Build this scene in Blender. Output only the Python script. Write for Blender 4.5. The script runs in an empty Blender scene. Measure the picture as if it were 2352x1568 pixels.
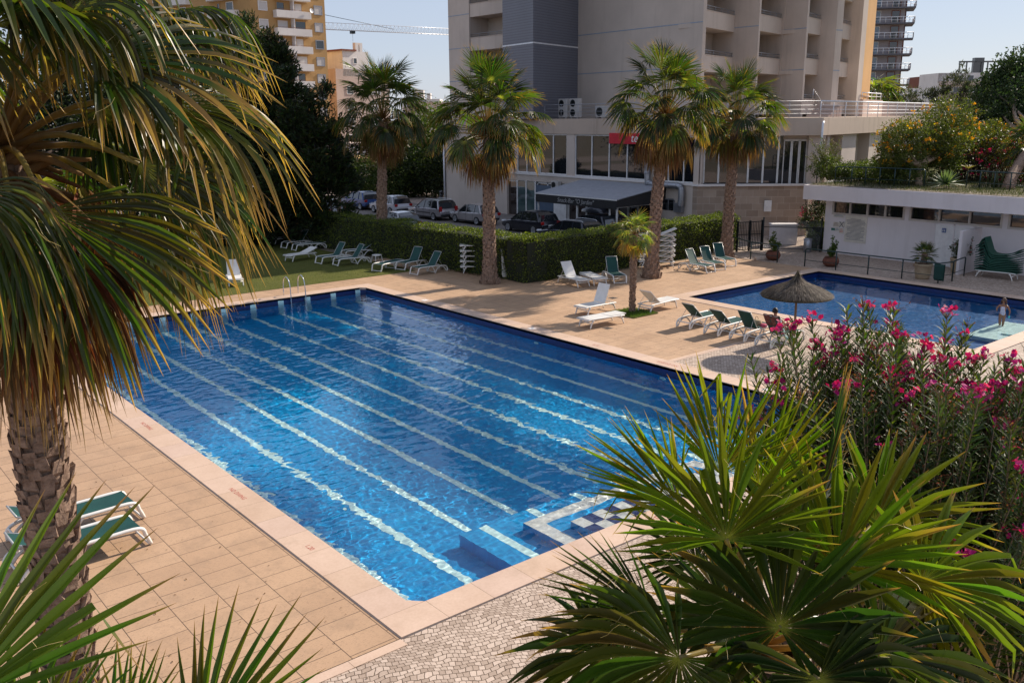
import bpy, math, random
from mathutils import Vector, Matrix, noise
R = math.radians
PI = math.pi
scene = bpy.context.scene
COL = scene.collection
random.seed(7)

# ------------------------------------------------------------------ camera
CAM_H = 7.587
FPX, PITCH, ROLL, YAW = 2086.54, 0.2425909, -0.0067322, 0.6906293
def cam_axes():
    cp, sp = math.cos(PITCH), math.sin(PITCH)
    f = Vector((math.sin(YAW)*cp, math.cos(YAW)*cp, -sp))
    r = Vector((math.cos(YAW), -math.sin(YAW), 0))
    u = r.cross(f)
    c, s = math.cos(ROLL), math.sin(ROLL)
    return c*r + s*u, -s*r + c*u, f
CR, CU, CF = cam_axes()
CP = Vector((0, 0, CAM_H))
def ray(vx, vy):
    return FPX*CF + CR*(vx-1176) - CU*(vy-784)
def gp(vx, vy, z=0.0):
    """survey: point of the place at height z seen in the direction of pixel (vx, vy)"""
    d = ray(vx, vy)
    return CP + d*((z-CAM_H)/d.z)
def dp(vx, vy, depth):
    """survey: point at a given distance along the viewing axis"""
    d = ray(vx, vy)
    return CP + d*(depth/FPX)
cd = bpy.data.cameras.new('camera')
cam = bpy.data.objects.new('camera', cd)
COL.objects.link(cam)
M = Matrix((CR, CU, -CF)).transposed().to_4x4()
M.translation = CP
cam.matrix_world = M
cd.sensor_width = 36.0
cd.lens = FPX/2352*36
cd.clip_end = 3000
cd.clip_start = 0.05
scene.camera = cam

# ------------------------------------------------------------------ materials
def newmat(name):
    m = bpy.data.materials.new(name); m.use_nodes = True
    nt = m.node_tree; nt.nodes.clear()
    return m, nt
class NT:
    def __init__(s, name):
        s.m, s.t = newmat(name)
        s.out = s.n('ShaderNodeOutputMaterial')
    def n(s, ty, **kw):
        nd = s.t.nodes.new(ty)
        for k, v in kw.items():
            if k.startswith('i_'):
                key = k[2:].replace('_', ' ')
                nd.inputs[key].default_value = v
            else: setattr(nd, k, v)
        return nd
    def l(s, a, b): s.t.links.new(a, b)
    def val(s, x, sock):
        if hasattr(x, 'is_linked'): s.l(x, sock)
        else: sock.default_value = x
    def geo(s): return s.n('ShaderNodeTexCoord').outputs['Object']
    def map(s, vec, scale=(1,1,1), rot=(0,0,0), loc=(0,0,0)):
        n = s.n('ShaderNodeMapping'); s.l(vec, n.inputs[0])
        n.inputs['Scale'].default_value = scale; n.inputs['Rotation'].default_value = rot; n.inputs['Location'].default_value = loc
        return n.outputs[0]
    def noise(s, vec, scale, detail=3, rough=.55, dist=0):
        n = s.n('ShaderNodeTexNoise'); s.l(vec, n.inputs['Vector'])
        n.inputs['Scale'].default_value = scale; n.inputs['Detail'].default_value = detail
        n.inputs['Roughness'].default_value = rough; n.inputs['Distortion'].default_value = dist
        return n.outputs['Fac']
    def ramp(s, fac, pts, interp='LINEAR'):
        n = s.n('ShaderNodeValToRGB'); s.l(fac, n.inputs[0])
        cr = n.color_ramp; cr.interpolation = interp
        while len(cr.elements) < len(pts): cr.elements.new(.5)
        for e, (p, c) in zip(cr.elements, pts):
            e.position = p; e.color = c if len(c) == 4 else (*c, 1)
        return n.outputs[0]
    def mix(s, fac, a, b, mode='MIX'):
        n = s.n('ShaderNodeMix', data_type='RGBA', blend_type=mode)
        s.val(fac, n.inputs[0]) 
        for x, i in ((a, 6), (b, 7)):
            if hasattr(x, 'is_linked'): s.l(x, n.inputs[i])
            else: n.inputs[i].default_value = (*x[:3], 1)
        return n.outputs[2]
    def math(s, op, a, b=0.0, c=None):
        n = s.n('ShaderNodeMath', operation=op)
        s.val(a, n.inputs[0]); s.val(b, n.inputs[1])
        if c is not None: s.val(c, n.inputs[2])
        return n.outputs[0]
    def bump(s, h, strength=.3, dist=.01, normal=None):
        n = s.n('ShaderNodeBump'); s.l(h, n.inputs['Height'])
        n.inputs['Strength'].default_value = strength; n.inputs['Distance'].default_value = dist
        if normal is not None: s.l(normal, n.inputs['Normal'])
        return n.outputs[0]
    def pbr(s, col, rough=.6, metal=0, normal=None, spec=.5, **kw):
        p = s.n('ShaderNodeBsdfPrincipled')
        if hasattr(col, 'is_linked'): s.l(col, p.inputs['Base Color'])
        else: p.inputs['Base Color'].default_value = (*col[:3], 1)
        s.val(rough, p.inputs['Roughness']); s.val(metal, p.inputs['Metallic'])
        p.inputs['Specular IOR Level'].default_value = spec
        if normal is not None: s.l(normal, p.inputs['Normal'])
        for k, v in kw.items(): s.val(v, p.inputs[k.replace('_', ' ')])
        s.l(p.outputs[0], s.out.inputs[0])
        return p
MATS = {}
def simple(name, col, rough=.6, metal=0, var=.12, scale=3, bump=0, bscale=40, spec=.5, vscale=(1,1,1)):
    """plain paint/plastic/plaster with mild uneven colour and grain"""
    if name in MATS: return MATS[name]
    t = NT(name); g = t.map(t.geo(), vscale)
    f = t.noise(g, scale, 5, .6)
    a = tuple(c*(1-var) for c in col); b = tuple(min(1, c*(1+var)) for c in col)
    c = t.ramp(f, [(.3, a), (.7, b)])
    nrm = None
    if bump: nrm = t.bump(t.noise(t.geo(), bscale, 4), bump, .01)
    t.pbr(c, rough, metal, nrm, spec)
    MATS[name] = t.m
    return t.m

# ------------------------------------------------------------------ objects
def tag(o, label=None, cat=None, group=None, kind=None):
    if label: o['label'] = label
    if cat: o['category'] = cat
    if group: o['group'] = group
    if kind: o['kind'] = kind
    return o
def thing(name, label, cat, loc=(0,0,0), rz=0, group=None):
    o = bpy.data.objects.new(name, None); COL.objects.link(o)
    o.location = loc; o.rotation_euler = (0, 0, rz); o.empty_display_size = .2
    return tag(o, label, cat, group)
def copy_tree(o, parent=None):
    c = o.copy(); COL.objects.link(c)
    if parent is not None: c.parent = parent
    for ch in list(o.children): copy_tree(ch, c)
    return c
class MB:
    """collects faces, then becomes ONE mesh object"""
    def __init__(s): s.v = []; s.f = []; s.mi = []; s.c = []; s.usec = False; s.sm = []; s.cur = 0; s.smooth = False
    def add(s, vs, fs, cols=None):
        b = len(s.v); s.v.extend([tuple(v) for v in vs])
        for f in fs:
            s.f.append(tuple(i+b for i in f)); s.mi.append(s.cur); s.sm.append(s.smooth)
        if cols is not None: s.usec = True; s.c.extend(cols)
        else: s.c.extend([(0, 0, 0, 1)]*len(vs))
        return b
    def quad(s, a, b, c, d): s.add([a, b, c, d], [(0, 1, 2, 3)])
    def poly(s, pts): s.add(pts, [tuple(range(len(pts)))])
    def box(s, c, d, rz=0, rot=None):
        hx, hy, hz = d[0]/2, d[1]/2, d[2]/2
        vs = [Vector((x, y, z)) for z in (-hz, hz) for y in (-hy, hy) for x in (-hx, hx)]
        Rm = rot if rot is not None else Matrix.Rotation(rz, 3, 'Z')
        vs = [Rm @ v + Vector(c) for v in vs]
        s.add(vs, [(0,2,3,1), (4,5,7,6), (0,1,5,4), (2,6,7,3), (0,4,6,2), (1,3,7,5)])
    def rbox(s, c, d, r=.02, rz=0, rot=None):
        """box with chamfered edges"""
        hx, hy, hz = d[0]/2, d[1]/2, d[2]/2
        r = min(r, hx*.9, hy*.9, hz*.9)
        Rm = rot if rot is not None else Matrix.Rotation(rz, 3, 'Z')
        vs = []; idx = {}
        for sx in (-1, 1):
            for sy in (-1, 1):
                for sz in (-1, 1):
                    for k, p in enumerate(((sx*hx, sy*(hy-r), sz*(hz-r)), (sx*(hx-r), sy*hy, sz*(hz-r)), (sx*(hx-r), sy*(hy-r), sz*hz))):
                        idx[(sx, sy, sz, k)] = len(vs); vs.append(Rm @ Vector(p) + Vector(c))
        I = lambda a, b, c_, k: idx[(a, b, c_, k)]
        fs = []
        for sg in (-1, 1):
            q = [I(sg,-1,-1,0), I(sg,1,-1,0), I(sg,1,1,0), I(sg,-1,1,0)]; fs.append(q if sg > 0 else q[::-1])
            q = [I(-1,sg,-1,1), I(-1,sg,1,1), I(1,sg,1,1), I(1,sg,-1,1)]; fs.append(q if sg > 0 else q[::-1])
            q = [I(-1,-1,sg,2), I(1,-1,sg,2), I(1,1,sg,2), I(-1,1,sg,2)]; fs.append(q if sg > 0 else q[::-1])
        for a in (-1, 1):
            for b in (-1, 1):
                q = [I(a,b,-1,0), I(a,b,-1,1), I(a,b,1,1), I(a,b,1,0)]; fs.append(q if a*b > 0 else q[::-1])
                q = [I(a,-1,b,0), I(a,1,b,0), I(a,1,b,2), I(a,-1,b,2)]; fs.append(q if a*b > 0 else q[::-1])
                q = [I(-1,a,b,1), I(-1,a,b,2), I(1,a,b,2), I(1,a,b,1)]; fs.append(q if a*b > 0 else q[::-1])
                for c_ in (-1, 1):
                    q = [I(a,b,c_,0), I(a,b,c_,1), I(a,b,c_,2)]; fs.append(q if a*b*c_ > 0 else q[::-1])
        s.add(vs, fs)
    def span(s, x0, x1, y0, y1, z0, z1): s.box(((x0+x1)/2, (y0+y1)/2, (z0+z1)/2), (abs(x1-x0), abs(y1-y0), abs(z1-z0)))
    def wall(s, p, q, z0, z1, t, side=1):
        """wall slab from plan point p to q, thickness t to the left (side=1) or right"""
        p = Vector(p[:2]); q = Vector(q[:2]); d = (q-p).normalized(); n = Vector((-d.y, d.x))*t*side
        pts = [p, q, q+n, p+n]
        if side < 0: pts = pts[::-1]
        s.prism([(a.x, a.y) for a in pts], z0, z1)
    def prism(s, pts, z0, z1):
        n = len(pts)
        ar = sum(pts[i][0]*pts[(i+1) % n][1]-pts[(i+1) % n][0]*pts[i][1] for i in range(n))
        if ar < 0: pts = pts[::-1]
        vs = [(x, y, z0) for x, y in pts]+[(x, y, z1) for x, y in pts]
        s.add(vs, [tuple(range(n))[::-1], tuple(range(n, 2*n))]+[(i, (i+1) % n, n+(i+1) % n, n+i) for i in range(n)])
    def tube(s, path, rad, n=8, cap=True, cols=None):
        """path of points, rad a number or list"""
        P = [Vector(p) for p in path]
        if not hasattr(rad, '__len__'): rad = [rad]*len(P)
        T = [(P[min(i+1, len(P)-1)]-P[max(i-1, 0)]).normalized() for i in range(len(P))]
        up = Vector((0, 0, 1)) if abs(T[0].z) < .9 else Vector((1, 0, 0))
        a = T[0].cross(up).normalized()
        vs = []; cc = []
        for i, (p, t, r) in enumerate(zip(P, T, rad)):
            a = (a - t*a.dot(t)).normalized(); b = t.cross(a)
            for k in range(n):
                an = 2*PI*k/n; vs.append(p + a*(r*math.cos(an)) + b*(r*math.sin(an)))
                if cols: cc.append(cols[i])
        fs = [(i*n+k, i*n+(k+1) % n, (i+1)*n+(k+1) % n, (i+1)*n+k) for i in range(len(P)-1) for k in range(n)]
        if cap: fs += [tuple(range(n))[::-1], tuple(range((len(P)-1)*n, len(P)*n))]
        o = s.smooth; s.smooth = True; s.add(vs, fs, cc if cols else None); s.smooth = o
    def bar(s, a, b, w, h=None):
        """square section bar between two points"""
        h = h or w; a = Vector(a); b = Vector(b); t = (b-a)
        L = t.length; t.normalize()
        up = Vector((0, 0, 1)) if abs(t.z) < .95 else Vector((1, 0, 0))
        x = t.cross(up).normalized(); z = x.cross(t)
        s.box((a+b)/2, (w, L, h), rot=Matrix((x, t, z)).transposed())
    def lathe(s, prof, c=(0,0,0), n=20, cap=True):
        vs = []; fs = []
        for r, z in prof:
            for k in range(n):
                an = 2*PI*k/n; vs.append((c[0]+r*math.cos(an), c[1]+r*math.sin(an), c[2]+z))
        for i in range(len(prof)-1):
            for k in range(n): fs.append((i*n+k, i*n+(k+1) % n, (i+1)*n+(k+1) % n, (i+1)*n+k))
        if cap: fs += [tuple(range(n))[::-1], tuple(range((len(prof)-1)*n, len(prof)*n))]
        o = s.smooth; s.smooth = True; s.add(vs, fs); s.smooth = o
    def grid(s, rows, close=False, cols=None):
        """rows of equal length of points"""
        n = len(rows[0]); vs = [p for r in rows for p in r]; fs = []
        for i in range(len(rows)-1):
            for k in range(n if close else n-1):
                fs.append((i*n+k, i*n+(k+1) % n, (i+1)*n+(k+1) % n, (i+1)*n+k))
        s.add(vs, fs, cols)
    def build(s, name, mats, parent=None, loc=None, auto=None, kind=None):
        me = bpy.data.meshes.new(name)
        me.from_pydata(s.v, [], s.f)
        if not isinstance(mats, (list, tuple)): mats = [mats]
        for m in mats: me.materials.append(m)
        if len(mats) > 1: me.polygons.foreach_set('material_index', s.mi)
        if auto is not None:
            me.shade_smooth(); me.set_sharp_from_angle(angle=R(auto))
        elif any(s.sm): me.polygons.foreach_set('use_smooth', s.sm)
        if s.usec:
            ca = me.color_attributes.new('tint', 'FLOAT_COLOR', 'POINT')
            ca.data.foreach_set('color', [x for c in s.c for x in c])
        me.update()
        o = bpy.data.objects.new(name, me); COL.objects.link(o)
        if parent is not None: o.parent = parent
        if loc is not None: o.location = loc
        if kind: o['kind'] = kind
        return o
def rnd(a, b): return random.uniform(a, b)
def arc(pts, n=8):
    """Catmull-Rom through points"""
    P = [Vector(p) for p in pts]; P = [2*P[0]-P[1]]+P+[2*P[-1]-P[-2]]; out = []
    for i in range(1, len(P)-2):
        for k in range(n):
            t = k/n; a, b, c, d = P[i-1:i+3]
            out.append(.5*((2*b)+(c-a)*t+(2*a-5*b+4*c-d)*t*t+(3*b-a-3*c+d)*t**3))
    out.append(P[-2]); return out

# ------------------------------------------------------------------ light
SUN_EL, SUN_AZ = R(33.5), R(91.0)      # azimuth from +Y towards +X
w = bpy.data.worlds.new('World'); scene.world = w; w.use_nodes = True
wt = w.node_tree; wt.nodes.clear()
sky = wt.nodes.new('ShaderNodeTexSky'); sky.sky_type = 'NISHITA'; sky.sun_disc = False
sky.sun_elevation = SUN_EL; sky.sun_rotation = SUN_AZ; sky.air_density = 1.0; sky.dust_density = .3; sky.ozone_density = 1.0
bg = wt.nodes.new('ShaderNodeBackground'); bg.inputs[1].default_value = .066
wo = wt.nodes.new('ShaderNodeOutputWorld')
hz = wt.nodes.new('ShaderNodeMix'); hz.data_type = 'RGBA'; hz.inputs[0].default_value = .65; hz.inputs[7].default_value = (6.6, 7.4, 9.6, 1)
wt.links.new(sky.outputs[0], hz.inputs[6]); wt.links.new(hz.outputs[2], bg.inputs[0]); wt.links.new(bg.outputs[0], wo.inputs[0])
sd = bpy.data.lights.new('sun', 'SUN'); sd.energy = 5.0; sd.angle = R(.5); sd.color = (1, .885, .75)
sun = bpy.data.objects.new('sun', sd); COL.objects.link(sun)
sdir = Vector((math.sin(SUN_AZ)*math.cos(SUN_EL), math.cos(SUN_AZ)*math.cos(SUN_EL), math.sin(SUN_EL)))
sun.rotation_euler = sdir.to_track_quat('Z', 'Y').to_euler()
sun.location = (60, 0, 60)
scene.view_settings.view_transform = 'Standard'; scene.view_settings.look = 'None'
scene.view_settings.exposure = .46; scene.view_settings.gamma = 1
scene.cycles.max_bounces = 10; scene.cycles.transparent_max_bounces = 16
scene.cycles.caustics_refractive = True; scene.cycles.caustics_reflective = False
scene.cycles.sample_clamp_indirect = 4
# ------------------------------------------------------------------ the ground, paving and pools
PX0, PX1, PY0, PY1 = 7.093, 20.987, 11.096, 36.096      # big pool
QX0, QX1, QY0, QY1 = 30.30, 40.30, 12.70, 24.75         # small pool
CW = .66
WL = -.22
def rect_ring(mb, x0, x1, y0, y1, w, z0, z1, ch=0):
    for a, b, c, d in ((x0-w, x1+w, y0-w, y0), (x0-w, x1+w, y1, y1+w), (x0-w, x0, y0, y1), (x1, x1+w, y0, y1)):
        mb.span(a, b, c, d, z0, z1)
def sheet(name, rects, z, mat, holes=()):
    """flat sheet made of rectangles minus hole rectangles"""
    xs = sorted({v for r in list(rects)+list(holes) for v in r[:2]}); ys = sorted({v for r in list(rects)+list(holes) for v in r[2:]})
    mb = MB()
    for i in range(len(xs)-1):
        for j in range(len(ys)-1):
            cx, cy = (xs[i]+xs[i+1])/2, (ys[j]+ys[j+1])/2
            ins = lambda r: r[0] < cx < r[1] and r[2] < cy < r[3]
            if any(ins(r) for r in rects) and not any(ins(r) for r in holes):
                mb.quad((xs[i], ys[j], z), (xs[i+1], ys[j], z), (xs[i+1], ys[j+1], z), (xs[i], ys[j+1], z))
    o = mb.build(name, mat); o['kind'] = 'structure'; return o

# tile paving: 0.765 x 0.5 staggered concrete-travertine slabs with long pores
def m_tiles():
    t = NT('travertine_tiles'); g = t.geo()
    uv = t.map(g, (1, 1, 1), (0, 0, 0), (-4.09, -.29, 0))
    sw = t.n('ShaderNodeSeparateXYZ'); t.l(uv, sw.inputs[0])
    cb = t.n('ShaderNodeCombineXYZ'); t.l(sw.outputs[1], cb.inputs[0]); t.l(sw.outputs[0], cb.inputs[1])
    br = t.n('ShaderNodeTexBrick', offset=.5, squash=1)
    t.l(cb.outputs[0], br.inputs['Vector'])
    for k, v in (('Scale', 1.0), ('Mortar Size', .008), ('Mortar Smooth', .3), ('Brick Width', .5), ('Row Height', .765)): br.inputs[k].default_value = v
    br.inputs['Color1'].default_value = (.46, .295, .180, 1); br.inputs['Color2'].default_value = (.505, .33, .205, 1); br.inputs['Mortar'].default_value = (.10, .065, .04, 1)
    big = t.noise(g, .35, 4, .6)
    c = t.mix(.7, br.outputs[0], t.ramp(big, [(.3, (.78, .76, .74)), (.7, (1, 1, 1))]), 'MULTIPLY')
    pores = t.noise(t.map(g, (9, 42, 1)), 1.6, 2, .6)
    pf = t.ramp(pores, [(.56, (0, 0, 0)), (.66, (1, 1, 1))])
    c = t.mix(t.math('MULTIPLY', pf, .55), c, (.24, .16, .10))
    st = t.noise(g, 1.7, 6, .7)
    c = t.mix(t.ramp(st, [(.48, (0, 0, 0)), (.8, (.75, .75, .75))]), c, (.27, .18, .115))
    sp2 = t.noise(t.map(g, loc=(31, 7, 0)), .9, 7, .75); c = t.mix(t.ramp(sp2, [(.60, (0, 0, 0)), (.70, (.35, .35, .35))]), c, (.20, .125, .075))
    # one old rust stain beside the big pool
    di = t.n('ShaderNodeVectorMath', operation='DISTANCE'); t.l(t.map(g, (1, 1.3, 1)), di.inputs[0]); di.inputs[1].default_value = (23.3, 31.0*1.3, 0)
    sf = t.ramp(t.math('ADD', di.outputs['Value'], t.math('MULTIPLY', t.noise(g, 2.5), 1.0)), [(.45, (.75, .75, .75)), (1.25, (0, 0, 0))])
    c = t.mix(sf, c, (.16, .075, .025))
    h = t.math('SUBTRACT', t.math('MULTIPLY', br.outputs['Fac'], -1.0), t.math('MULTIPLY', pf, .35))
    t.pbr(c, t.ramp(big, [(.3, (.55,)*3), (.7, (.75,)*3)]), 0, t.bump(h, .5, .006), .35)
    return t.m
def m_coping():
    t = NT('limestone_coping'); g = t.geo()
    sp = t.n('ShaderNodeSeparateXYZ'); t.l(g, sp.inputs[0])
    # joints every 0.9 m both ways
    jx = t.math('ABSOLUTE', t.math('SUBTRACT', t.math('FRACT', t.math('DIVIDE', t.math('SUBTRACT', sp.outputs[0], 6.43), .9)), .5))
    jy = t.math('ABSOLUTE', t.math('SUBTRACT', t.math('FRACT', t.math('DIVIDE', t.math('SUBTRACT', sp.outputs[1], 11.1), .9)), .5))
    j = t.math('GREATER_THAN', t.math('MAXIMUM', jx, jy), .4955)
    cell = t.n('ShaderNodeTexWhiteNoise', noise_dimensions='2D')
    fl = t.n('ShaderNodeVectorMath', operation='FLOOR'); t.l(t.map(g, (1/.9, 1/.9, 0), loc=(-6.43/.9, -11.1/.9, 0)), fl.inputs[0]); t.l(fl.outputs[0], cell.inputs['Vector'])
    c = t.ramp(cell.outputs['Value'], [(0, (.56, .40, .29)), (.5, (.62, .455, .345)), (1, (.58, .425, .335))])
    c = t.mix(.6, c, t.ramp(t.noise(g, 1.3, 6, .65), [(.3, (.8, .76, .72)), (.65, (1, 1, 1))]), 'MULTIPLY')
    c = t.mix(.35, c, t.ramp(t.noise(g, 25, 3, .6), [(.35, (.8, .76, .72)), (.65, (1, 1, 1))]), 'MULTIPLY')
    c = t.mix(t.ramp(t.noise(t.map(g, loc=(5, 3, 0)), 1.1, 7, .7), [(.56, (0, 0, 0)), (.72, (.4, .4, .4))]), c, (.36, .25, .17)); c = t.mix(j, c, (.22, .15, .1))
    t.pbr(c, .6, 0, t.bump(t.noise(g, 60, 4), .15, .004), .35)
    return t.m
def m_cobble():
    t = NT('calcada_cobbles'); g = t.geo()
    wob = t.noise(g, 1.1, 2); wob2 = t.noise(t.map(g, loc=(7, 3, 0)), 9, 2)
    ad = t.n('ShaderNodeVectorMath', operation='ADD'); t.l(g, ad.inputs[0])
    cb = t.n('ShaderNodeCombineXYZ'); t.l(t.math('MULTIPLY', wob, .5), cb.inputs[0]); t.l(t.math('ADD', t.math('MULTIPLY', wob, .35), t.math('MULTIPLY', wob2, .05)), cb.inputs[1]); t.l(t.math('MULTIPLY', wob2, 0.0), cb.inputs[2]); t.l(cb.outputs[0], ad.inputs[1])
    br = t.n('ShaderNodeTexBrick', offset=.5, squash=1.0); t.l(t.map(ad.outputs[0], rot=(0, 0, R(20))), br.inputs['Vector'])
    for k, v in (('Scale', 1.0), ('Mortar Size', .0075), ('Mortar Smooth', .6), ('Brick Width', .104), ('Row Height', .088), ('Bias', 0)): br.inputs[k].default_value = v
    br.inputs['Color1'].default_value = (.38, .29, .225, 1); br.inputs['Color2'].default_value = (.62, .50, .41, 1); br.inputs['Mortar'].default_value = (.13, .085, .055, 1)
    c = t.mix(.7, br.outputs[0], t.ramp(t.noise(g, .6, 4), [(.3, (.82, .8, .78)), (.7, (1, 1, 1))]), 'MULTIPLY')
    c = t.mix(.5, c, t.ramp(t.noise(g, 16, 3), [(.3, (.75, .72, .7)), (.7, (1, 1, 1))]), 'MULTIPLY')
    h = t.math('ADD', t.math('MULTIPLY', br.outputs['Fac'], -1.0), t.math('MULTIPLY', t.noise(g, 30, 2), .35))
    t.pbr(c, .65, 0, t.bump(h, .7, .012), .35)
    return t.m
MATS['tiles'] = m_tiles(); MATS['coping'] = m_coping(); MATS['cobble'] = m_cobble()
MATS['joint'] = simple('dark_joint', (.05, .035, .025), .9)
def m_grass():
    t = NT('lawn_grass'); g = t.geo()
    c = t.ramp(t.noise(g, 22, 6, .75), [(.3, (.05, .060, .010)), (.5, (.11, .115, .022)), (.72, (.20, .19, .05))])
    c = t.mix(.6, c, t.ramp(t.noise(g, .8, 5), [(.3, (.65, .7, .6)), (.7, (1, .95, .85))]), 'MULTIPLY')
    t.pbr(c, .8, 0, t.bump(t.noise(g, 60, 5, .8), 1.0, .03), .2)
    return t.m
MATS['grass'] = m_grass()
def m_ground():
    t = NT('dry_ground'); g = t.geo()
    c = t.ramp(t.noise(g, .15, 8, .6), [(.3, (.16, .13, .09)), (.5, (.22, .18, .13)), (.7, (.13, .13, .07))])
    t.pbr(c, .9, 0, t.bump(t.noise(g, 8, 6), .4, .05), .2); return t.m
def m_asphalt():
    t = NT('asphalt'); g = t.geo()
    c = t.ramp(t.noise(g, .6, 8, .7), [(.3, (.17, .15, .135)), (.7, (.25, .22, .20))])
    c = t.mix(.6, c, t.ramp(t.noise(g, 90, 2, .6), [(.3, (.6,)*3), (.7, (1,)*3)]), 'MULTIPLY')
    t.pbr(c, .85, 0, t.bump(t.noise(g, 120, 2), .5, .005), .3); return t.m
MATS['ground'] = m_ground(); MATS['asphalt'] = m_asphalt()

bigH = (PX0-CW, PX1+CW, PY0-CW, PY1+CW); smH = (QX0-CW, QX1+CW, QY0-CW, QY1+CW)
sheet('ground', [(-1200, 1500, -1200, 1500)], -.012, MATS['ground'], [bigH, smH])
sheet('paved_deck', [(-30, 24.9, 10.47, 38.35), (24.9, 47, 18.25, 31.6), (21.6, 24.9, 18.25, 38.35)], 0, MATS['tiles'], [bigH, smH, (-30, 6.43, -5, 10.47), (PX1+CW, 47, -5, 18.25), (41.2, 50, 15, 32)])
# the deck behind the far coping, up to hedge
sheet('hedge_side_deck', [(24.9, 30, 31.6, 38.35), (25.4, 30, 38.35, 43)], 0, MATS['tiles'])
sheet('cobble_paving', [(-30, PX1+CW, -20, 10.43), (PX1+CW, 60, -20, 18.21), (QX1+CW, 60, 18.21, 32.4), (PX0, PX1+CW, 10.43, 10.44), (40.9, 60, 32.4, 60)], .001, MATS['cobble'], [bigH, smH])
mb = MB(); mb.span(-30, 6.42, 10.25, 10.44, -.1, .012); mb.span(PX1+CW, QX0-CW, 18.2, 18.42, -.1, .006)
mb.build('border_strip', MATS['coping'])['kind'] = 'structure'
sheet('lawn', [(-40, 25.4, 38.37, 58)], .006, MATS['grass'])
# coping (with chamfered inner corners on the big pool), slab lip 3 cm proud
mb = MB()
def coping(mb, x0, x1, y0, y1, w, ch):
    z0, z1 = -.075, .022
    ox0, ox1, oy0, oy1 = x0-w, x1+w, y0-w, y1+w
    rect_ring(mb, x0, x1, y0, y1, w, z0, z1)
    if ch:
        for (cx, cy, sx, sy) in ((x0, y0, 1, 1), (x1, y0, -1, 1), (x1, y1, -1, -1), (x0, y1, 1, -1)):
            mb.prism([(cx, cy), (cx+sx*ch, cy), (cx, cy+sy*ch)], z0-.0, z1)
coping(mb, PX0, PX1, PY0, PY1, CW-.02, .22)
mb.build('pool_coping', MATS['coping'])['kind'] = 'structure'
mb = MB(); coping(mb, QX0, QX1, QY0, QY1, CW-.02, 0)
mb.build('small_pool_coping', MATS['coping'])['kind'] = 'structure'

# pool shells: blue mosaic with pale lane lines
def m_mosaic(name, lanes):
    t = NT(name); g = t.geo()
    v = t.n('ShaderNodeTexBrick', offset=0, squash=1); t.l(t.map(g, (1, 1, 1)), v.inputs['Vector'])
    for k, val in (('Scale', 1.0), ('Mortar Size', .0035), ('Brick Width', .12), ('Row Height', .12)): v.inputs[k].default_value = val
    v.inputs['Color1'].default_value = (.0005, .285, .64, 1); v.inputs['Color2'].default_value = (.0005, .37, .76, 1); v.inputs['Mortar'].default_value = (.01, .42, .74, 1)
    c = t.mix(.8, v.outputs[0], t.ramp(t.noise(g, .9, 5, .6), [(.3, (.65, .72, .8)), (.7, (1, 1, 1))]), 'MULTIPLY')
    t.pbr(c, .35, 0, None, .5); return t.m
MATS['mosaic'] = m_mosaic('blue_mosaic', True); MATS['mosaic2'] = m_mosaic('deep_blue_mosaic', True)
for n_ in MATS['mosaic2'].node_tree.nodes:
    if n_.type == 'TEX_BRICK': n_.inputs['Color1'].default_value = (.004, .11, .34, 1); n_.inputs['Color2'].default_value = (.006, .15, .42, 1); n_.inputs['Mortar'].default_value = (.02, .2, .42, 1)
MATS['mosaic_pale'] = simple('pale_mosaic', (.60, .90, .86), .4, var=.15, scale=14)
MATS['mosaic_white'] = simple('white_mosaic', (.66, .70, .66), .4, var=.18, scale=18)
MATS['mosaic_dark'] = simple('navy_mosaic', (.004, .022, .12), .4, var=.2, scale=14)
DN, DF = -1.65, -2.2        # floor height near and far
def floor_z(y): return DN+(DF-DN)*(y-PY0)/(PY1-PY0)
mb = MB()
B = [(PX0, PY0), (PX1, PY0), (PX1, PY1), (PX0, PY1)]
mb.quad(*[(x, y, floor_z(y)) for x, y in B])
for i in range(4):
    (xa, ya), (xb, yb) = B[i], B[(i+1) % 4]
    mb.cur = 3; mb.quad((xa, ya, 0), (xb, yb, 0), (xb, yb, -.5), (xa, ya, -.5)); mb.cur = 0; mb.quad((xa, ya, -.5), (xb, yb, -.5), (xb, yb, floor_z(yb)), (xa, ya, floor_z(ya)))
for (cx, cy, sx, sy) in ((PX0, PY0, 1, 1), (PX1, PY0, -1, 1), (PX1, PY1, -1, -1), (PX0, PY1, 1, -1)):
    mb.cur = 3; mb.quad((cx+sx*.2, cy, -.07), (cx, cy+sy*.2, -.07), (cx, cy+sy*.2, -2.2), (cx+sx*.2, cy, -2.2)); mb.cur = 0
mb.cur = 1
LX = [20.68-1.27*k for k in range(11)]
for x in LX:      # lane lines on the floor, pilaster stripes up the far wall
    mb.quad(*[(xx, yy, floor_z(yy)+.004) for xx, yy in ((x-.09, PY0+.02), (x+.09, PY0+.02), (x+.09, PY1-.02), (x-.09, PY1-.02))])
    mb.span(x-.13, x+.13, PY1-.012, PY1+.01, -2.2, -.08)
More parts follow.
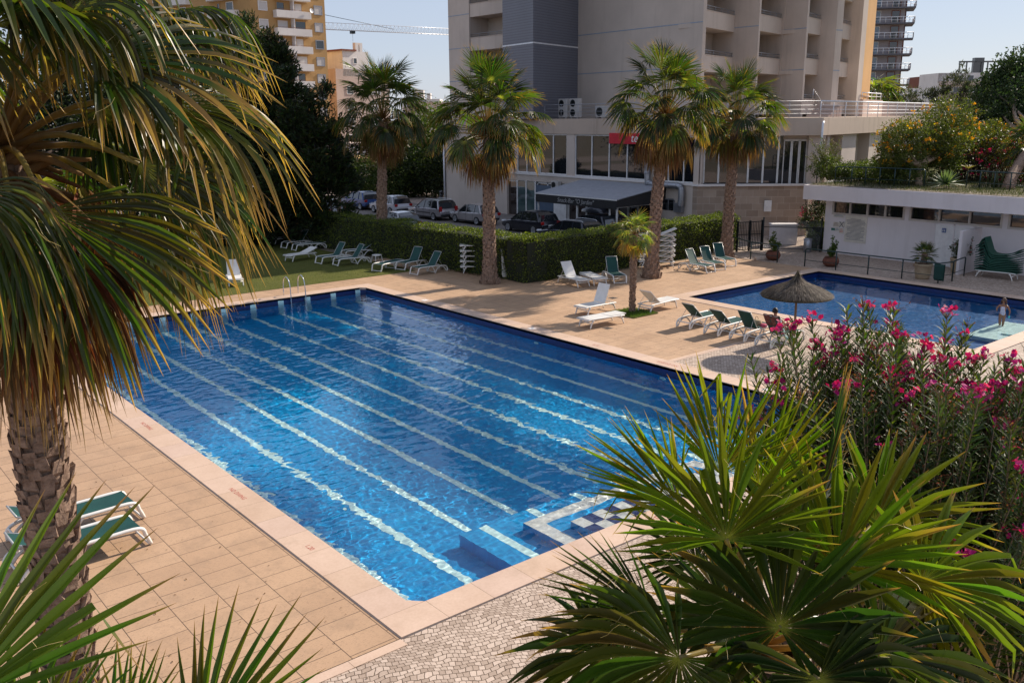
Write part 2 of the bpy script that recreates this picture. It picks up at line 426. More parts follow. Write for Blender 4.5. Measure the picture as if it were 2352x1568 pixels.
# bench along the near wall with steps on it
mb.cur = 0; mb.span(9.95, PX1-.01, PY0+.01, 13.75, -1.7, -1.12)
mb.cur = 1
for x in LX:
    if x > 10.2: mb.span(x-.10, x+.10, PY0+.01, 13.74, -1.121, -1.116)
mb.cur = 0; mb.span(11.05, 16.4, PY0+.012, 13.05, -1.12, -.76); mb.span(11.62, 15.8, PY0+.014, 12.25, -.76, -.42)
mb.cur = 2
for a in ((11.05, 16.4, 12.72, 13.05), (11.05, 11.38, PY0+.03, 12.72), (16.07, 16.4, PY0+.03, 12.72)): mb.span(*a, -.761, -.755)
for a in ((11.62, 11.9, 11.97, 12.25), (15.52, 15.8, 11.97, 12.25)): pass
nx = 14
for i in range(nx):
    for j in range(3):
        x0 = 11.62+i*(4.18/nx); y0 = 11.11+j*.38
        mb.cur = 2 if (i+j) % 2 == 0 else 3
        mb.span(x0, x0+4.18/nx, y0, y0+.38, -.421, -.415)
pool = mb.build('pool_basin', [MATS['mosaic'], MATS['mosaic_pale'], MATS['mosaic_white'], MATS['mosaic_dark']]); pool['kind'] = 'structure'
# the small pool
mb = MB(); QD = -1.15
B = [(QX0, QY0), (QX1, QY0), (QX1, QY1), (QX0, QY1)]
mb.quad(*[(x, y, QD) for x, y in B])
for i in range(4):
    (xa, ya), (xb, yb) = B[i], B[(i+1) % 4]
    mb.cur = 2; mb.quad((xa, ya, 0), (xb, yb, 0), (xb, yb, -.45), (xa, ya, -.45)); mb.cur = 0; mb.quad((xa, ya, -.45), (xb, yb, -.45), (xb, yb, QD), (xa, ya, QD))
mb.cur = 1; mb.span(33.6, 36.9, QY0+.01, 14.45, QD, -.60); mb.span(34.6, 36.9, QY0+.02, 13.6, -.60, -.42)
pool2 = mb.build('small_pool_basin', [MATS['mosaic2'], MATS['mosaic_pale'], MATS['mosaic_dark']]); pool2['kind'] = 'structure'

# water: a rippled surface mesh
def m_water():
    t = NT('pool_water')
    p = t.n('ShaderNodeBsdfRefraction') if False else t.n('ShaderNodeBsdfGlass')
    p.inputs['Color'].default_value = (1, 1, 1, 1)
    p.inputs['IOR'].default_value = 1.33; p.inputs['Roughness'].default_value = 0.0
    t.l(p.outputs[0], t.out.inputs[0]); return t.m
MATS['water'] = m_water()
def wave(x, y, a):
    z = 0
    z += .30*noise.noise(Vector((x*.55, y*1.0, 0)))
    z += .55*noise.noise(Vector((x*1.5+9, y*3.0, 2)))
    z += .42*noise.noise(Vector((x*3.6+y*.8, y*6.4-x*.9, 5)))*(1+1.3*noise.noise(Vector((x*.18, y*.16, 3))))
    z += .26*noise.noise(Vector((x*8.5+y*2, y*14, 9)))
    return a*z*(.62+.95*max(-.4, noise.noise(Vector((x*.23+4, y*.15, 7)))))
def water(name, x0, x1, y0, y1, st, amp):
    nx, ny = int((x1-x0)/st), int((y1-y0)/st); mb = MB(); mb.smooth = True
    rows = []
    for j in range(ny+1):
        y = y0+(y1-y0)*j/ny
        rows.append([(x0+(x1-x0)*i/nx, y, wave(x0+(x1-x0)*i/nx, y, amp)) for i in range(nx+1)])
    mb.grid(rows); o = mb.build(name, MATS['water']); o.location.z = WL; o['kind'] = 'structure'; return o
wa = water('water', PX0+.001, PX1-.001, PY0+.001, PY1-.001, .04, .029)
wb = water('small_pool_water', QX0+.001, QX1-.001, QY0+.001, QY1-.001, .06, .014)
for o in (wa, wb): o.cycles.is_caustics_caster = True
for o in (pool, pool2): o.cycles.is_caustics_receiver = True
sd.cycles.is_caustics_light = True
# ------------------------------------------------------------------ survey helpers for vertical planes
def px(vx, vy, X):
    d = ray(vx, vy); return CP + d*(X/d.x)
def py(vx, vy, Y):
    d = ray(vx, vy); return CP + d*(Y/d.y)
def m_plaster(name, col, streak=.5, bump=.25, dirt=(.16, .11, .07)):
    t = NT(name); g = t.geo()
    c = t.ramp(t.noise(g, .25, 6, .6), [(.3, tuple(x*.86 for x in col)), (.7, tuple(min(1, x*1.08) for x in col))])
    s = t.noise(t.map(g, (1.6, 1.6, .12)), 1.0, 6, .65)
    c = t.mix(t.math('MULTIPLY', t.ramp(s, [(.52, (0, 0, 0)), (.78, (1, 1, 1))]), streak*.5), c, dirt)
    t.pbr(c, .85, 0, t.bump(t.noise(g, 18, 5, .7), bump, .01), .25); MATS[name] = t.m; return t.m
m_plaster('beige_plaster', (.58, .50, .435)); m_plaster('white_plaster', (.72, .67, .67), .25)
m_plaster('ochre_plaster', (.46, .28, .12), .3); m_plaster('white_render', (.74, .70, .67), .3)
m_plaster('sandy_concrete', (.52, .42, .34), .9); m_plaster('grey_render', (.34, .31, .32), .4); m_plaster('pink_render', (.55, .43, .37), .5)
m_plaster('brick_red_render', (.22, .085, .06), .3); m_plaster('sunlit_render', (.62, .36, .15), .3)
def m_stone():
    t = NT('stone_cladding'); g = t.geo()
    sp = t.n('ShaderNodeSeparateXYZ'); t.l(g, sp.inputs[0])
    cb = t.n('ShaderNodeCombineXYZ'); t.l(t.math('MULTIPLY', t.math('SUBTRACT', sp.outputs[0], sp.outputs[1]), .72), cb.inputs[0]); t.l(sp.outputs[2], cb.inputs[1])
    br = t.n('ShaderNodeTexBrick', offset=.5); t.l(cb.outputs[0], br.inputs['Vector'])
    for k, v in (('Scale', 1.0), ('Mortar Size', .012), ('Brick Width', .8), ('Row Height', .42)): br.inputs[k].default_value = v
    br.inputs['Color1'].default_value = (.31, .235, .18, 1); br.inputs['Color2'].default_value = (.43, .34, .27, 1); br.inputs['Mortar'].default_value = (.50, .42, .35, 1)
    c = t.mix(.6, br.outputs[0], t.ramp(t.noise(g, 1.2, 6, .7), [(.3, (.75, .72, .7)), (.7, (1, 1, 1))]), 'MULTIPLY')
    t.pbr(c, .8, 0, t.bump(br.outputs['Fac'], .3, .01), .3); MATS['stone'] = t.m
m_stone()
def m_clad():
    t = NT('grey_ribbed_cladding'); g = t.geo()
    sp = t.n('ShaderNodeSeparateXYZ'); t.l(g, sp.inputs[0])
    f = t.math('FRACT', t.math('MULTIPLY', sp.outputs[2], 1/.19))
    c = t.ramp(f, [(0, (.085, .09, .12)), (.12, (.17, .18, .22)), (.9, (.20, .215, .26)), (1, (.12, .125, .15))])
    c = t.mix(.4, c, t.ramp(t.noise(t.map(g, (1, 1, .3)), .8, 5), [(.3, (.8, .8, .82)), (.7, (1, 1, 1))]), 'MULTIPLY')
    t.pbr(c, .45, .3, t.bump(f, .6, .03), .5); MATS['clad'] = t.m
m_clad()
def m_glass(name, col, rough=.03):
    t = NT(name); g = t.geo()
    c = t.ramp(t.noise(g, .5, 3), [(.35, tuple(x*.6 for x in col)), (.65, tuple(x*1.5 for x in col))])
    t.pbr(c, rough, 0, t.bump(t.noise(g, .8, 2), .03, .02), .9, Coat_Weight=.5, Coat_Roughness=.02); MATS[name] = t.m; return t.m
m_glass('dark_glass', (.012, .014, .018)); m_glass('green_glass', (.05, .09, .09)); m_glass('brown_glass', (.03, .022, .02)); m_glass('sky_glass', (.10, .14, .18))
simple('white_frame', (.72, .71, .70), .45); simple('white_metal', (.70, .71, .74), .35, .2); simple('blue_joint', (.26, .33, .43), .7)
simple('galv', (.36, .37, .40), .4, .8, bump=.1); simple('grey_metal', (.33, .34, .37), .4, .6); simple('black_metal', (.012, .016, .018), .35, .3)
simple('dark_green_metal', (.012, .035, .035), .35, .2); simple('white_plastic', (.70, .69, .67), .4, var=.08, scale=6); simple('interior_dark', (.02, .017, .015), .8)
simple('awning_top', (.30, .31, .34), .6, bump=.2); simple('black_canvas', (.012, .012, .014), .6, bump=.2); simple('letter_white', (.75, .75, .72), .6)
simple('sign_red', (.55, .012, .03), .4); simple('shutter', (.55, .52, .50), .6, var=.05); simple('roof_gravel', (.3, .27, .24), .9, scale=8)

def railing(parent, pts, h=1.0, n=4, post=1.6, mat='grey_metal', r=.022, top=.03, name='railing', bars=None):
    """metal railing along a 3D polyline: posts, horizontal rails (or upright bars)"""
    mb = MB()
    for a, b in zip(pts[:-1], pts[1:]):
        a = Vector(a); b = Vector(b); L = (b-a).length; k = max(1, round(L/post))
        for i in range(k+1):
            p = a.lerp(b, i/k); mb.tube([p, p+Vector((0, 0, h))], r, 6)
        if bars:
            m = int(L/bars)
            for i in range(m): p = a.lerp(b, (i+.5)/m); mb.tube([p+Vector((0, 0, .08)), p+Vector((0, 0, h))], r*.5, 4)
            mb.tube([a+Vector((0, 0, .08)), b+Vector((0, 0, .08))], r*.8, 6)
        else:
            for i in range(1, n): mb.tube([a+Vector((0, 0, h*i/n)), b+Vector((0, 0, h*i/n))], r*.6, 5)
        mb.tube([a+Vector((0, 0, h)), b+Vector((0, 0, h))], top, 8)
    return mb.build(name, MATS[mat], parent)
def ac_unit(name, label, loc, rz, parent=None, fans=1, s=1.0):
    t = thing(name, label, 'air conditioner', loc, rz, 'air conditioning units on the hotel') if parent is None else None
    mb = MB(); w, d, h = .9*s, .35*s, (.62 if fans == 1 else 1.3)*s
    mb.rbox((0, 0, h/2+.08), (w, d, h), .02)
    for sx in (-1, 1): mb.box((sx*w*.35, 0, .04), (.06, d*.9, .08))
    if parent is not None:
        o = mb.build('air_conditioner', MATS['white_plastic'], parent, loc); o.rotation_euler = (0, 0, rz)
    else: o = mb.build('casing', simple('ac_casing', (.46, .44, .42), .5), t)
    for k in range(fans):
        f = MB(); cz = .08+h*(k+.5)/fans
        ring = [(Vector((-.12*s+.24*s*math.cos(a), -d/2-.012, cz+.24*s*math.sin(a)))) for a in [2*PI*i/16 for i in range(17)]]
        f.tube(ring, .012, 5)
        f.add([(-.12*s+.24*s*math.cos(2*PI*i/16), -d/2-.006, cz+.24*s*math.sin(2*PI*i/16)) for i in range(16)], [tuple(range(16))])
        for a in range(6): f.box((-.12*s, -d/2-.016, cz), (.44*s, .006, .008), rot=Matrix.Rotation(a*PI/6, 3, 'Y'))
        f.build('fan_grille', MATS['black_metal'], t if parent is None else o)
    return t

# ------------------------------------------------------------------ the hotel
hotel = thing('hotel_building', 'large beige hotel block with stepped balconies, grey ribbed stair tower and glazed podium', 'building', (0, 0, 0))
BP, CL = MATS['beige_plaster'], MATS['clad']
TOP = 26.2; ST = 2.9; Z0 = 10.8      # slab levels at Z0 + k*ST
# main body behind the balconies
mb = MB()
body = [(52.0, 54.3), (51.5, 43.6), (56.9, 45.1), (56.95, 43.1), (61.55, 44.3), (61.25, 42.0), (64.6, 42.9), (70.6, 43.4), (71.7, 41.6), (74.2, 42.3), (78, 62), (57, 73), (54.6, 72.3), (54.6, 58)]
mb.prism(body, 7.39, TOP)
mb.wall((51.9, 54.4), (51.2, 41.5), 7.39, TOP, .32, 1)                 # blank wall
mb.prism([(51.2, 41.5), (51.5, 41.5), (51.85, 43.6), (51.5, 43.6)], 7.39, TOP)
mb.prism([(56.72, 43.07), (56.75, 41.0), (57.0, 41.05), (57.0, 45.1), (56.72, 45.1)], 7.39, TOP)   # fins
mb.prism([(61.35, 42.2), (61.08, 39.96), (61.33, 39.98), (61.6, 44.3), (61.35, 44.3)], 7.39, TOP)
mb.prism([(64.4, 39.6), (65.1, 39.5), (65.1, 42.9), (64.4, 42.9)], 7.39, TOP)
mb.prism([(70.55, 41.1), (71.6, 41.3), (71.6, 43.5), (70.55, 43.4)], 7.39, TOP)
mb.prism([(52.4, 72.4), (52.4, 69.2), (54.7, 69.2), (54.7, 72.4)], 0, TOP)        # left pier
mb.build('wall', BP, hotel)
# return at the right edge; its sunlight is put into the orange wall colour
mb = MB(); mb.prism([(71.62, 41.32), (74.2, 42.05), (74.2, 42.4), (71.62, 41.7)], 7.39, TOP); mb.build('side_wall', MATS['sunlit_render'], hotel)
# pale joint lines on the wall
mb = MB()
for k in range(6):
    z = Z0+k*ST
    for a, b in (((51.9, 54.4), (51.2, 41.5)), ((56.72, 43.07), (56.75, 41.0)), ((61.35, 42.2), (61.08, 39.96)), ((64.4, 39.6), (65.1, 39.5)), ((52.4, 72.4), (52.4, 69.2))):
        mb.wall(a, b, z-.03, z+.03, .012, -1)
mb.build('joint_strip', MATS['blue_joint'], hotel)
# grey stair tower
mb = MB(); mb.prism([(46.13, 56.7), (45.56, 52.47), (51.95, 54.42), (54.6, 58.2), (54.6, 60)], 7.4, TOP); mb.build('stair_tower', CL, hotel)
mb = MB()
for z in (12.8, 18.6):
    mb.wall((46.13, 56.7), (45.56, 52.47), z-.05, z+.05, .02, -1); mb.wall((45.56, 52.47), (51.95, 54.42), z-.05, z+.05, .02, -1)
mb.build('tower_joint', MATS['white_metal'], hotel)
# balconies
bays = [((51.25, 41.6), (56.7, 43.07)), ((56.8, 41.15), (61.45, 42.25)), ((61.2, 40.15), (64.6, 40.95)), ((65.0, 40.6), (70.7, 42.1)), ((52.5, 69.2), (52.5, 57.8))]
for bi, (P, Q) in enumerate(bays):
    P = Vector(P); Q = Vector(Q); d = (Q-P).normalized(); n = Vector((-d.y, d.x))
    for k in range(-1, 5):
        z = Z0+k*ST
        if bi == 4 and k < 0: pass
        back = Vector((0, 2.1)) if bi < 4 else Vector((2.1, 0))
        mb = MB(); mb.prism([(P.x, P.y), (Q.x, Q.y), (Q.x+back.x, Q.y+back.y), (P.x+back.x, P.y+back.y)], z-.3, z); mb.wall(P, Q, z, z+.8, .16, 1)
        mb.wall(P-n*.03, Q-n*.03, z+.8, z+.84, .22, 1)
        b = mb.build('balcony', BP, hotel)
        railing(b, [(P.x+n.x*.08, P.y+n.y*.08, z+.82), (Q.x+n.x*.08, Q.y+n.y*.08, z+.82)], .32, 2, 1.2, 'grey_metal', .018, .024)
        # glazed door on the back wall
        c = P.lerp(Q, .22)+n*2.0; e = P.lerp(Q, .5)+n*2.0
        if bi == 4: c = P.lerp(Q, .30)+n*2.0; e = P.lerp(Q, .5)+n*2.0
        mb = MB(); mb.wall(c, e, z+.02, z+2.15, .04, -1)
        dr = mb.build('balcony_door', MATS['dark_glass'], hotel)
        mb = MB()
        for u in (0, .5, 1):
            q = c.lerp(e, u)-n*.06; mb.box((q.x, q.y, z+1.08), (.07, .07, 2.16), math.atan2(d.y, d.x))
        q = c.lerp(e, .5)-n*.06; mb.box((q.x, q.y, z+2.18), ((e-c).length+.07, .07, .08), math.atan2(d.y, d.x))
        mb.build('door_frame', MATS['white_frame'], dr)
        if bi == 1 and k in (1, 2):
            q = P.lerp(Q, .62)+n*1.85; ac_unit('', '', (q.x, q.y, z+1.5), math.atan2(d.y, d.x), hotel, 1, 1.0)
        if bi < 4:      # small wall lamp in the recess
            q = P.lerp(Q, .72)+n*1.98; mb = MB(); mb.rbox((q.x, q.y, z+1.75), (.12, .1, .16), .03); mb.build('wall_lamp', MATS['white_plastic'], hotel)
# podium: glazed first floor, stone clad base, slab
PXW = 46.3
mb = MB()
yv = lambda vx, X=PXW: px(vx, 400, X).y
SL = [(46.25, 65), (46.25, 37.75), (51.9, 32.3), (79, 38.0), (79, 58), (50, 70)]
mb.prism(SL, 6.32, 7.39)
mb.build('podium_slab', MATS['sandy_concrete'], hotel)
mb = MB()
wins = [(yv(1187), yv(1231)), (yv(1238), yv(1301)), (yv(1319), yv(1481)), (yv(1500), yv(1604))]
ys = [65.0]+[v for a, b in wins for v in (a, b)]+[37.8]
for i in range(0, len(ys), 2): mb.span(PXW, PXW+.35, ys[i+1], ys[i], 3.32, 6.32)
mb.span(PXW, PXW+.4, 37.8, 65, 0, 3.32) if False else None
# ground floor wall with the snack bar opening
ya, yb = yv(1225), yv(1500)
mb.span(PXW, PXW+.35, ya+3.2, 65, 0, 3.32); mb.span(PXW, PXW+.35, 37.8, yb, 0, 3.32); mb.span(PXW, PXW+.35, yb, ya+3.2, 2.75, 3.32)
mb.span(PXW+.35, PXW+8, ya+3.2, 65, 0, .02)
mb.span(PXW, 54.6, 64.8, 65, 0, 6.32)
mb.build('podium_wall', BP, hotel)
mb = MB(); mb.span(PXW-.07, PXW+.02, 37.8, 56, 3.22, 3.36); mb.build('sill', MATS['white_render'], hotel)
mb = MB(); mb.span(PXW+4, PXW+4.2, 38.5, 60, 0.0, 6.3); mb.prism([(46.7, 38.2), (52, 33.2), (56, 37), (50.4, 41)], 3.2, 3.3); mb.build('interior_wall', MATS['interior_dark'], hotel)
for i, (a, b) in enumerate(wins):
    z0, z1 = 3.36, 6.3
    mb = MB(); mb.span(PXW+.12, PXW+.15, b, a, z0, z1)
    wd = mb.build('window', MATS['dark_glass'], hotel)
    mb = MB(); m = 4 if i == 2 else (3 if i == 3 else 2)
    for k in range(m+1):
        y = b+(a-b)*k/m; mb.box((PXW+.1, min(max(y, b+.04), a-.04), (z0+z1)/2), (.08, .08, z1-z0))
    mb.box((PXW+.1, (a+b)/2, z0+.04), (.085, a-b, .08)); mb.box((PXW+.1, (a+b)/2, z1-.04), (.085, a-b, .08))
    mb.build('window_frame', MATS['white_frame'], wd)
# snack bar front under the awning
mb = MB(); mb.span(PXW+.2, PXW+.24, yb, ya+3.2, 0.02, 2.75); sb = mb.build('shopfront', MATS['brown_glass'], hotel)
mb = MB()
y = yb+.1
for k, w_ in enumerate((1.3, .9, 1.0, .8, 1.1, 1.2, 1.0, .9, 1.0, 1.3, 1.2, 1.2)):
    mb.box((PXW+.15, y, 1.38), (.1, .12, 2.74)); y += w_
    if y > ya+3.1: break
mb.box((PXW+.15, (ya+3.2+yb)/2, 2.68), (.1, ya+3.2-yb, .14)); mb.build('shopfront_frame', MATS['white_frame'], sb)
mb = MB(); a = px(1271, 480, PXW-.1).y; b = px(1300, 480, PXW-.1).y; mb.span(PXW-.08, PXW+.1, b, a, 0, 2.5); mb.build('white_door', MATS['white_frame'], hotel)
mb = MB(); a = px(1229, 480, PXW-.1).y; b = px(1270, 480, PXW-.1).y; mb.span(PXW-.02, PXW+.1, b, a, 0, 2.5); mb.build('blue_panel', simple('slate_blue_panel', (.07, .11, .17), .4), hotel)
mb = MB(); a = px(1187, 480, PXW-.1).y; b = px(1228, 480, PXW-.1).y; mb.span(PXW-.03, PXW+.02, b, a, .1, 2.7)
gw = mb.build('frosted_window', MATS['green_glass'], hotel)
mb = MB()
for k in range(3): mb.span(PXW-.06, PXW-.0, b+(a-b)*k/2-.06, b+(a-b)*k/2+.06, .05, 2.75)
mb.build('window_frame', MATS['white_frame'], gw)
# stone clad retaining wall and raised terrace to the right
mb = MB(); mb.prism([(46.3, 37.8), (46.32, 37.45), (51.75, 32.9), (58, 34), (58, 40), (50.5, 41.2)], 0, 3.2); mb.build('stone_wall', MATS['stone'], hotel)
mb = MB(); mb.prism([(46.2, 37.85), (46.2, 37.35), (51.75, 32.75), (58, 33.9), (58, 34.1), (51.85, 33.05), (46.5, 37.6)], 3.2, 3.33); mb.build('wall_cap', MATS['white_render'], hotel)
# upper storey of the podium right of the corner: glazed doors, pillars
C1 = Vector((46.7, 37.75)); C2 = Vector((52.1, 32.75)); dC = (C2-C1).normalized(); nC = Vector((-dC.y, dC.x))
def lineU(vx):      # parameter along C1-C2 where pixel column vx crosses
    d = ray(vx, 380); u = Vector((d.x, d.y)); 
    den = u.x*dC.y-u.y*dC.x; return (u.y*C1.x-u.x*C1.y)/-den if False else ((C1.y*u.x-C1.x*u.y)/(dC.x*u.y-dC.y*u.x))
def seg(mb, v0, v1, z0, z1, t=.3, off=0):
    a = C1+dC*lineU(v0)+nC*off; b = C1+dC*lineU(v1)+nC*off; mb.wall(a, b, z0, z1, t, 1); return a, b
mb = MB(); seg(mb, 1854, 1892, 3.3, 6.32, .5); mb.build('pillar', BP, hotel); mb = MB(); seg(mb, 1612, 1616, 3.3, 6.32, .3); mb.build('pillar', BP, hotel)
mb = MB(); seg(mb, 1613, 1798, 3.35, 6.3, .03, .25); wd = mb.build('terrace_window', MATS['dark_glass'], hotel)
mb = MB()
for v in (1616, 1650, 1684, 1718, 1752, 1786): seg(mb, v, v+4, 3.35, 6.3, .1, .18)
mb.build('window_frame', MATS['white_frame'], wd)
mb = MB(); seg(mb, 1802, 1856, 3.35, 5.95, .03, .5); wd = mb.build('glass_door', MATS['dark_glass'], hotel)
mb = MB()
for v in (1801, 1817, 1820, 1835, 1838, 1853): seg(mb, v, v+2.4, 3.3, 6.0, .08, .42)
seg(mb, 1801, 1856, 5.95, 6.05, .08, .42); mb.build('door_frame', MATS['white_frame'], wd)
mb = MB(); seg(mb, 1798, 1856, 6.0, 6.32, .3, .5); mb.build('lintel', BP, hotel)
# right wing of the podium: piers and recesses facing the roof garden
mb = MB(); E1 = Vector((52.3, 32.7)); E2 = Vector((79, 38.4)); dE = (E2-E1).normalized(); nE = Vector((-dE.y, dE.x))
def lineE(vx):
    d = ray(vx, 380); return (E1.y*d.x-E1.x*d.y)/(dE.x*d.y-dE.y*d.x)
for a, b in ((1896, 1902), (1930, 1962), (1992, 2020), (2060, 2100)): mb.wall(E1+dE*lineE(a), E1+dE*lineE(b), 3.3, 6.32, .8, 1)
mb.wall(E1+nE*2.2, E2+nE*2.2, 3.3, 6.32, .3, 1); mb.build('pier', BP, hotel)
mb = MB(); a = E1+dE*lineE(1904)+nE*1.9; b = E1+dE*lineE(1938)+nE*1.9; mb.wall(a, b, 3.4, 6.0, .05, 1); mb.build('dark_window', MATS['dark_glass'], hotel)
mb = MB(); a = E1+dE*lineE(1964)+nE*1.9; b = E1+dE*lineE(2000)+nE*1.9; mb.wall(a, b, 3.4, 6.0, .05, 1); mb.build('brown_door', simple('brown_grey_door', (.17, .12, .11), .6), hotel)
# terrace railing on the podium
railing(hotel, [(46.5, 63, 7.39), (46.5, 37.9, 7.39), (51.95, 32.6, 7.39)], 1.0, 4, 1.75, 'grey_metal', .02, .025, 'terrace_railing')
railing(hotel, [(51.95, 32.6, 7.39), (78.5, 38.2, 7.39)], 1.0, 4, 2.3, 'white_metal', .03, .045, 'terrace_railing')
mb = MB(); mb.wall((71.5, 41.0), (77.5, 42.6), 7.39, 8.75, .3, 1); mb.wall((77.5, 42.6), (88, 42.5), 7.3, 8.6, .3, 1); mb.build('terrace_wall', MATS['pink_render'], hotel)
railing(hotel, [(71.6, 41.2, 8.75), (77.3, 42.7, 8.75)], .55, 2, 1.4, 'white_metal', .03, .04, 'parapet_railing')
mb = MB()
for k in range(5): mb.wall((60.0+k*.35, 37.0), (60.3+k*.35, 37.0), 7.39, 7.55+.17*k, 1.8, 1)
mb.build('terrace_steps', MATS['pink_render'], hotel)
railing(hotel, [(58.5, 37.4, 8.5), (61.8, 38.6, 7.5)], .8, 1, 3, 'grey_metal', .03, .03, 'stair_rail')
# downpipe, vent duct, wall details
mb = MB(); q = px(1889, 282, 51.9); mb.tube([(51.75, 32.2, 7.15), (51.6, 32.15, 7.05), (51.6, 32.2, 3.4)], .07, 8)
mb.build('downpipe', MATS['white_metal'], hotel)
mb = MB(); mb.tube([(46.2, 64.9, 6.3), (46.2, 64.9, 0)], .08, 8); mb.build('downpipe', MATS['white_metal'], hotel)
mb = MB(); X = PXW-.28
pts = [px(1487, 300, X), px(1487, 410, X), px(1491, 419, X), px(1500, 423, X), px(1555, 427, X), px(1563, 431, X), px(1565, 440, X), px(1564, 462, X), px(1562, 474, X)]
mb.tube(arc(pts, 5), .2, 12)
A_ = arc(pts, 5)
for i in range(0, len(A_)-1, 2): mb.tube([A_[i], A_[i].lerp(A_[i+1], .25)], .22, 12)
mb.build('vent_duct', MATS['galv'], hotel)
mb = MB(); a, b = px(1552, 466, PXW-.1), px(1569, 488, PXW-.1); mb.span(PXW-.3, PXW, b.y, a.y, b.z, a.z); mb.build('vent_box', MATS['galv'], hotel)
mb = MB(); a, b = px(1522, 458, PXW-.1), px(1545, 484, PXW-.1); mb.span(PXW-.03, PXW+.01, b.y, a.y, b.z, a.z); wd = mb.build('small_window', MATS['dark_glass'], hotel)
mb = MB(); mb.span(PXW-.06, PXW+.0, a.y, a.y+.08, b.z, a.z); mb.span(PXW-.06, PXW, b.y-.08, b.y, b.z, a.z); mb.span(PXW-.06, PXW, b.y, a.y, a.z, a.z+.08); mb.span(PXW-.055, PXW, (a.y+b.y)/2-.03, (a.y+b.y)/2+.03, b.z, a.z); mb.build('window_frame', MATS['grey_metal'], wd)
mb = MB(); a, b = px(1832, 463, 48.6), px(1843, 486, 48.6)
mb = MB(); q = Vector((49.55, 34.65)); mb.wall(q+dC*.0, q+dC*.45, 1.6, 2.3, .12, -1); mb.build('wall_vent', MATS['white_frame'], hotel)
# red sign of the pizza shop, on the glass
def text(name, s, size, loc, rot, mat, parent=None, ext=.01, align='CENTER', sx=1.0, shear=0):
    cu = bpy.data.curves.new(name, 'FONT'); cu.body = s; cu.size = size; cu.extrude = ext; cu.align_x = align; cu.align_y = 'CENTER'; cu.shear = shear
    o = bpy.data.objects.new(name, cu); COL.objects.link(o)
    dg = bpy.context.evaluated_depsgraph_get(); me = bpy.data.meshes.new_from_object(o.evaluated_get(dg)); bpy.data.objects.remove(o)
    me.materials.clear(); me.materials.append(mat)
    ob = bpy.data.objects.new(name, me); COL.objects.link(ob); ob.location = loc; ob.rotation_euler = rot; ob.scale = (sx, 1, 1)
    if parent is not None: ob.parent = parent
    return ob
X = PXW-.1
a, b = px(1400, 307, X), px(1578, 333, X)
sg = thing('shop_sign', 'red pizza shop sign with white lettering fixed high on the podium windows behind a palm', 'sign', (X, (a.y+b.y)/2, (a.z+b.z)/2))
mb = MB(); mb.rbox((0, 0, 0), (.12, a.y-b.y, .72), .02); mb.build('sign_board', MATS['sign_red'], sg)
text('sign_lettering', 'telepizza', .78, (-.07, 0, .02), (R(90), 0, R(-90)), MATS['letter_white'], sg, .012, shear=.15)
# snack bar awning
aw = thing('snack_bar_awning', 'grey topped black awning lettered Snack-Bar over the ground floor terrace', 'awning', (PXW-2.4, 44, 0))
XB, XF = PXW, PXW-4.6
yL, yR = px(1231, 450, XF).y, px(1417, 455, XF).y
zF = px(1320, 450, XF).z; zB = 3.15
L = lambda x, y, z: (x-(PXW-2.4), y-44, z)
mb = MB(); vs = [L(XF, yL, zF), L(XF, yR, zF), L(XB, yR-.2, zB), L(XB, yL+.2, zB)]
mb.add(vs+[(x, y, z-.05) for x, y, z in vs], [(0, 1, 2, 3), (7, 6, 5, 4), (0, 4, 5, 1), (1, 5, 6, 2), (2, 6, 7, 3), (3, 7, 4, 0)])
mb.build('canvas', MATS['awning_top'], aw)
mb = MB()
mb.add([L(XF-.02, yL, zF-.08), L(XF-.02, yR, zF-.08), L(XF-.02, yR, zF-.62), L(XF-.02, yL, zF-.62), L(XF+.01, yL, zF-.08), L(XF+.01, yR, zF-.08), L(XF+.01, yR, zF-.62), L(XF+.01, yL, zF-.62)], [(0, 3, 2, 1), (4, 5, 6, 7), (2, 3, 7, 6), (0, 1, 5, 4), (1, 2, 6, 5), (0, 4, 7, 3)])
mb.build('valance', MATS['black_canvas'], aw)
for yy in (yR-.01, yL+.01):
    mb = MB(); mb.add([L(XF, yy, zF-.07), L(XB, yy, zB-.07), L(XB, yy, zF-.5), L(XF, yy, zF-.5), L(XF, yy+.03, zF-.07), L(XB, yy+.03, zB-.07), L(XB, yy+.03, zF-.5), L(XF, yy+.03, zF-.5)], [(0, 1, 2, 3), (7, 6, 5, 4), (3, 2, 6, 7), (0, 4, 5, 1)])
    mb.build('side_curtain', MATS['black_canvas'], aw)
mb = MB()
for yy in (yL-.1, yR+.12, yR+.75, yL-4): mb.bar(L(XF+.15, yy, 0), L(XF+.15, yy, zF-.1), .09)
mb.bar(L(XF+.0, yL, zF-.05), L(XF+.0, yR, zF-.05), .07); mb.bar(L(XF, yR+.1, zF-.52), L(XB, yR+.1, zF-.5), .05)
mb.build('frame', MATS['white_frame'], aw)
text('lettering', 'Snack-Bar "O Jardim"', .40, L(XF-.05, px(1322, 457, XF).y, zF-.36), (R(90), 0, R(-90)), simple('letter_grey', (.36, .36, .36), .7), aw, .004, shear=.2)
# air conditioners on the terrace and wall
for vx, lb in ((1296, 'white double-fan air conditioner on the podium terrace, left one of the pair'), (1322, 'white double-fan air conditioner on the podium terrace, right one of the pair')):
    p = px(vx, 270, 48.2); ac_unit('air_conditioner', lb, (p.x, p.y, 7.4), R(-90), None, 2, 1.05)
p = px(1385, 265, 49); ac_unit('air_conditioner', 'boxy single-fan air conditioner on the terrace against the blank beige wall', (p.x, p.y, 7.4), R(-90), None, 1, 1.3)
p = px(1277, 425, PXW-.25); ac_unit('air_conditioner', 'small white air conditioner fixed to the wall just above the awning', (p.x, p.y, p.z-.35), R(-90), None, 1, .9)
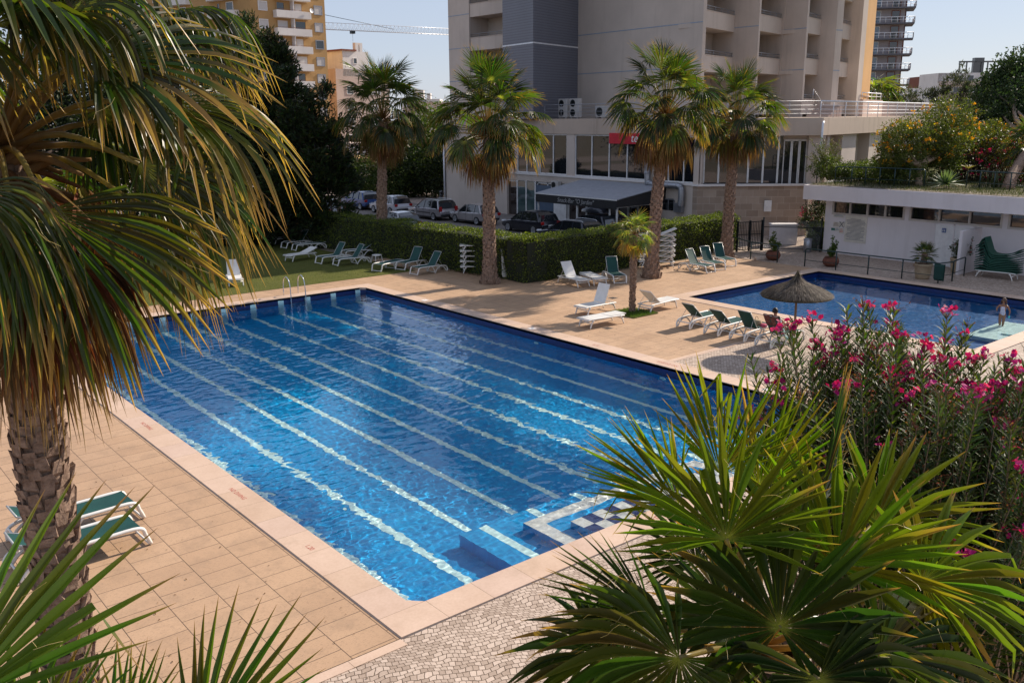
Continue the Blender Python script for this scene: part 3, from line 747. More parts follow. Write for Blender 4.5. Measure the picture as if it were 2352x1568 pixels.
# ------------------------------------------------------------------ the pool house
XH = 46.4; FX = 45.0
house = thing('pool_house', 'low white pool house with deep white fascia, strip windows and a planted roof', 'building', (0, 0, 0))
WP = MATS['white_plaster']
hp = lambda x, y: px(1807+x*.4056, 337+y*.4056, XH-.02)
mb = MB(); yl = 28.35
zt = 2.95
w1 = (hp(262, 350).y, hp(665, 350).y); w2 = (hp(700, 370).y, hp(1222, 370).y); w3 = (hp(1262, 400).y, hp(1262, 400).y-4.5)
zb, zc = 2.22, 2.9
ys = [yl, w1[0], w1[1], w2[0], w2[1], w3[0], w3[1], 4]
mb.span(XH, XH+.3, 4, yl, -.1, zb); mb.span(XH, XH+.3, 4, yl, zc, 3.0)
for i in range(0, 8, 2): mb.span(XH, XH+.3, ys[i+1], ys[i], zb, zc)
mb.span(XH+.3, 58, yl-.3, yl, -.1, 3.0)
mb.build('wall', WP, house)
mb = MB(); mb.span(FX, 60, 3, 28.95, 3.02, 3.80); mb.build('roof_slab', WP, house)
for (a, b), k in ((w1, 4), (w2, 3), (w3, 3)):
    mb = MB(); mb.span(XH+.1, XH+.13, b, a, zb, zc); wd = mb.build('window', MATS['dark_glass'], house)
    mb = MB()
    for i in range(k+1): y = b+(a-b)*i/k; mb.span(XH-.02, XH+.09, y-.05, y+.05, zb, zc)
    mb.span(XH-.03, XH+.09, b-.05, a+.05, zb-.06, zb+.05); mb.span(XH-.02, XH+.09, b, a, zc-.05, zc+.0)
    mb.build('window_frame', simple('aged_white_frame', (.50, .45, .40), .6), wd)
# double door with restroom sign
a, b = hp(838, 500), hp(1062, 500); mb = MB()
mb.rbox((XH-.03, (a.y+b.y)/2, 1.07), (.06, a.y-b.y, 2.14), .01); dr = mb.build('door', MATS['white_frame'], house)
mb = MB()
for y in (a.y, (a.y+b.y)/2, b.y): mb.box((XH-.07, y, 1.08), (.03, .06, 2.16))
mb.box((XH-.07, (a.y+b.y)/2, 2.14), (.03, a.y-b.y, .06)); mb.build('door_frame', WP, dr)
p = hp(894, 473); mb = MB(); mb.box((XH-.09, p.y, p.z), (.02, .2, .22)); si = mb.build('restroom_sign', simple('sign_blue', (.03, .08, .25), .4), dr)
mb = MB()
for s in (-1, 1):
    mb.box((XH-.102, p.y+s*.045, p.z-.02), (.006, .035, .09)); mb.box((XH-.102, p.y+s*.045, p.z+.055), (.006, .03, .03))
mb.build('restroom_figures', MATS['letter_white'], si)
# projecting side screen
mb = MB(); y0 = hp(1085, 500).y; mb.span(44.35, XH, y0-.14, y0+.0, -.02, 2.12); mb.build('screen_wall', WP, house)
# notices on the wall
simple('paper', (.62, .58, .50), .6); simple('paper_ink', (.10, .10, .14), .7); simple('ink_red', (.5, .05, .04), .6); simple('ink_green', (.03, .16, .12), .6); simple('ink_blue', (.08, .16, .30), .6); simple('ink_brown', (.16, .06, .04), .6)
def board(x0, y0, x1, y1, lines, label, mat='paper', ink='paper_ink', title=None, head=None, grp=None):
    a, b = hp(x0, y0), hp(x1, y1); cx, cz = (a.y+b.y)/2, (a.z+b.z)/2; W, H = a.y-b.y, a.z-b.z
    t = thing('notice_board', label, 'notice', (XH-.02, cx, cz), 0, grp)
    mb = MB(); mb.box((0, 0, 0), (.02, W, H)); mb.build('panel', MATS[mat], t)
    mb = MB(); random.seed(int(x0)); n = lines
    for i in range(n):
        w = W*(rnd(.45, .6) if i % 5 == 0 else rnd(.78, .88)); z = H*(.36-.80*i/max(1, n)); mb.box((-.013, rnd(-.03, .03)*W, z), (.004, w, H*.24/max(n, 1)))
    if n: mb.build('text_lines', MATS[ink], t)
    if title: text('title', title, H*.09 if head is None else head, (-.014, 0, H*.42), (R(90), 0, R(-90)), MATS['paper_ink'], t, .002)
    return t
board(335, 385, 445, 550, 17, 'tall cream notice of pool rules with many text lines on the white wall')
p = hp(394, 412); 
board(266, 380, 323, 402, 3, 'white and blue notice topmost of the small signs left of the rules', 'paper', 'ink_blue')
board(265, 425, 295, 456, 4, 'small brown bordered notice in the middle of the sign cluster', 'paper', 'ink_brown')
board(299, 425, 326, 456, 0, 'small notice with a crossed out symbol beside the brown one')
p = hp(312, 440); mb = MB()
for s in (-1, 1): mb.box((XH-.045, p.y, p.z), (.006, .42, .03), rot=Matrix.Rotation(s*R(50), 3, 'X'))
o = mb.build('cross_symbol', MATS['paper_ink']); o.parent = [x for x in COL.objects if x.name.startswith('notice_board')][-1]; o.location = -o.parent.location
board(253, 459, 272, 474, 0, 'small dark green sign at the bottom left of the sign cluster', 'ink_green')
board(275, 459, 296, 480, 2, 'small pale blue notice bottom middle of the sign cluster', 'paper', 'ink_blue')
board(299, 462, 321, 493, 3, 'small notice with a red heading bottom right of the sign cluster', 'paper', 'ink_red')

# ------------------------------------------------------------------ the ochre apartment block behind the trees
def block(name, label, corner, dirs, lens, z1, mat, cat='building'):
    """building with its near corner at plan point; faces run along dirs[0] (left) and dirs[1] (right)"""
    t = thing(name, label, cat, (0, 0, 0)); C = Vector(corner); a = Vector(dirs[0]).normalized(); b = Vector(dirs[1]).normalized()
    A = C+a*lens[0]; B = C+b*lens[1]; mb = MB(); mb.prism([(C.x, C.y), (B.x, B.y), (B.x+a.x*lens[0], B.y+a.y*lens[0]), (A.x, A.y)], 0, z1); mb.build('wall', MATS[mat], t)
    return t, C, a, b
def face(mb, C, d, n, u0, u1, z0, z1, t):
    """slab on a face: from u0 to u1 along d, standing t out along n"""
    p = C+d*u0; q = C+d*u1; mb.prism([(p.x, p.y), (q.x, q.y), (q.x+n.x*t, q.y+n.y*t), (p.x+n.x*t, p.y+n.y*t)], z0, z1)
def window(t, C, d, n, u, z, w, h, gl='sky_glass', fr='white_frame'):
    mb = MB(); face(mb, C, d, n, u, u+w, z, z+h, .03); wd = mb.build('window', MATS[gl], t)
    mb = MB(); f = .12
    face(mb, C, d, n, u-f, u, z-f, z+h+f, .1); face(mb, C, d, n, u+w, u+w+f, z-f, z+h+f, .1); face(mb, C, d, n, u, u+w, z-f, z, .1); face(mb, C, d, n, u, u+w, z+h, z+h+f, .1)
    mb.build('window_frame', MATS[fr], wd); return wd
oc, C, a, b = block('apartment_block', 'tall ochre apartment block with white balcony fronts behind the dark conifer', (68.7, 150.8), ((-.257, .966), (1, .094)), (42, 14.6), 36, 'ochre_plaster')
nb = Vector((b.y, -b.x)); na = Vector((-a.y, a.x)) if Vector((-a.y, a.x)).dot(-C) > 0 else Vector((a.y, -a.x))
for k in range(12):
    z = 1.3+k*2.88
    window(oc, C, b, nb, 1.5, z+.9, 1.5, 1.3, 'shutter'); window(oc, C, b, nb, 12.4, z+.9, 1.5, 1.3, 'shutter' if k % 3 else 'dark_glass', 'grey_metal')
    # recessed-looking balcony pair: dark recess, white parapet, divider
    mb = MB(); face(mb, C, b, nb, 4.2, 11.0, z-.15, z+1.0, 1.15); face(mb, C, b, nb, 4.2, 11.0, z-.2, z-.15, 1.1); bb = mb.build('balcony', MATS['white_render'], oc)
    mb = MB(); face(mb, C+nb*1.1, b, nb, 4.3, 10.9, z+1.12, z+1.17, .05); mb.build('handrail', MATS['brick_red_render'], bb)
    mb = MB(); face(mb, C, b, nb, 7.55, 7.75, z+1, z+2.7, 1.0); mb.build('divider', MATS['white_render'], bb)
    for u in (4.9, 8.4): window(oc, C, b, nb, u, z+.9, 2.0 if (k+int(u)) % 2 else 1.4, 1.4, 'dark_glass' if (k+int(u)) % 3 == 0 else 'shutter', 'ochre_plaster')
    # left face
    for u0 in (3, 16, 29):
        pts = []
        mb = MB(); p0 = C+a*u0+na*0; 
        prof = [(0, 0), (.25, .8), (1.0, 1.3), (6.5, 1.3), (7.6, .8), (8, 0)]
        mb.prism([((C+a*(u0+x)+na*y).x, (C+a*(u0+x)+na*y).y) for x, y in prof], z-.2, z+.9); bb = mb.build('balcony', MATS['white_render'], oc)
        window(oc, C, a, na, u0+1.5, z+.95, 1.6, 1.3, 'dark_glass'); window(oc, C, a, na, u0+9.5, z+.9, 1.3, 1.2, 'shutter')
        window(oc, C, a, na, u0+5, z+.95, .6, 1.3, 'brown_glass', 'ochre_plaster')
for u, k in ((4.4, 10), (7.0, 9), (10.9, 8), (4.6, 6)):      # satellite dishes
    mb = MB(); q = C+b*u+nb*1.35; mb.lathe([(0.02, 0), (.25, .04), (.42, .13)], (0, 0, 0), 14, False)
    o = mb.build('satellite_dish', MATS['white_frame'], oc); o.location = (q.x, q.y, 1.3+k*2.88+1.2); o.rotation_euler = (R(75), 0, R(15))
# pale house with chimneys behind the ochre block
t, C, a, b = block('white_house', 'pale pinkish house with red roof edge and chimneys beside the ochre block', (88, 158), ((-.1, 1), (1, .15)), (14, 13), 16.5, 'pink_render')
nb = Vector((b.y, -b.x))
mb = MB(); face(mb, C, b, nb, 1.8, 8, 15.2, 19.8, -9); mb.build('upper_storey', MATS['white_render'], t)
mb = MB(); face(mb, C+nb*.3, b, nb, 1.5, 5.0, 19.8, 20.1, -9.6); mb.build('roof', MATS['brick_red_render'], t)
mb = MB(); face(mb, C, b, nb, 5.0, 5.7, 19.8, 21.4, -.8); face(mb, C, b, nb, 6.1, 6.7, 19.8, 21.4, -.8); mb.build('chimney', MATS['white_render'], t)
window(t, C, b, nb, 4.4, 17.6, .7, .9, 'dark_glass'); window(t, C, b, nb, 7.0, 16.8, .5, .6, 'dark_glass'); window(t, C, b, nb, 9.5, 12, 1.2, 1.4, 'dark_glass')
for k in range(4): window(t, C, b, nb, 2.5, 3+k*3, 1.4, 1.3, 'dark_glass'); window(t, C, b, nb, 8.5, 3+k*3, 1.4, 1.3, 'shutter')
# modern low block and pale buildings further off, seen past the hotel
def far_block(name, label, vx0, vx1, vy, depth, mat, floors, rows=3, cols=4, terr=True):
    p = dp(vx0, vy, depth); q = dp(vx1, vy, depth); C = Vector(p[:2]); b = (Vector(q[:2])-C); W = b.length; b.normalize(); n = Vector((b.y, -b.x)); top = p.z
    t = thing(name, label, 'building', (0, 0, 0)); mb = MB(); face(mb, C, b, n, 0, W, 0, top, -12); mb.build('wall', MATS[mat], t)
    for r in range(rows):
        z = top-3*(r+1)
        if terr:
            mb = MB(); face(mb, C, b, n, .2, W*.55, z-.15, z+.9, 1.2); mb.build('balcony', MATS['white_render' if mat != 'white_render' else 'pink_render'], t)
        for c in range(cols):
            window(t, C, b, n, W*(c+.25)/cols, z+.9, W/cols*.5, 1.4, 'dark_glass' if (c+r) % 3 else 'shutter')
    return t, C, b, n, W, top
far_block('apartment_block', 'low modern block with grey roof edge and open loggias seen left of the hotel', 978, 1040, 236, 190, 'sandy_concrete', 3, 3, 3)
t, C, b, n, W, top = far_block('apartment_block', 'pale distant block with white roof boxes behind the low modern one', 925, 1010, 228, 260, 'white_render', 5, 4, 6)
mb = MB(); face(mb, C, b, n, 3, 6, top, top+2.5, -3); face(mb, C, b, n, 7, 8, top, top+1.6, -3); mb.build('roof_box', MATS['white_render'], t)
far_block('apartment_block', 'brown rendered low building across the road behind the second palm', 770, 860, 330, 150, 'pink_render', 3, 2, 5, False)
far_block('shop_building', 'long low ochre building with a red band across the car park', 640, 1015, 366, 128, 'ochre_plaster', 1, 1, 9, False)
# right: brown grey tower with wraparound balconies
K = dp(2058, 260, 183); KC = Vector(K[:2])
tw = thing('apartment_tower', 'slim grey brown tower with white railed wraparound balconies right of the hotel', 'building', (0, 0, 0))
a = Vector((-.30, .95)).normalized(); b = Vector((1, .14)).normalized(); na = Vector((-a.y, a.x)) if Vector((-a.y, a.x)).dot(-KC) > 0 else Vector((a.y, -a.x)); nb = Vector((b.y, -b.x))
# faces turned so that the near corner points at the pool
a = Vector((-.62, .78)).normalized(); na = Vector((-.78, -.62)).normalized(); b = Vector((.95, .62)).normalized(); nb = Vector((b.y, -b.x))
mb = MB(); A = KC+a*16; B = KC+b*8; mb.prism([(KC.x, KC.y), (B.x, B.y), (B.x+a.x*16, B.y+a.y*16), (A.x, A.y)], 0, 44); mb.build('wall', MATS['grey_render'], tw)
mb = MB(); face(mb, KC+na*.0, a, na, 9.5, 12.5, 0, 28, 1.4); face(mb, KC, b, nb, 4.0, 6.0, 0, 44, .6); mb.build('brick_panel', MATS['brick_red_render'], tw)
for k in range(13):
    z = 4.6+k*2.9; o = 2.0
    lo = k in (3, 4, 99)
    P = [KC+a*9.2+na*o, KC+a*(-.0)+na*o, KC+na*o+nb*.3, KC+b*(2.2 if k % 5 == 1 else 5.5)+nb*o, KC+b*(2.2 if k % 5 == 1 else 5.5), KC, KC+a*9.2]
    c0 = KC+na*o*.8+nb*o*.8; P[1] = c0; del P[2]
    mb = MB(); mb.prism([(q.x, q.y) for q in P], z-.25, z); sb = mb.build('balcony', simple('slab_dark', (.12, .12, .14), .7), tw)
    railing(sb, [(q.x, q.y, z) for q in P[:3]], 1.05, 2, 1.1, 'white_metal', .05, .06)
    wd = window(tw, KC, a, na, 4.6, z+.1, 1.9, 2.2, 'sky_glass'); window(tw, KC, a, na, 1.0, z+.1, 1.4, 2.2, 'brown_glass', 'brick_red_render')
    window(tw, KC, b, nb, 1.5, z+.2, 1.3, 2.1, 'brown_glass', 'brick_red_render')
# right background houses
t, C, b, n, W, top = far_block('apartment_block', 'white stepped apartment block with a rooftop pergola on the right skyline', 2158, 2330, 168, 240, 'white_render', 8, 5, 6)
mb = MB()
for i in range(9): mb.wall(C+b*(5+i*(W-5)/8), C+b*(5.3+i*(W-5)/8), top, top+2.6, .3, 1)
mb.wall(C+b*5, C+b*W, top+2.6, top+3.0, .5, 1); mb.wall(C+b*9, C+b*11.5, top, top+3.8, 1.5, 1); mb.build('pergola', MATS['brown_glass'], t)
mb = MB(); face(mb, C, b, n, 0, 5, top-2.6, top-.1, -.5); mb.build('roof_box', MATS['white_render'], t)
far_block('apartment_block', 'small white distant block just right of the brown tower', 2088, 2120, 203, 300, 'white_render', 5, 4, 3)
far_block('apartment_block', 'narrow dark red distant block between the two white ones', 2118, 2148, 176, 330, 'brick_red_render', 5, 4, 3, False)
far_block('apartment_block', 'pale grey distant block behind the dark red one', 2134, 2166, 188, 380, 'pink_render', 5, 4, 3, False)
# tower crane far behind
cr = thing('tower_crane', 'white lattice jib of a tower crane crossing the sky between two buildings', 'crane', (0, 0, 0))
p, q = dp(700, 66, 260), dp(1110, 84, 300)
mb = MB(); d = (q-p); N = 46; up = Vector((0, 0, 1.9)); s = d.normalized().cross(Vector((0, 0, 1)))*.7
for o in (s, -s): mb.tube([p+o, q+o], .08, 5)
mb.tube([p+up, q+up], .08, 5)
for i in range(N):
    A = p.lerp(q, i/N); B = p.lerp(q, (i+.5)/N)+up; D = p.lerp(q, (i+1)/N)
    for o in (s, -s): mb.tube([A+o, B, D+o], .04, 4)
mb.build('jib', MATS['white_metal'], cr)
mb = MB(); mb.tube([dp(700, 25, 260), dp(905, 68, 279)], .07, 4); m_ = p.lerp(q, .24); mb.tube([m_, m_-Vector((0, 0, 14))], .04, 4); mb.box(m_-Vector((0, 0, .5)), (1.2, 1.2, .8)); mb.build('cables', MATS['black_metal'], cr)
mb = MB(); m_ = q
for sx in (-1, 1):
    for sy in (-1, 1): mb.tube([(m_.x+sx, m_.y+sy, 0), (m_.x+sx, m_.y+sy, m_.z+8)], .12, 4)
for i in range(28):
    z = i*1.6
    if z < m_.z+6:
        for s1 in (-1, 1): mb.tube([(m_.x-s1, m_.y-1, z), (m_.x+s1, m_.y-1, z+1.6)], .07, 4); mb.tube([(m_.x-1, m_.y-s1, z), (m_.x-1, m_.y+s1, z+1.6)], .07, 4)
mb.build('mast', MATS['white_metal'], cr)
# ------------------------------------------------------------------ plant materials (colour comes from the leaf's own tint attribute)
def m_leaf(name, rough=.38, trans=.35, spec=.6, gain=(1, 1, 1), tg=1.6):
    t = NT(name); a = t.n('ShaderNodeAttribute', attribute_name='tint')
    g = t.geo(); c = t.mix(.5, a.outputs['Color'], t.ramp(t.noise(g, 6, 3), [(.3, (.7, .7, .7)), (.7, (1.15, 1.15, 1.1))]), 'MULTIPLY')
    p = t.n('ShaderNodeBsdfPrincipled'); t.l(c, p.inputs['Base Color']); p.inputs['Roughness'].default_value = rough; p.inputs['Specular IOR Level'].default_value = spec
    tr = t.n('ShaderNodeBsdfTranslucent'); ct = t.mix(1.0, c, (1.15*tg, 1.25*tg, .45*tg), 'MULTIPLY'); t.l(ct, tr.inputs[0])
    mx = t.n('ShaderNodeMixShader'); mx.inputs[0].default_value = trans; t.l(p.outputs[0], mx.inputs[1]); t.l(tr.outputs[0], mx.inputs[2]); t.l(mx.outputs[0], t.out.inputs[0])
    MATS[name] = t.m; return t.m
m_leaf('palm_leaf', .36, .36, .42, tg=2.6); m_leaf('shrub_leaf', .48, .3, .4, tg=1.8); m_leaf('tree_leaf', .6, .25, .3); m_leaf('petal', .6, .4, .2, tg=1.1); m_leaf('dead_leaf', .7, .25, .2)
def m_bark(name, c1, c2, sc=(14, 14, 3)):
    t = NT(name); g = t.geo(); c = t.ramp(t.noise(t.map(g, sc), 1.0, 6, .7), [(.3, c1), (.7, c2)])
    t.pbr(c, .9, 0, t.bump(t.noise(t.map(g, sc), 2.0, 5, .7), .8, .02), .2); MATS[name] = t.m; return t.m
m_bark('palm_bark', (.12, .075, .05), (.34, .24, .18)); m_bark('palm_boot', (.10, .06, .042), (.40, .28, .21), (12, 12, 12)); m_bark('grey_bark', (.10, .08, .065), (.24, .19, .15)); m_bark('dark_bark', (.035, .025, .02), (.09, .065, .05))
m_bark('tan_bark', (.22, .15, .10), (.40, .29, .2)); m_bark('petiole', (.16, .13, .03), (.30, .22, .07), (3, 3, 3)); m_bark('soil', (.05, .035, .025), (.11, .08, .055), (20, 20, 20))

GREENS = [(.024, .038, .006), (.034, .050, .007), (.020, .032, .006), (.050, .064, .010)]
DEADC = [(.15, .075, .03), (.20, .11, .045), (.11, .05, .022), (.28, .17, .08)]
def lerp3(a, b, t): return tuple(a[i]+(b[i]-a[i])*t for i in range(3))
def fan(mb, H, ax, nrm, Rr, nseg=36, spread=290, split=.5, droop=.5, wid=1.0, steps=6, green=None, tip=(.34, .19, .06), tipfrac=.18, fold=.22, rng=None, cup=0.0, thread=0, rag=0.10):
    """one palmate leaf blade: folded segments joined to `split`, free and hanging beyond"""
    rg = rng or random; H = Vector(H); ax = Vector(ax).normalized(); nrm = Vector(nrm); nrm = (nrm-ax*nrm.dot(ax)).normalized(); lat = ax.cross(nrm)
    sp = R(spread); dth = sp/nseg; base = green or rg.choice(GREENS); G = Vector((0, 0, -1))
    for i in range(nseg):
        th = -sp/2+(i+.5)*dth; u = abs(th)/(sp/2)
        L = Rr*(1-.34*u*u)*rg.uniform(.93, 1.05); d = (ax*math.cos(th)+lat*math.sin(th)+nrm*(cup*(u**1.5)+rg.uniform(-.03, .03))).normalized()
        acr = (-ax*math.sin(th)+lat*math.cos(th)).normalized(); p = H.copy(); dr = droop*rg.uniform(.7, 1.3); vs = []; cs = []
        c0 = tuple(x*rg.uniform(.7, 1.35) for x in base); tf = tipfrac*rg.uniform(.3, 1.8); kink = None
        if rag and rg.random() < rag:
            q_ = rg.random()
            if q_ < .4: L *= rg.uniform(.55, .85)
            elif q_ < .75: kink = rg.randint(int(steps*.5), steps-1)
            else: tf = min(.8, tf*3+.2)
        wmax = 2*split*L*math.tan(dth/2)*wid*1.02
        for k in range(steps+1):
            s = k/steps
            if k:
                x_ = (s-(split+.10))/.22; g = dr*(2.6*math.exp(-x_*x_)+.55*max(0, s-split))*1.6/steps
                d = (d+G*g+acr*rg.uniform(-.02-.05*rag, .02+.05*rag)).normalized()
                if kink == k: d = (d*.3+G*.8+acr*rg.uniform(-.5, .5)).normalized()
                p = p+d*(L/steps)
            w = 2*s*L*math.tan(dth/2)*1.02 if s <= split else wmax*(1-((s-split)/(1-split)))**.85
            w = max(w, .0008*Rr); side = (acr-d*acr.dot(d)).normalized(); nn = side.cross(d); 
            if nn.dot(nrm) < 0: nn = -nn
            f = nn*(w*fold)
            vs += [p-side*(w/2)+f, p-f*.6, p+side*(w/2)+f]
            t = max(0, (s-(1-tf))/max(tf, .01)) if tf > 0 else 0
            cc = lerp3(c0, tip, min(1, t)); 
            if s < .12: cc = lerp3((.30, .30, .06), cc, s/.12)
            cs += [(*cc, 1)]*3
        fs = []
        for k in range(steps): b = k*3; fs += [(b, b+1, b+4, b+3), (b+1, b+2, b+5, b+4)]
        o = mb.smooth; mb.smooth = False; mb.add(vs, fs, cs); mb.smooth = o
        if thread and rg.random() < thread:       # pale fibres at the split
            q = H+(vs[3*int(steps*split)]-H)*1.0; e = Vector(vs[3*int(steps*split)+0]); pts = [e]; dd = (d+Vector((rg.uniform(-1, 1), rg.uniform(-1, 1), rg.uniform(-1, .6)))*.8).normalized()
            for k in range(4): dd = (dd+Vector((rg.uniform(-1, 1), rg.uniform(-1, 1), rg.uniform(-1, .6)))*.55).normalized(); pts.append(pts[-1]+dd*Rr*.05)
            mb.tube(pts, .0012, 3, False, [(.42, .34, .2, 1)]*len(pts))
def petiole(mb, a, b, r0=.03, r1=.013, sag=.12, n=6, col=(.20, .17, .05)):
    a = Vector(a); b = Vector(b); m_ = (a+b)/2+Vector((0, 0, sag*(b-a).length)); pts = arc([a, m_, b], 4)
    N = len(pts); mb.tube(pts, [r0+(r1-r0)*i/(N-1) for i in range(N)], n, True, [(*lerp3((.25, .14, .07), col, min(1, i/(N-1)*1.6)), 1) for i in range(N)])
def palm_trunk(mb_core, mb_boot, base, H, r0, r1, flare=1.6, boots=300, bs=.12, lean=(0, 0), z0=0, rng=random, stand=1.0, roll=0):
    """tapering trunk with spiral leaf bases cut to stubs"""
    n = 16; P = []; rad = []
    for i in range(n+1):
        s = i/n; P.append(Vector(base)+Vector((lean[0]*s**1.5, lean[1]*s**1.5, H*s))); rad.append((r0+(r1-r0)*s)*(1+(flare-1)*math.exp(-s*H/.35)))
    mb_core.tube(P, rad, 14)
    for j in range(boots):
        s = (j+.5)/boots
        if s*H < z0: continue
        an = j*2.39996+rng.uniform(-.12, .12); i = min(n-1, int(s*n)); f = s*n-i; c = P[i].lerp(P[i+1], f); r = rad[i]*(1-f)+rad[i+1]*f
        o = Vector((math.cos(an), math.sin(an), 0)); t = Vector((-o.y, o.x, 0)); w = bs*rng.uniform(.75, 1.15); h = bs*rng.uniform(.9, 1.5); th = bs*.28*stand*rng.uniform(.6, 1.5)
        b0 = c+o*r*.94; up = Vector((0, 0, 1)); tw = t*rng.uniform(-.3, .3)*w
        k1 = (rng.uniform(.8, 1.15)); vs = [b0-t*w*.62-up*h*.5, b0+t*w*.62-up*h*.5, b0+o*th*1.0+t*w*.42*k1+up*h*.5+tw, b0+o*th*1.25-t*w*.42+up*h*.45*k1+tw, b0+o*(th*.2)-t*w*.3+up*h*.30, b0+o*(th*.2)+t*w*.3+up*h*.30, b0+o*th*.8-up*h*.25-t*w*.5, b0+o*th*.8-up*h*.25+t*w*.5]
        mb_boot.add(vs, [(0, 1, 7, 6), (6, 7, 2, 3), (3, 2, 5, 4), (1, 5, 2, 7), (0, 6, 3, 4)])
def washingtonia(label, base, zh, tall, spreadm, seed, nl=44, nd=16, group='tall fan palms around the pool', lean=(0, 0), r0=.285, skirt=1.0):
    rg = random.Random(seed); t = thing('fan_palm', label, 'palm tree', base, 0, group)
    core, boot = MB(), MB(); palm_trunk(core, boot, (0, 0, 0), zh-.2, r0, r0*.62, 1.75, 330, .20, lean, 0, rg); core.build('trunk', MATS['palm_bark'], t); boot.build('leaf_bases', MATS['palm_boot'], t)
    heart = Vector((lean[0], lean[1], zh)); mb = MB(); db = MB()
    for j in range(nl):
        s = j/(nl-1); el = R(84-s*112); az = j*2.39996+rg.uniform(-.25, .25); out = Vector((math.cos(az)*math.cos(el), math.sin(az)*math.cos(el), math.sin(el)))
        pl = spreadm*((.42+.22*math.sin(min(1, s*1.3)*PI*.6)) if s > .22 else .70)*rg.uniform(.8, 1.15); hp_ = heart+out*pl+Vector((0, 0, .12*pl)); RB = spreadm*.45*rg.uniform(.85, 1.12)
        petiole(mb, heart+out*.12-Vector((0, 0, .1*s)), hp_, .032, .014, .06, 5)
        el2 = el-R(10+26*s); ax = Vector((math.cos(az)*math.cos(el2), math.sin(az)*math.cos(el2), math.sin(el2))); nr = Vector((-math.cos(az)*math.sin(el2), -math.sin(az)*math.sin(el2), math.cos(el2)))+Vector((rg.uniform(-.5, .5), rg.uniform(-.5, .5), 0))
        if s < .15: nr = -Vector((math.cos(az), math.sin(az), -.2))
        fan(mb, hp_, ax, nr, RB, 30, 120 if s < .12 else rg.uniform(190, 260), .48, .12+.62*s, 1, 6, None, (.34, .17, .05), .10+.35*max(0, s-.35), .2, rg, .12)
    for j in range(nd):
        s = j/nd; el = R(-34-46*s*rg.uniform(.8, 1.05)); az = j*2.39996+rg.uniform(-.4, .4); out = Vector((math.cos(az)*math.cos(el), math.sin(az)*math.cos(el), math.sin(el))); pl = spreadm*.40*rg.uniform(.8, 1.1); hp_ = heart+out*pl
        petiole(db, heart-Vector((0, 0, .3)), hp_, .03, .012, .05, 4, (.2, .11, .05))
        gr = rg.random() < .35 and s < .5
        fan(db, hp_, out+Vector((0, 0, -.5)), Vector((math.cos(az), math.sin(az), .3)), spreadm*.46*skirt*rg.uniform(.85, 1.2), 24, 200, .4, 1.3, .8, 6, (.10, .085, .02) if gr else rg.choice(DEADC), rg.choice(DEADC), .5, .2, rg, .1)
    mb.build('crown', MATS['palm_leaf'], t); db.build('dead_fronds', MATS['dead_leaf'], t)
    return t
washingtonia('tall fan palm on the lawn edge, nearest the dark conifer and farthest of the four', (27.09, 44.3, 0), 7.5, 11.2, 3.05, 11, 44, 22, lean=(.25, -.2), skirt=1.0)
washingtonia('tall fan palm beside the folded lounger stack, in front of the silver cars', (26.03, 33.1, 0), 6.8, 9.7, 3.05, 22, 54, 12)
washingtonia('tall fan palm hiding the red sign, white lounger frames stacked at its foot', (32.8, 29.1, 0), 7.6, 10.9, 2.95, 33, 42, 24, lean=(.35, -.25), skirt=1.2)
washingtonia('tall fan palm nearest the black metal gate, standing against the hedge end', (40.79, 30.8, 0), 7.1, 9.9, 2.9, 44, 46, 16, lean=(.15, -.1))

# the small windmill palm between the white loungers
def small_palm(label, base, zh, spreadm, seed, nl, trunk_r, cat='palm tree', name='windmill_palm', boots=160, bs=.09, group=None, droop=.25, lo=-60):
    rg = random.Random(seed); t = thing(name, label, cat, base, 0, group); core, boot = MB(), MB()
    palm_trunk(core, boot, (0, 0, 0), zh, trunk_r, trunk_r*1.5, 1.0, boots, bs, (0, 0), 0, rg, 1.6); core.build('trunk', MATS['palm_bark'], t); boot.build('leaf_bases', MATS['palm_boot'], t)
    mb = MB(); heart = Vector((0, 0, zh))
    for j in range(nl):
        s = j/(nl-1); el = R(75-s*(75-lo)); az = j*2.39996; out = Vector((math.cos(az)*math.cos(el), math.sin(az)*math.cos(el), math.sin(el))); hp_ = heart+out*spreadm*.5+Vector((0, 0, .05)); petiole(mb, heart, hp_, .014, .007, .08, 5)
        el2 = el-R(15+20*s); ax = Vector((math.cos(az)*math.cos(el2), math.sin(az)*math.cos(el2), math.sin(el2))); nr = Vector((-math.cos(az)*math.sin(el2), -math.sin(az)*math.sin(el2), math.cos(el2)))
        br = s > .8
        fan(mb, hp_, ax, nr, spreadm*.5*rg.uniform(.9, 1.1), 22, 250, .4, droop+.3*s, 1, 4, (.20, .14, .03) if br else rg.choice([(.075, .10, .018), (.10, .125, .02)]), (.34, .2, .06), .15, .2, rg, .1)
    mb.build('crown', MATS['palm_leaf'], t); return t
small_palm('small rough trunked palm in a square of grass between white loungers', (26.15, 24.15, 0), 3.1, 1.15, 5, 22, .085)
mb = MB(); rg = random.Random(3)
mb.span(25.4, 26.8, 23.35, 24.75, -.01, .03)
gp_ = mb.build('planting_square', MATS['grass']); gp_['kind'] = 'structure'
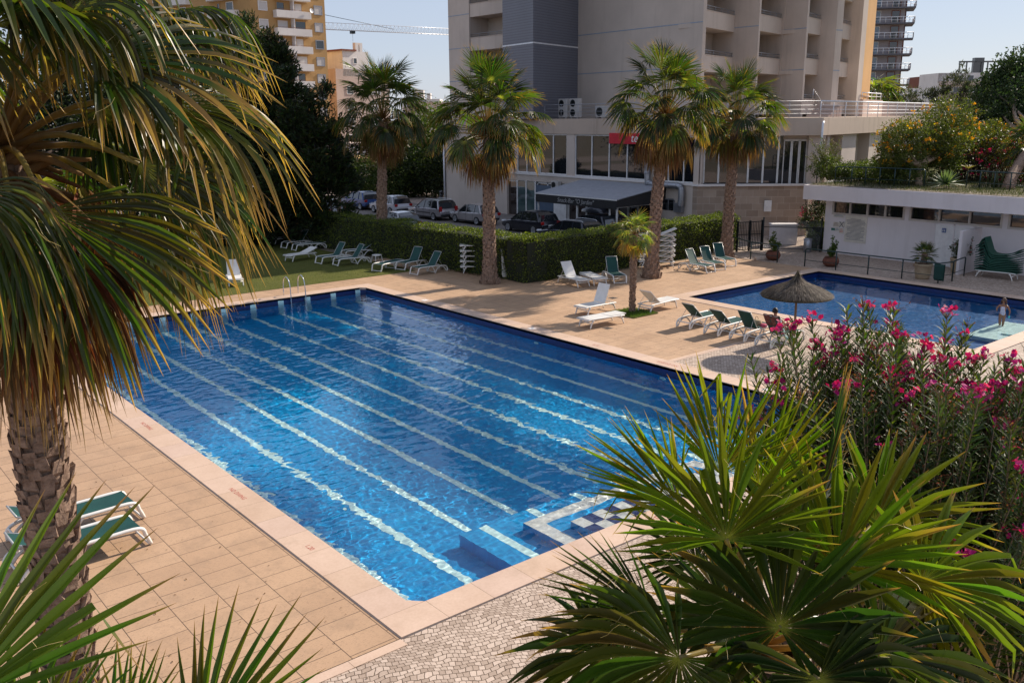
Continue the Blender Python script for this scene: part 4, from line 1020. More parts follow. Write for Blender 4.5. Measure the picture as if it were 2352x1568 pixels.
def tufts(name, rect, n, h, label_kind, cols, seed=1, z=.0):
    rg = random.Random(seed); mb = MB()
    for i in range(n):
        x, y = rg.uniform(rect[0], rect[1]), rg.uniform(rect[2], rect[3]); a = rg.uniform(0, 2*PI); hh = h*rg.uniform(.5, 1.2); w = .004+.12*hh*.1; l = Vector((math.cos(a), math.sin(a), 0)); b = Vector((x, y, z)); k = Vector((rg.uniform(-.4, .4), rg.uniform(-.4, .4), 0))*hh
        c = (*rg.choice(cols), 1); mb.add([b-l*w, b+l*w, b+k+Vector((0, 0, hh))], [(0, 1, 2)], [c]*3)
    o = mb.build(name, MATS['shrub_leaf']); tag(o, kind='stuff'); o['label'] = label_kind; o['category'] = 'grass'; return o
tufts('grass_tuft', (25.4, 26.8, 23.35, 24.75), 2600, .10, 'short green grass in the square around the small palm', [(.05, .10, .01), (.09, .14, .02), (.04, .08, .01)], 4, .03)
tufts('lawn_blades', (10, 25.3, 38.4, 52), 60000, .045, 'mown lawn grass beyond the far end of the pool', [(.05, .085, .012), (.09, .12, .02), (.13, .15, .04)], 6, .006)

# ------------------------------------------------------------------ leaf clouds
def leafcard(mb, p, d, n, L, W, c):
    s = d.cross(n)
    if s.length < 1e-4: s = Vector((1, 0, 0))
    s.normalize(); f = n*(W*.25)
    mb.add([p, p+d*L*.5-s*W/2+f, p+d*L, p+d*L*.5+s*W/2+f], [(0, 1, 2), (0, 2, 3)], [(*c, 1)]*4)
def rdir(rg):
    while True:
        v = Vector((rg.uniform(-1, 1), rg.uniform(-1, 1), rg.uniform(-1, 1)))
        if .05 < v.length < 1: return v.normalized()
def cloud(mb, C, rad, n, L, cols, rg, shell=.55, clump=.35, aspect=.45, up=0.0, flat=False, nz=None):
    """leaves in clumps through an ellipsoid, denser towards the outside, with holes"""
    C = Vector(C); nc = max(6, int(n/26))
    cl = []
    for i in range(nc):
        d = rdir(rg); r = rg.uniform(shell, 1.0)**.7*(1+.22*noise.noise(d*2.3+C*.7)); p = C+Vector((d.x*rad[0], d.y*rad[1], d.z*rad[2]))*r; cl.append((p, d))
    cs = clump*min(rad)
    for i in range(n):
        p, d = cl[rg.randrange(nc)]; o = rdir(rg)*cs*rg.random()**.5; q = p+o; dd = (d*.7+rdir(rg)+Vector((0, 0, up))).normalized(); c = rg.choice(cols); b = rg.uniform(.7, 1.4); c = tuple(x*b for x in c)
        leafcard(mb, q, dd, rdir(rg), L*rg.uniform(.6, 1.3), L*aspect*rg.uniform(.7, 1.3), c)
def limbs(mb, base, tops, r0, rg, fork=.45):
    base = Vector(base)
    for tp in tops:
        tp = Vector(tp); m1 = base.lerp(tp, fork)+rdir(rg)*.12*(tp-base).length; m1.z = base.z+(tp.z-base.z)*fork*.8
        pts = arc([base, m1, tp], 5); N = len(pts); mb.tube(pts, [r0*.55*(1-.85*i/(N-1)) for i in range(N)], 6)
def tree(name, label, base, trunk_top, r, blobs, n, L, cols, seed, bark='grey_bark', cat='tree', group=None, lean=None, flowers=None, leafmat='tree_leaf', aspect=.45, up=0, clump=.35):
    rg = random.Random(seed); t = thing(name, label, cat, base, 0, group); B = Vector(base); tb = MB(); tt = Vector(trunk_top)-B; mid = tt*.5+Vector((rg.uniform(-.1, .1), rg.uniform(-.1, .1), 0))*tt.length*.6
    pts = arc([Vector((0, 0, -.1)), mid, tt], 5); N = len(pts); tb.tube(pts, [r*(1.25-.6*i/(N-1)) for i in range(N)], 9); limbs(tb, tt-Vector((0, 0, .1)), [Vector(b[0])-B for b in blobs], r*1.3, rg); tb.build('trunk', MATS[bark], t)
    mb = MB(); tot = sum(b[1][0]*b[1][1]+b[1][0]*b[1][2] for b in blobs)
    for c, rad in [b[:2] for b in blobs]:
        k = int(n*(rad[0]*rad[1]+rad[0]*rad[2])/tot); cloud(mb, Vector(c)-B, rad, k, L, cols, rg, .4, clump, aspect, up)
    mb.build('crown', MATS[leafmat], t)
    if flowers:
        fb = MB(); nf, fc, fs = flowers
        for i in range(nf):
            c, rad = rg.choice(blobs)[:2]; d = rdir(rg); d.z = abs(d.z)*.9+.05*rg.random()
            if rg.random() < .3: d.z *= -.6
            p = Vector(c)-B+Vector((d.x*rad[0], d.y*rad[1], d.z*rad[2]))*rg.uniform(.9, 1.15)
            for k in range(7): leafcard(fb, p+rdir(rg)*fs*.6, rdir(rg), rdir(rg), fs, fs*.7, tuple(x*rg.uniform(.7, 1.2) for x in rg.choice(fc)))
        fb.build('flowers', MATS['petal'], t)
    return t
DK = [(.016, .026, .010), (.024, .036, .012), (.012, .020, .010), (.036, .048, .014)]
MG = [(.035, .060, .012), (.055, .085, .016), (.045, .07, .012), (.08, .10, .02)]
def spire_tree(label, base, top, tips, r, seed, n=9000, L=.26, w=1.0):
    """conifer with tufted upright sprays: each tip is a leaning spray"""
    rg = random.Random(seed); t = thing('conifer', label, 'tree', base, 0); B = Vector(base); tb = MB(); pts = arc([Vector((0, 0, -.1)), (Vector(top)-B)*.5+Vector((.3, -.2, 0)), Vector(top)-B], 6); N = len(pts)
    tb.tube(pts, [r*(1.1-.85*i/(N-1)) for i in range(N)], 8); mb = MB()
    for (tp, ln) in tips:
        tp = Vector(tp)-B; low = tp-Vector((rg.uniform(-.6, .6), rg.uniform(-.6, .6), ln)); root = pts[min(N-1, int(N*max(.25, min(.95, low.z/max(pts[-1].z, .1)))))]
        tb.tube(arc([root, root.lerp(low, .6)-Vector((0, 0, .2)), low, tp], 4), .05, 5)
        k = int(n/len(tips)); tufts_ = [(rg.random(), rdir(rg)) for _ in range(16)]
        for i in range(k):
            s, o = rg.choice(tufts_); c = tp.lerp(low, s); wd = w*ln*.34*(.06+s)**.8; base_ = c+Vector((o.x, o.y, abs(o.z)*.6))*wd; q = base_+rdir(rg)*(.16+.10*ln)*rg.random()**.5
            d = (Vector((o.x, o.y, .5))+rdir(rg)*.7).normalized(); cc = rg.choice(DK); leafcard(mb, q, d, rdir(rg), L*rg.uniform(.6, 1.5), L*.28, tuple(x*rg.uniform(.8, 1.6) for x in cc))
    tb.build('trunk', MATS['dark_bark'], t); mb.build('crown', MATS['tree_leaf'], t); return t
def tips_px(lst): return [(dp(x, y, d), ln) for x, y, d, ln in lst]
spire_tree('dark ragged conifer standing before the ochre apartment block', (22.5, 55.5, 0), dp(590, 130, 59), tips_px([(572, 56, 60, 6), (612, 60, 59, 4.5), (640, 100, 59, 5), (520, 130, 59, 5), (490, 190, 58, 6), (560, 190, 57, 5), (625, 180, 57, 6), (520, 260, 57, 6), (580, 280, 56, 6), (640, 250, 57, 5), (455, 280, 57, 6), (560, 350, 56, 6), (610, 330, 56, 5), (510, 370, 56, 5), (430, 370, 57, 6), (660, 170, 58, 4), (470, 420, 56, 6), (570, 430, 56, 5), (400, 300, 60, 6), (350, 380, 60, 7)]), .25, 71, 60000, .34, 1.15)
spire_tree('lower dark conifer with a crooked bare trunk rising from the hedge', (24.7, 54.2, 0), dp(690, 300, 56), tips_px([(736, 196, 56, 4.5), (700, 235, 56, 4.5), (672, 250, 55, 4), (758, 300, 55, 3.5), (730, 290, 55, 4), (690, 320, 55, 4), (645, 300, 55, 4), (765, 350, 55, 3), (720, 360, 54, 4), (675, 380, 54, 4), (745, 400, 54, 3.5), (700, 425, 54, 3), (640, 390, 54, 4), (620, 430, 54, 4)]), .2, 72, 24000, .36, 1.4)
tree('broad_tree', 'dark bushy tree behind the lawn, seen through the near palm fronds', (8, 58, 0), (8.3, 58, 3.5), .3, [(dp(250, 330, 60), (4.5, 4.5, 3.8)), (dp(120, 300, 60), (4.5, 4.5, 4.2)), (dp(330, 250, 62), (4.2, 4.2, 4.2)), (dp(210, 220, 62), (3.6, 3.6, 3.4)), (dp(20, 330, 60), (4.5, 4.5, 4)), (dp(330, 390, 60), (4.2, 4.2, 3)), (dp(60, 190, 62), (3.4, 3.4, 3.2))], 36000, .34, DK+[(.035, .05, .014)], 75, 'dark_bark')
B = gp(780, 505, 0); T = dp(781, 452, B.dot(CF) if False else (B-CP).dot(CF))
tree('street_tree', 'small dark round tree with a white painted trunk in front of the blue car', B, T, .16, [(T+Vector((0, 0, 1.3)), (1.25, 1.25, .85)), (T+Vector((.7, -.8, 1.1)), (.9, .9, .6)), (T+Vector((-.7, .9, 1.3)), (1.0, 1.0, .7))], 9000, .16, DK+[(.03, .05, .015)], 73, 'tan_bark')
def at(vx, vy, d): return dp(vx, vy, d)
tree('leafy_tree', 'bright green leafy tree beside the far left corner of the hotel', gp(1000, 425, 0), at(1000, 400, 92), .2, [(at(1000, 320, 92), (3.2, 3.2, 3.6)), (at(1018, 370, 90), (2.2, 2.2, 3)), (at(975, 365, 92), (2.5, 2.5, 2.8))], 12000, .35, [(.08, .12, .02), (.06, .10, .015), (.11, .15, .03)], 74)
for i, (x, y, d, rx, rz, cc, lb) in enumerate([(900, 398, 88, 2.4, 1.9, MG, 'round green shrub on the grass strip left of the far palm trunk'), (845, 402, 88, 2.6, 2.0, MG, 'pale leafed shrub on the grass strip behind the white car'), (935, 392, 89, 2.6, 2.4, DK, 'dark shrub on the grass strip just right of the far palm trunk'), (968, 396, 89, 2.2, 2.2, MG, 'green shrub on the grass strip between two dark ones'), (1000, 398, 88, 2.4, 2.2, DK, 'dark shrub on the grass strip nearest the hotel corner'), (800, 395, 90, 2.6, 2.2, DK, 'dark shrub on the grass strip behind the small round tree')]):
    b = at(x, y, d); b.z = 0; tree('shrub', lb, b, b+Vector((0, 0, .8)), .1, [(b+Vector((0, 0, rz)), (rx, rx, rz))], 3600, .30, cc, 80+i, group='shrubs on the far grass strip', cat='shrub')
# right side trees behind the roof garden
tree('broad_tree', 'big dark green tree filling the right edge behind the roof garden', (80, 31, 0), (79, 31, 6), .35, [(at(2330, 215, 84), (3.4, 3.4, 3.0)), (at(2372, 190, 84), (3.6, 3.6, 3.0)), (at(2290, 250, 82), (2.3, 2.3, 2.2)), (at(2310, 310, 80), (3.2, 3.2, 2.6)), (at(2390, 280, 80), (3.8, 3.8, 4)), (at(2278, 205, 84), (1.7, 1.7, 1.2)), (at(2350, 165, 84), (1.8, 1.8, 1.2))], 34000, .34, [(.022, .045, .018), (.03, .055, .02), (.018, .036, .015), (.045, .07, .025)], 91)
for i, (x, y, h, w_, lb) in enumerate([(2160, 240, 3.5, 1.6, 'grey green feathery conifer left of the yellow flowered tree'), (2192, 216, 4.5, 1.9, 'tallest grey green feathery conifer behind the yellow flowered tree'), (2128, 236, 2.2, 1.9, 'low dark conifer beside the terrace wall end'), (2075, 228, 2.2, 2.6, 'dark bushy conifer behind the terrace wall'), (2215, 232, 3, 1.5, 'slim feathery conifer against the white skyline block')]):
    w_ *= .62; p = at(x, y+18, 96); b = Vector((p.x, p.y, 0)); tree('feathery_conifer', lb, b, p-Vector((0, 0, 2)), .12, [(p, (w_, w_, h)), (p+Vector((.8, -.8, -h*.6)), (w_*.8, w_*.8, h*.6))], 2400, .36, [(.05, .06, .04), (.035, .045, .028), (.07, .075, .05)], 100+i, aspect=.25, up=.6, group='feathery conifers behind the hotel wall')
t = small_palm('green palm crown rising behind the terrace wall beside the tower', (at(2005, 240, 98).x, at(2005, 240, 98).y, 0), at(2005, 240, 98).z, 4.6, 61, 40, .25, 'palm tree', 'fan_palm', 40, .3, None, .5, -40)
# ------------------------------------------------------------------ the big fan palm at the left
rg = random.Random(501)
heart = dp(-2, 345, 6.6); TB = Vector((heart.x, heart.y, 0))
lp = thing('fan_palm', 'huge fan palm close by on the left with drooping fronds and ragged brown skirt', 'palm tree', (TB.x, TB.y, 0))
core, boot = MB(), MB(); palm_trunk(core, boot, (0, 0, 0), heart.z-.1, .185, .165, 1.3, 700, .11, (0, 0), 1.5, rg, 1.15); core.build('trunk', MATS['palm_bark'], lp); boot.build('leaf_bases', MATS['palm_boot'], lp)
hl = heart-TB
def frond(parent, origin, heart, H, aim, nrm, Rr, name='frond', mat='palm_leaf', **kw):
    mb = MB(); kw.setdefault('rng', rg); H = Vector(H); aim = Vector(aim); pc = kw.pop('pc', (.22, .17, .05)); sag = kw.pop('sag', .10); pr = kw.pop('pr', .028)
    petiole(mb, Vector(heart)-origin, H-origin, pr, .014, sag, 7, pc)
    fan(mb, H-origin, aim-H, nrm, Rr, **kw); return mb.build(name, MATS[mat], parent)
UPV = Vector((0, 0, 1)); TOCAM = -CF
kw = dict(nseg=44, rag=.3, steps=10, split=.44, tip=(.42, .24, .08), thread=.25)
def _k(d): return d
NEARG = [(.022, .034, .005), (.032, .045, .006), (.046, .056, .008)]
key = [  # hastula px, depth, tip px, depth, normal, R, droop, spread, split
 ((217, 128), 6.0, (520, 150), 6.2, UPV*.8+TOCAM*.7, 1.30, .40, 170, .64),
 ((370, 231), 6.3, (640, 330), 6.3, UPV+TOCAM*.4, 1.34, .85, 150, .56),
 ((319, 377), 5.9, (540, 480), 6.0, UPV*.7+TOCAM*.9, 1.20, .95, 150, .50),
 ((109, 483), 5.5, (260, 660), 5.6, UPV*.3+TOCAM, 1.30, .35, 150, .62),
 ((290, 90), 6.8, (500, 60), 7.2, UPV+TOCAM*.2, 1.30, 1.0, 200, .5),
 ((30, 500), 5.5, (-20, 640), 5.3, UPV*.3+TOCAM, 1.1, .9, 150, .5),
 ((400, 400), 7.0, (560, 480), 7.1, UPV+TOCAM*.3, 1.1, 1.1, 130, .45),
 ((250, 330), 7.4, (420, 380), 7.8, UPV+TOCAM*.2, 1.2, 1.2, 190, .45),
 ((150, 30), 5.9, (330, -60), 5.9, UPV*.5+TOCAM*.8, 1.2, 1.5, 200, .42),
 ((-20, -20), 6.0, (60, -150), 5.9, UPV*.4+TOCAM*.9, 1.2, 1.7, 190, .42),
 ((180, -90), 6.6, (300, -160), 6.6, UPV, 1.4, 1.9, 230, .4),
 ((400, 30), 6.9, (560, 0), 7.1, UPV, 1.2, 1.6, 200, .42),
 ((230, 250), 6.9, (300, 380), 6.8, UPV*.5+TOCAM*.7, 1.0, 1.5, 180, .42),
 ((-70, 440), 5.4, (-60, 560), 5.2, UPV*.3+TOCAM, 1.1, 1.0, 180, .5),
 ((420, 300), 7.2, (560, 400), 7.3, UPV+TOCAM*.1, 1.2, 1.5, 180, .42),
 ((330, 480), 6.4, (480, 640), 6.5, UPV*.6+TOCAM*.6, 1.15, .9, 70, .45),
]
for (h, d0, tp, d1, nr, Rr, dr, spd, kw['split']) in key:
    frond(lp, TB, heart, dp(h[0], h[1], d0), dp(tp[0], tp[1], d1), nr, Rr, droop=dr, spread=spd, green=rg.choice(NEARG), tipfrac=rg.uniform(.15, .38), cup=.08, **kw)
for j in range(20):     # the rest of the crown, all round
    az = rg.uniform(0, 2*PI); el = R(rg.uniform(-35, 75)); out = Vector((math.cos(az)*math.cos(el), math.sin(az)*math.cos(el), math.sin(el)))
    if out.dot(-heart.normalized()) > .55 or out.dot(CR) > .35: out = Vector((-abs(out.x), out.y, out.z)) if out.x > 0 else out
    H = heart+out*rg.uniform(.9, 1.3)
    if (H-CP).length < 7.0: continue
    el2 = el-R(25); ax = Vector((math.cos(az)*math.cos(el2), math.sin(az)*math.cos(el2), math.sin(el2)))
    frond(lp, TB, heart, H, H+ax, UPV+out*.3, 1.2, droop=rg.uniform(.8, 1.6), spread=250, green=rg.choice(NEARG), tipfrac=.2, cup=.08, nseg=36, steps=7, split=.5, tip=(.42, .24, .08))
# brown dead fronds hanging round the trunk top
for j in range(24):
    az = j*2.39996; out = Vector((math.cos(az), math.sin(az), 0)); H = heart+out*rg.uniform(.28, .55)+Vector((0, 0, -rg.uniform(.25, .85)))
    frond(lp, TB, heart-Vector((0, 0, .15)), H, H+out*.35-Vector((0, 0, 1)), out+UPV*.2, rg.uniform(1.15, 1.5), 'dead_frond', 'dead_leaf', droop=1.2, spread=rg.uniform(110, 190), nseg=22, steps=7, split=.4, wid=.75, green=rg.choice([(.08, .032, .014), (.12, .05, .02), (.06, .025, .012), (.16, .08, .035)]), tip=(.27, .17, .09), tipfrac=.32, pc=(.2, .09, .04), cup=.05)
for (x, y, d, tx, ty) in ((150, 600, 5.8, 235, 900), (60, 640, 5.7, 90, 960), (190, 580, 6.0, 330, 880), (0, 640, 5.6, 20, 940), (120, 680, 6.1, 180, 980), (30, 560, 6.4, 60, 860), (220, 520, 6.5, 330, 800)):
    frond(lp, TB, heart-Vector((0, 0, .2)), dp(x, y, d), dp(tx, ty, d), TOCAM+UPV*.2, rg.uniform(.95, 1.15), 'dead_frond', 'dead_leaf', droop=.9, spread=120, nseg=26, steps=8, split=.4, wid=.7, green=rg.choice([(.09, .035, .015), (.12, .05, .022), (.06, .025, .012)]), tip=(.30, .19, .11), tipfrac=.35, pc=(.2, .09, .04), cup=.05, thread=.3)
# orange brown old petioles round the heart
mb = MB()
for j in range(26):
    az = rg.uniform(0, 2*PI); out = Vector((math.cos(az), math.sin(az), 0)); a = hl+Vector((0, 0, rg.uniform(-.5, .1))); ln = rg.uniform(.35, .8)
    b = a+out*ln+Vector((0, 0, rg.uniform(-.1, .35))); petiole(mb, a, b, .045, .014, .12, 7, (.26, .15, .06))
mb.build('old_petioles', MATS['dead_leaf'], lp)

# ------------------------------------------------------------------ the fan palm low on the right
rg = random.Random(77)
h2 = dp(1745, 1490, 5.6); TB2 = Vector((h2.x, h2.y, 0))
rp = thing('fan_palm', 'broad fan palm seen from above at the lower right, stiff fans over the pool edge', 'palm tree', (TB2.x, TB2.y, 0))
core, boot = MB(), MB(); palm_trunk(core, boot, (0, 0, 0), h2.z-.1, .26, .2, 1.3, 260, .18, (0, 0), 0, rg, 1.1); core.build('trunk', MATS['palm_bark'], rp); boot.build('leaf_bases', MATS['palm_boot'], rp)
YG = [(.11, .135, .008), (.13, .15, .010), (.09, .115, .008)]; DG = [(.020, .032, .006), (.030, .044, .007), (.046, .060, .008)]  # sunlit fans take yellow greens, shaded fans dark ones: light set in the tint
SIDE = CR
kf = dict(nseg=31, steps=9, split=.54, rag=.25, tip=(.36, .18, .06), thread=.55, fold=.38)
key2 = [
 ((1668, 1238), 5.0, (1650, 1000), 5.3, TOCAM*.9+UPV*.5, .78, .06, 220, YG),
 ((1921, 1298), 5.2, (2010, 1060), 5.5, TOCAM*.7+UPV*.7, .86, .08, 220, YG),
 ((1790, 1440), 4.8, (1800, 1250), 5.0, TOCAM*.9+UPV*.6, .82, .16, 300, DG),
 ((2120, 1334), 5.4, (2330, 1270), 5.5, TOCAM*.7+UPV*.8, .80, .20, 250, YG),
 ((1880, 1165), 5.7, (1935, 900), 5.9, SIDE*.9+TOCAM*.35, .92, .02, 110, DG),
 ((1655, 1090), 5.9, (1680, 880), 6.0, TOCAM+SIDE*.2, .82, .04, 130, YG),
 ((1745, 1120), 6.1, (1790, 930), 6.2, TOCAM+SIDE*-.3, .82, .04, 120, YG),
 ((1500, 1420), 5.2, (1290, 1330), 5.2, TOCAM*.7+UPV*.8, .72, .10, 110, DG),
 ((1560, 1160), 5.6, (1420, 1030), 5.7, TOCAM*.6+UPV*.7-SIDE*.2, .74, .06, 110, YG),
 ((1390, 1500), 5.0, (1200, 1500), 5.0, TOCAM*.6+UPV, .62, .30, 250, DG),
 ((2020, 1500), 5.0, (2290, 1470), 5.1, TOCAM*.5+UPV, .85, .25, 240, DG),
 ((1560, 1510), 4.7, (1450, 1620), 4.5, TOCAM+UPV*.6, .8, .4, 280, DG),
 ((1880, 1560), 4.6, (1950, 1700), 4.4, TOCAM+UPV*.6, .85, .4, 280, DG),
 ((1600, 1290), 5.9, (1520, 1180), 6.1, TOCAM*.4+UPV, .6, .15, 200, DG),
 ((2010, 1200), 6.1, (2130, 1060), 6.3, TOCAM*.4+UPV, .85, .10, 220, YG),
 ((1800, 1260), 6.0, (1760, 1120), 6.3, TOCAM*.6+UPV, .85, .10, 260, DG),
 ((1680, 1440), 5.3, (1600, 1420), 5.2, TOCAM*.8+UPV, .62, .2, 240, DG),
]
for (h, d0, tp, d1, nr, Rr, dr, spd, pal) in key2:
    frond(rp, TB2, h2, dp(h[0], h[1], d0), dp(tp[0], tp[1], d1), nr, Rr, droop=dr, spread=spd, green=rg.choice(pal), tipfrac=rg.uniform(.05, .14), cup=.14, rng=rg, pr=.022, sag=.03, **kf)
for j in range(18):
    az = j*2.39996; el = R(rg.uniform(-50, 20)); out = Vector((math.cos(az)*math.cos(el), math.sin(az)*math.cos(el), math.sin(el))); H = h2+out*rg.uniform(.5, .8)-Vector((0, 0, .1))
    if out.dot(TOCAM) > .75: continue
    frond(rp, TB2, h2, H, H+out-Vector((0, 0, .3)), UPV+out*.2, rg.uniform(.65, .8), droop=.5, spread=260, green=rg.choice(DG), tipfrac=.12, cup=.08, nseg=28, steps=6, split=.5, tip=(.36, .18, .06), rng=rg, pr=.02, sag=.03, thread=.3)
for j in range(10):
    az = j*2.39996; out = Vector((math.cos(az), math.sin(az), 0)); H = h2+out*.35-Vector((0, 0, rg.uniform(.3, .7)))
    frond(rp, TB2, h2-Vector((0, 0, .2)), H, H+out*.4-Vector((0, 0, 1)), out+UPV*.2, rg.uniform(.6, .8), 'dead_frond', 'dead_leaf', droop=1.0, spread=160, nseg=20, steps=6, split=.4, wid=.75, green=rg.choice([(.16, .09, .04), (.24, .15, .08)]), tip=(.36, .26, .16), tipfrac=.4, rng=rg)

# ------------------------------------------------------------------ young fan palms just below, their tips at the lower left
def tip_palm(label, hub, keys, seed):
    rg = random.Random(seed); hb = dp(*hub); tb = Vector((hb.x, hb.y, 0)); t = thing('young_fan_palm', label, 'palm tree', (tb.x, tb.y, 0), 0, 'young fan palms below the balcony')
    core, boot = MB(), MB(); palm_trunk(core, boot, (0, 0, 0), hb.z-.35, .16, .13, 1.3, 150, .14, (0, 0), 0, rg, 1.1); core.build('trunk', MATS['palm_bark'], t); boot.build('leaf_bases', MATS['palm_boot'], t); heart = hb-Vector((0, 0, .35))
    for (h, d0, tp, d1, nr, Rr, ns, spd, w) in keys:
        frond(t, tb, heart, dp(h[0], h[1], d0), dp(tp[0], tp[1], d1), nr, Rr, droop=.04, spread=spd, green=rg.choice([(.05, .085, .010), (.065, .10, .012)]), tipfrac=.16, cup=.05, nseg=ns, steps=8, split=.42, tip=(.30, .15, .07), thread=.35, fold=.3, rng=rg, wid=w, pr=.016, sag=.0)
    for j in range(9):
        az = j*2.39996; el = R(rg.uniform(-10, 35)); out = Vector((math.cos(az)*math.cos(el), math.sin(az)*math.cos(el), math.sin(el)))
        if out.dot(CU) > .2 or out.dot(TOCAM) > .6: out = -out
        H = heart+out*.45; frond(t, tb, heart, H, H+out, UPV, .7, droop=.3, spread=240, green=rg.choice(DG), tipfrac=.12, nseg=26, steps=6, split=.5, rng=rg, pr=.016)
    return t
tip_palm('young fan palm whose long sharp leaf tips rise at the bottom centre left', (470, 1800, 3.6), [((450, 1740), 3.6, (640, 1420), 3.8, TOCAM+UPV*.5, .70, 15, 95, 1.1), ((250, 1760), 3.7, (330, 1480), 3.9, TOCAM+UPV*.4, .52, 11, 80, 1.0), ((300, 1720), 4.2, (300, 1500), 4.3, TOCAM+UPV*.4, .5, 11, 90, .8)], 91)
tip_palm('young fan palm whose broad blades cross the trunk at the bottom left corner', (-150, 1690, 3.0), [((-130, 1640), 3.0, (160, 1300), 3.3, TOCAM+UPV*.5, .95, 12, 78, 1.1), ((40, 1720), 3.1, (60, 1480), 3.2, TOCAM+UPV*.3, .45, 9, 90, 1.0), ((120, 1700), 3.3, (210, 1470), 3.5, TOCAM+UPV*.4, .44, 13, 100, .8)], 92)

# ------------------------------------------------------------------ the oleander
rg = random.Random(909)
ob = dp(2110, 1330, 8.6); OB = Vector((ob.x, ob.y, 0))
ol = thing('oleander', 'tall oleander bush covered in deep pink flowers at the right', 'shrub', (OB.x, OB.y, 0))
blobs = [((1870, 960), 8.6, .70, 1.0), ((1960, 900), 9.0, .75, .95), ((2050, 930), 9.2, .8, .95), ((2150, 960), 9.0, .8, .95), ((2240, 1010), 8.6, .8, .95), ((2330, 1080), 8.4, .9, 1.0), ((2050, 1120), 8.0, .9, 1.1), ((2200, 1200), 7.8, .9, 1.2), ((2320, 1330), 7.4, .9, 1.2), ((1800, 1050), 8.5, .5, .8), ((1950, 1180), 8.6, 1.0, 1.2), ((2250, 1400), 8.2, 1.0, 1.3), ((2380, 1200), 8.6, 1.0, 1.3), ((2100, 1350), 8.6, 1.2, 1.4)]
st, lf, fl, dh = MB(), MB(), MB(), MB()
OC = [(.034, .056, .010), (.050, .075, .012), (.026, .045, .009), (.075, .095, .016)]
def whorl_leaf(p, d, n, L, W, c, curve):
    s = d.cross(n).normalized(); nn = s.cross(d); a = [p, p+d*L*.35+nn*curve*.3, p+d*L*.7+nn*curve*.1, p+d*L-nn*curve*.5]; f = nn*W*.16
    vs = [a[0], a[1]-s*W/2+f, a[1], a[1]+s*W/2+f, a[2]-s*W*.42+f, a[2], a[2]+s*W*.42+f, a[3]]
    lf.add(vs, [(0, 1, 2), (0, 2, 3), (1, 4, 5, 2), (2, 5, 6, 3), (4, 7, 5), (5, 7, 6)], [(*c, 1)]*8)
for bi, (c, d, rr, rz) in enumerate(blobs):
    C = dp(c[0], c[1], d)-OB
    for i in range(int(26*rr*rz*2.6)):
        o = rdir(rg); o.z = o.z*.8+.35; tip = C+Vector((o.x*rr, o.y*rr, o.z*rz))*rg.uniform(.55, 1.05); root = Vector((rg.uniform(-.5, .5)+C.x*.25, rg.uniform(-.5, .5)+C.y*.25, 0)); mid = root.lerp(tip, .6)+Vector((rg.uniform(-.15, .15), rg.uniform(-.15, .15), .1))
        pts = arc([root, mid, tip], 8); N = len(pts); st.tube(pts, [.016-.012*k/(N-1) for k in range(N)], 4, False)
        sd_ = (pts[-1]-pts[-4]).normalized(); ln = rg.uniform(.5, .95); W0 = rg.uniform(.016, .024)
        steps_ = int(ln/.045)
        for k in range(steps_):
            s = k/steps_; q = tip-sd_*ln*(1-s); j = min(N-1, int((1-(1-s)*ln/max((tip-root).length, .1))*N)); 
            a0 = k*1.05+rg.uniform(-.2, .2); e = sd_.orthogonal().normalized(); e2 = sd_.cross(e)
            for m_ in range(3):
                a = a0+m_*2*PI/3; od = e*math.cos(a)+e2*math.sin(a); dd = (od+sd_*(.45+.5*s)+Vector((0, 0, .1))).normalized(); L = rg.uniform(.12, .20)*(1.1-.25*s)
                cc = rg.choice(OC); whorl_leaf(q, dd, sd_, L, W0, tuple(x*rg.uniform(.8, 1.3) for x in cc), rg.uniform(-.01, .03))
        if o.z > .25 and rg.random() < (.50 if bi < 6 else .12):
            nfl = rg.randint(5, 15)
            for m_ in range(nfl):
                fc = tip+Vector((rg.gauss(0, .045), rg.gauss(0, .045), rg.uniform(0, .09))); ax = (rdir(rg)+Vector((0, 0, .8))).normalized(); e = ax.orthogonal().normalized(); e2 = ax.cross(e); col = rg.choice([(.46, .008, .17), (.58, .018, .25), (.34, .005, .12), (.66, .05, .30)])
                st.tube([tip-sd_*.02, fc], .002, 3, False)
                for w_ in range(6):
                    a = w_*PI/3+rg.uniform(-.2, .2); od = e*math.cos(a)+e2*math.sin(a); tq = e*-math.sin(a)+e2*math.cos(a); r_ = rg.uniform(.020, .030)
                    fl.add([fc, fc+od*r_*.7-tq*r_*.5+ax*.004, fc+od*r_*1.2+ax*rg.uniform(-.004, .012), fc+od*r_*.7+tq*r_*.5+ax*.004], [(0, 1, 2, 3)], [(*tuple(x*rg.uniform(.8, 1.2) for x in col), 1)]*4)
        elif o.z > .2 and rg.random() < .5:
            for m_ in range(10):
                q = tip+Vector((rg.gauss(0, .05), rg.gauss(0, .05), rg.uniform(-.02, .10))); dh.tube([tip-sd_*.03, q], .002, 3, False, [(.14, .05, .03, 1)]*2); leafcard(dh, q, rdir(rg), rdir(rg), .028, .016, rg.choice([(.20, .05, .05), (.14, .05, .03), (.26, .10, .06)]))
st.build('stems', MATS['tan_bark'], ol); lf.build('leaves', MATS['shrub_leaf'], ol); fl.build('flowers', MATS['petal'], ol); dh.build('seed_heads', MATS['dead_leaf'], ol)
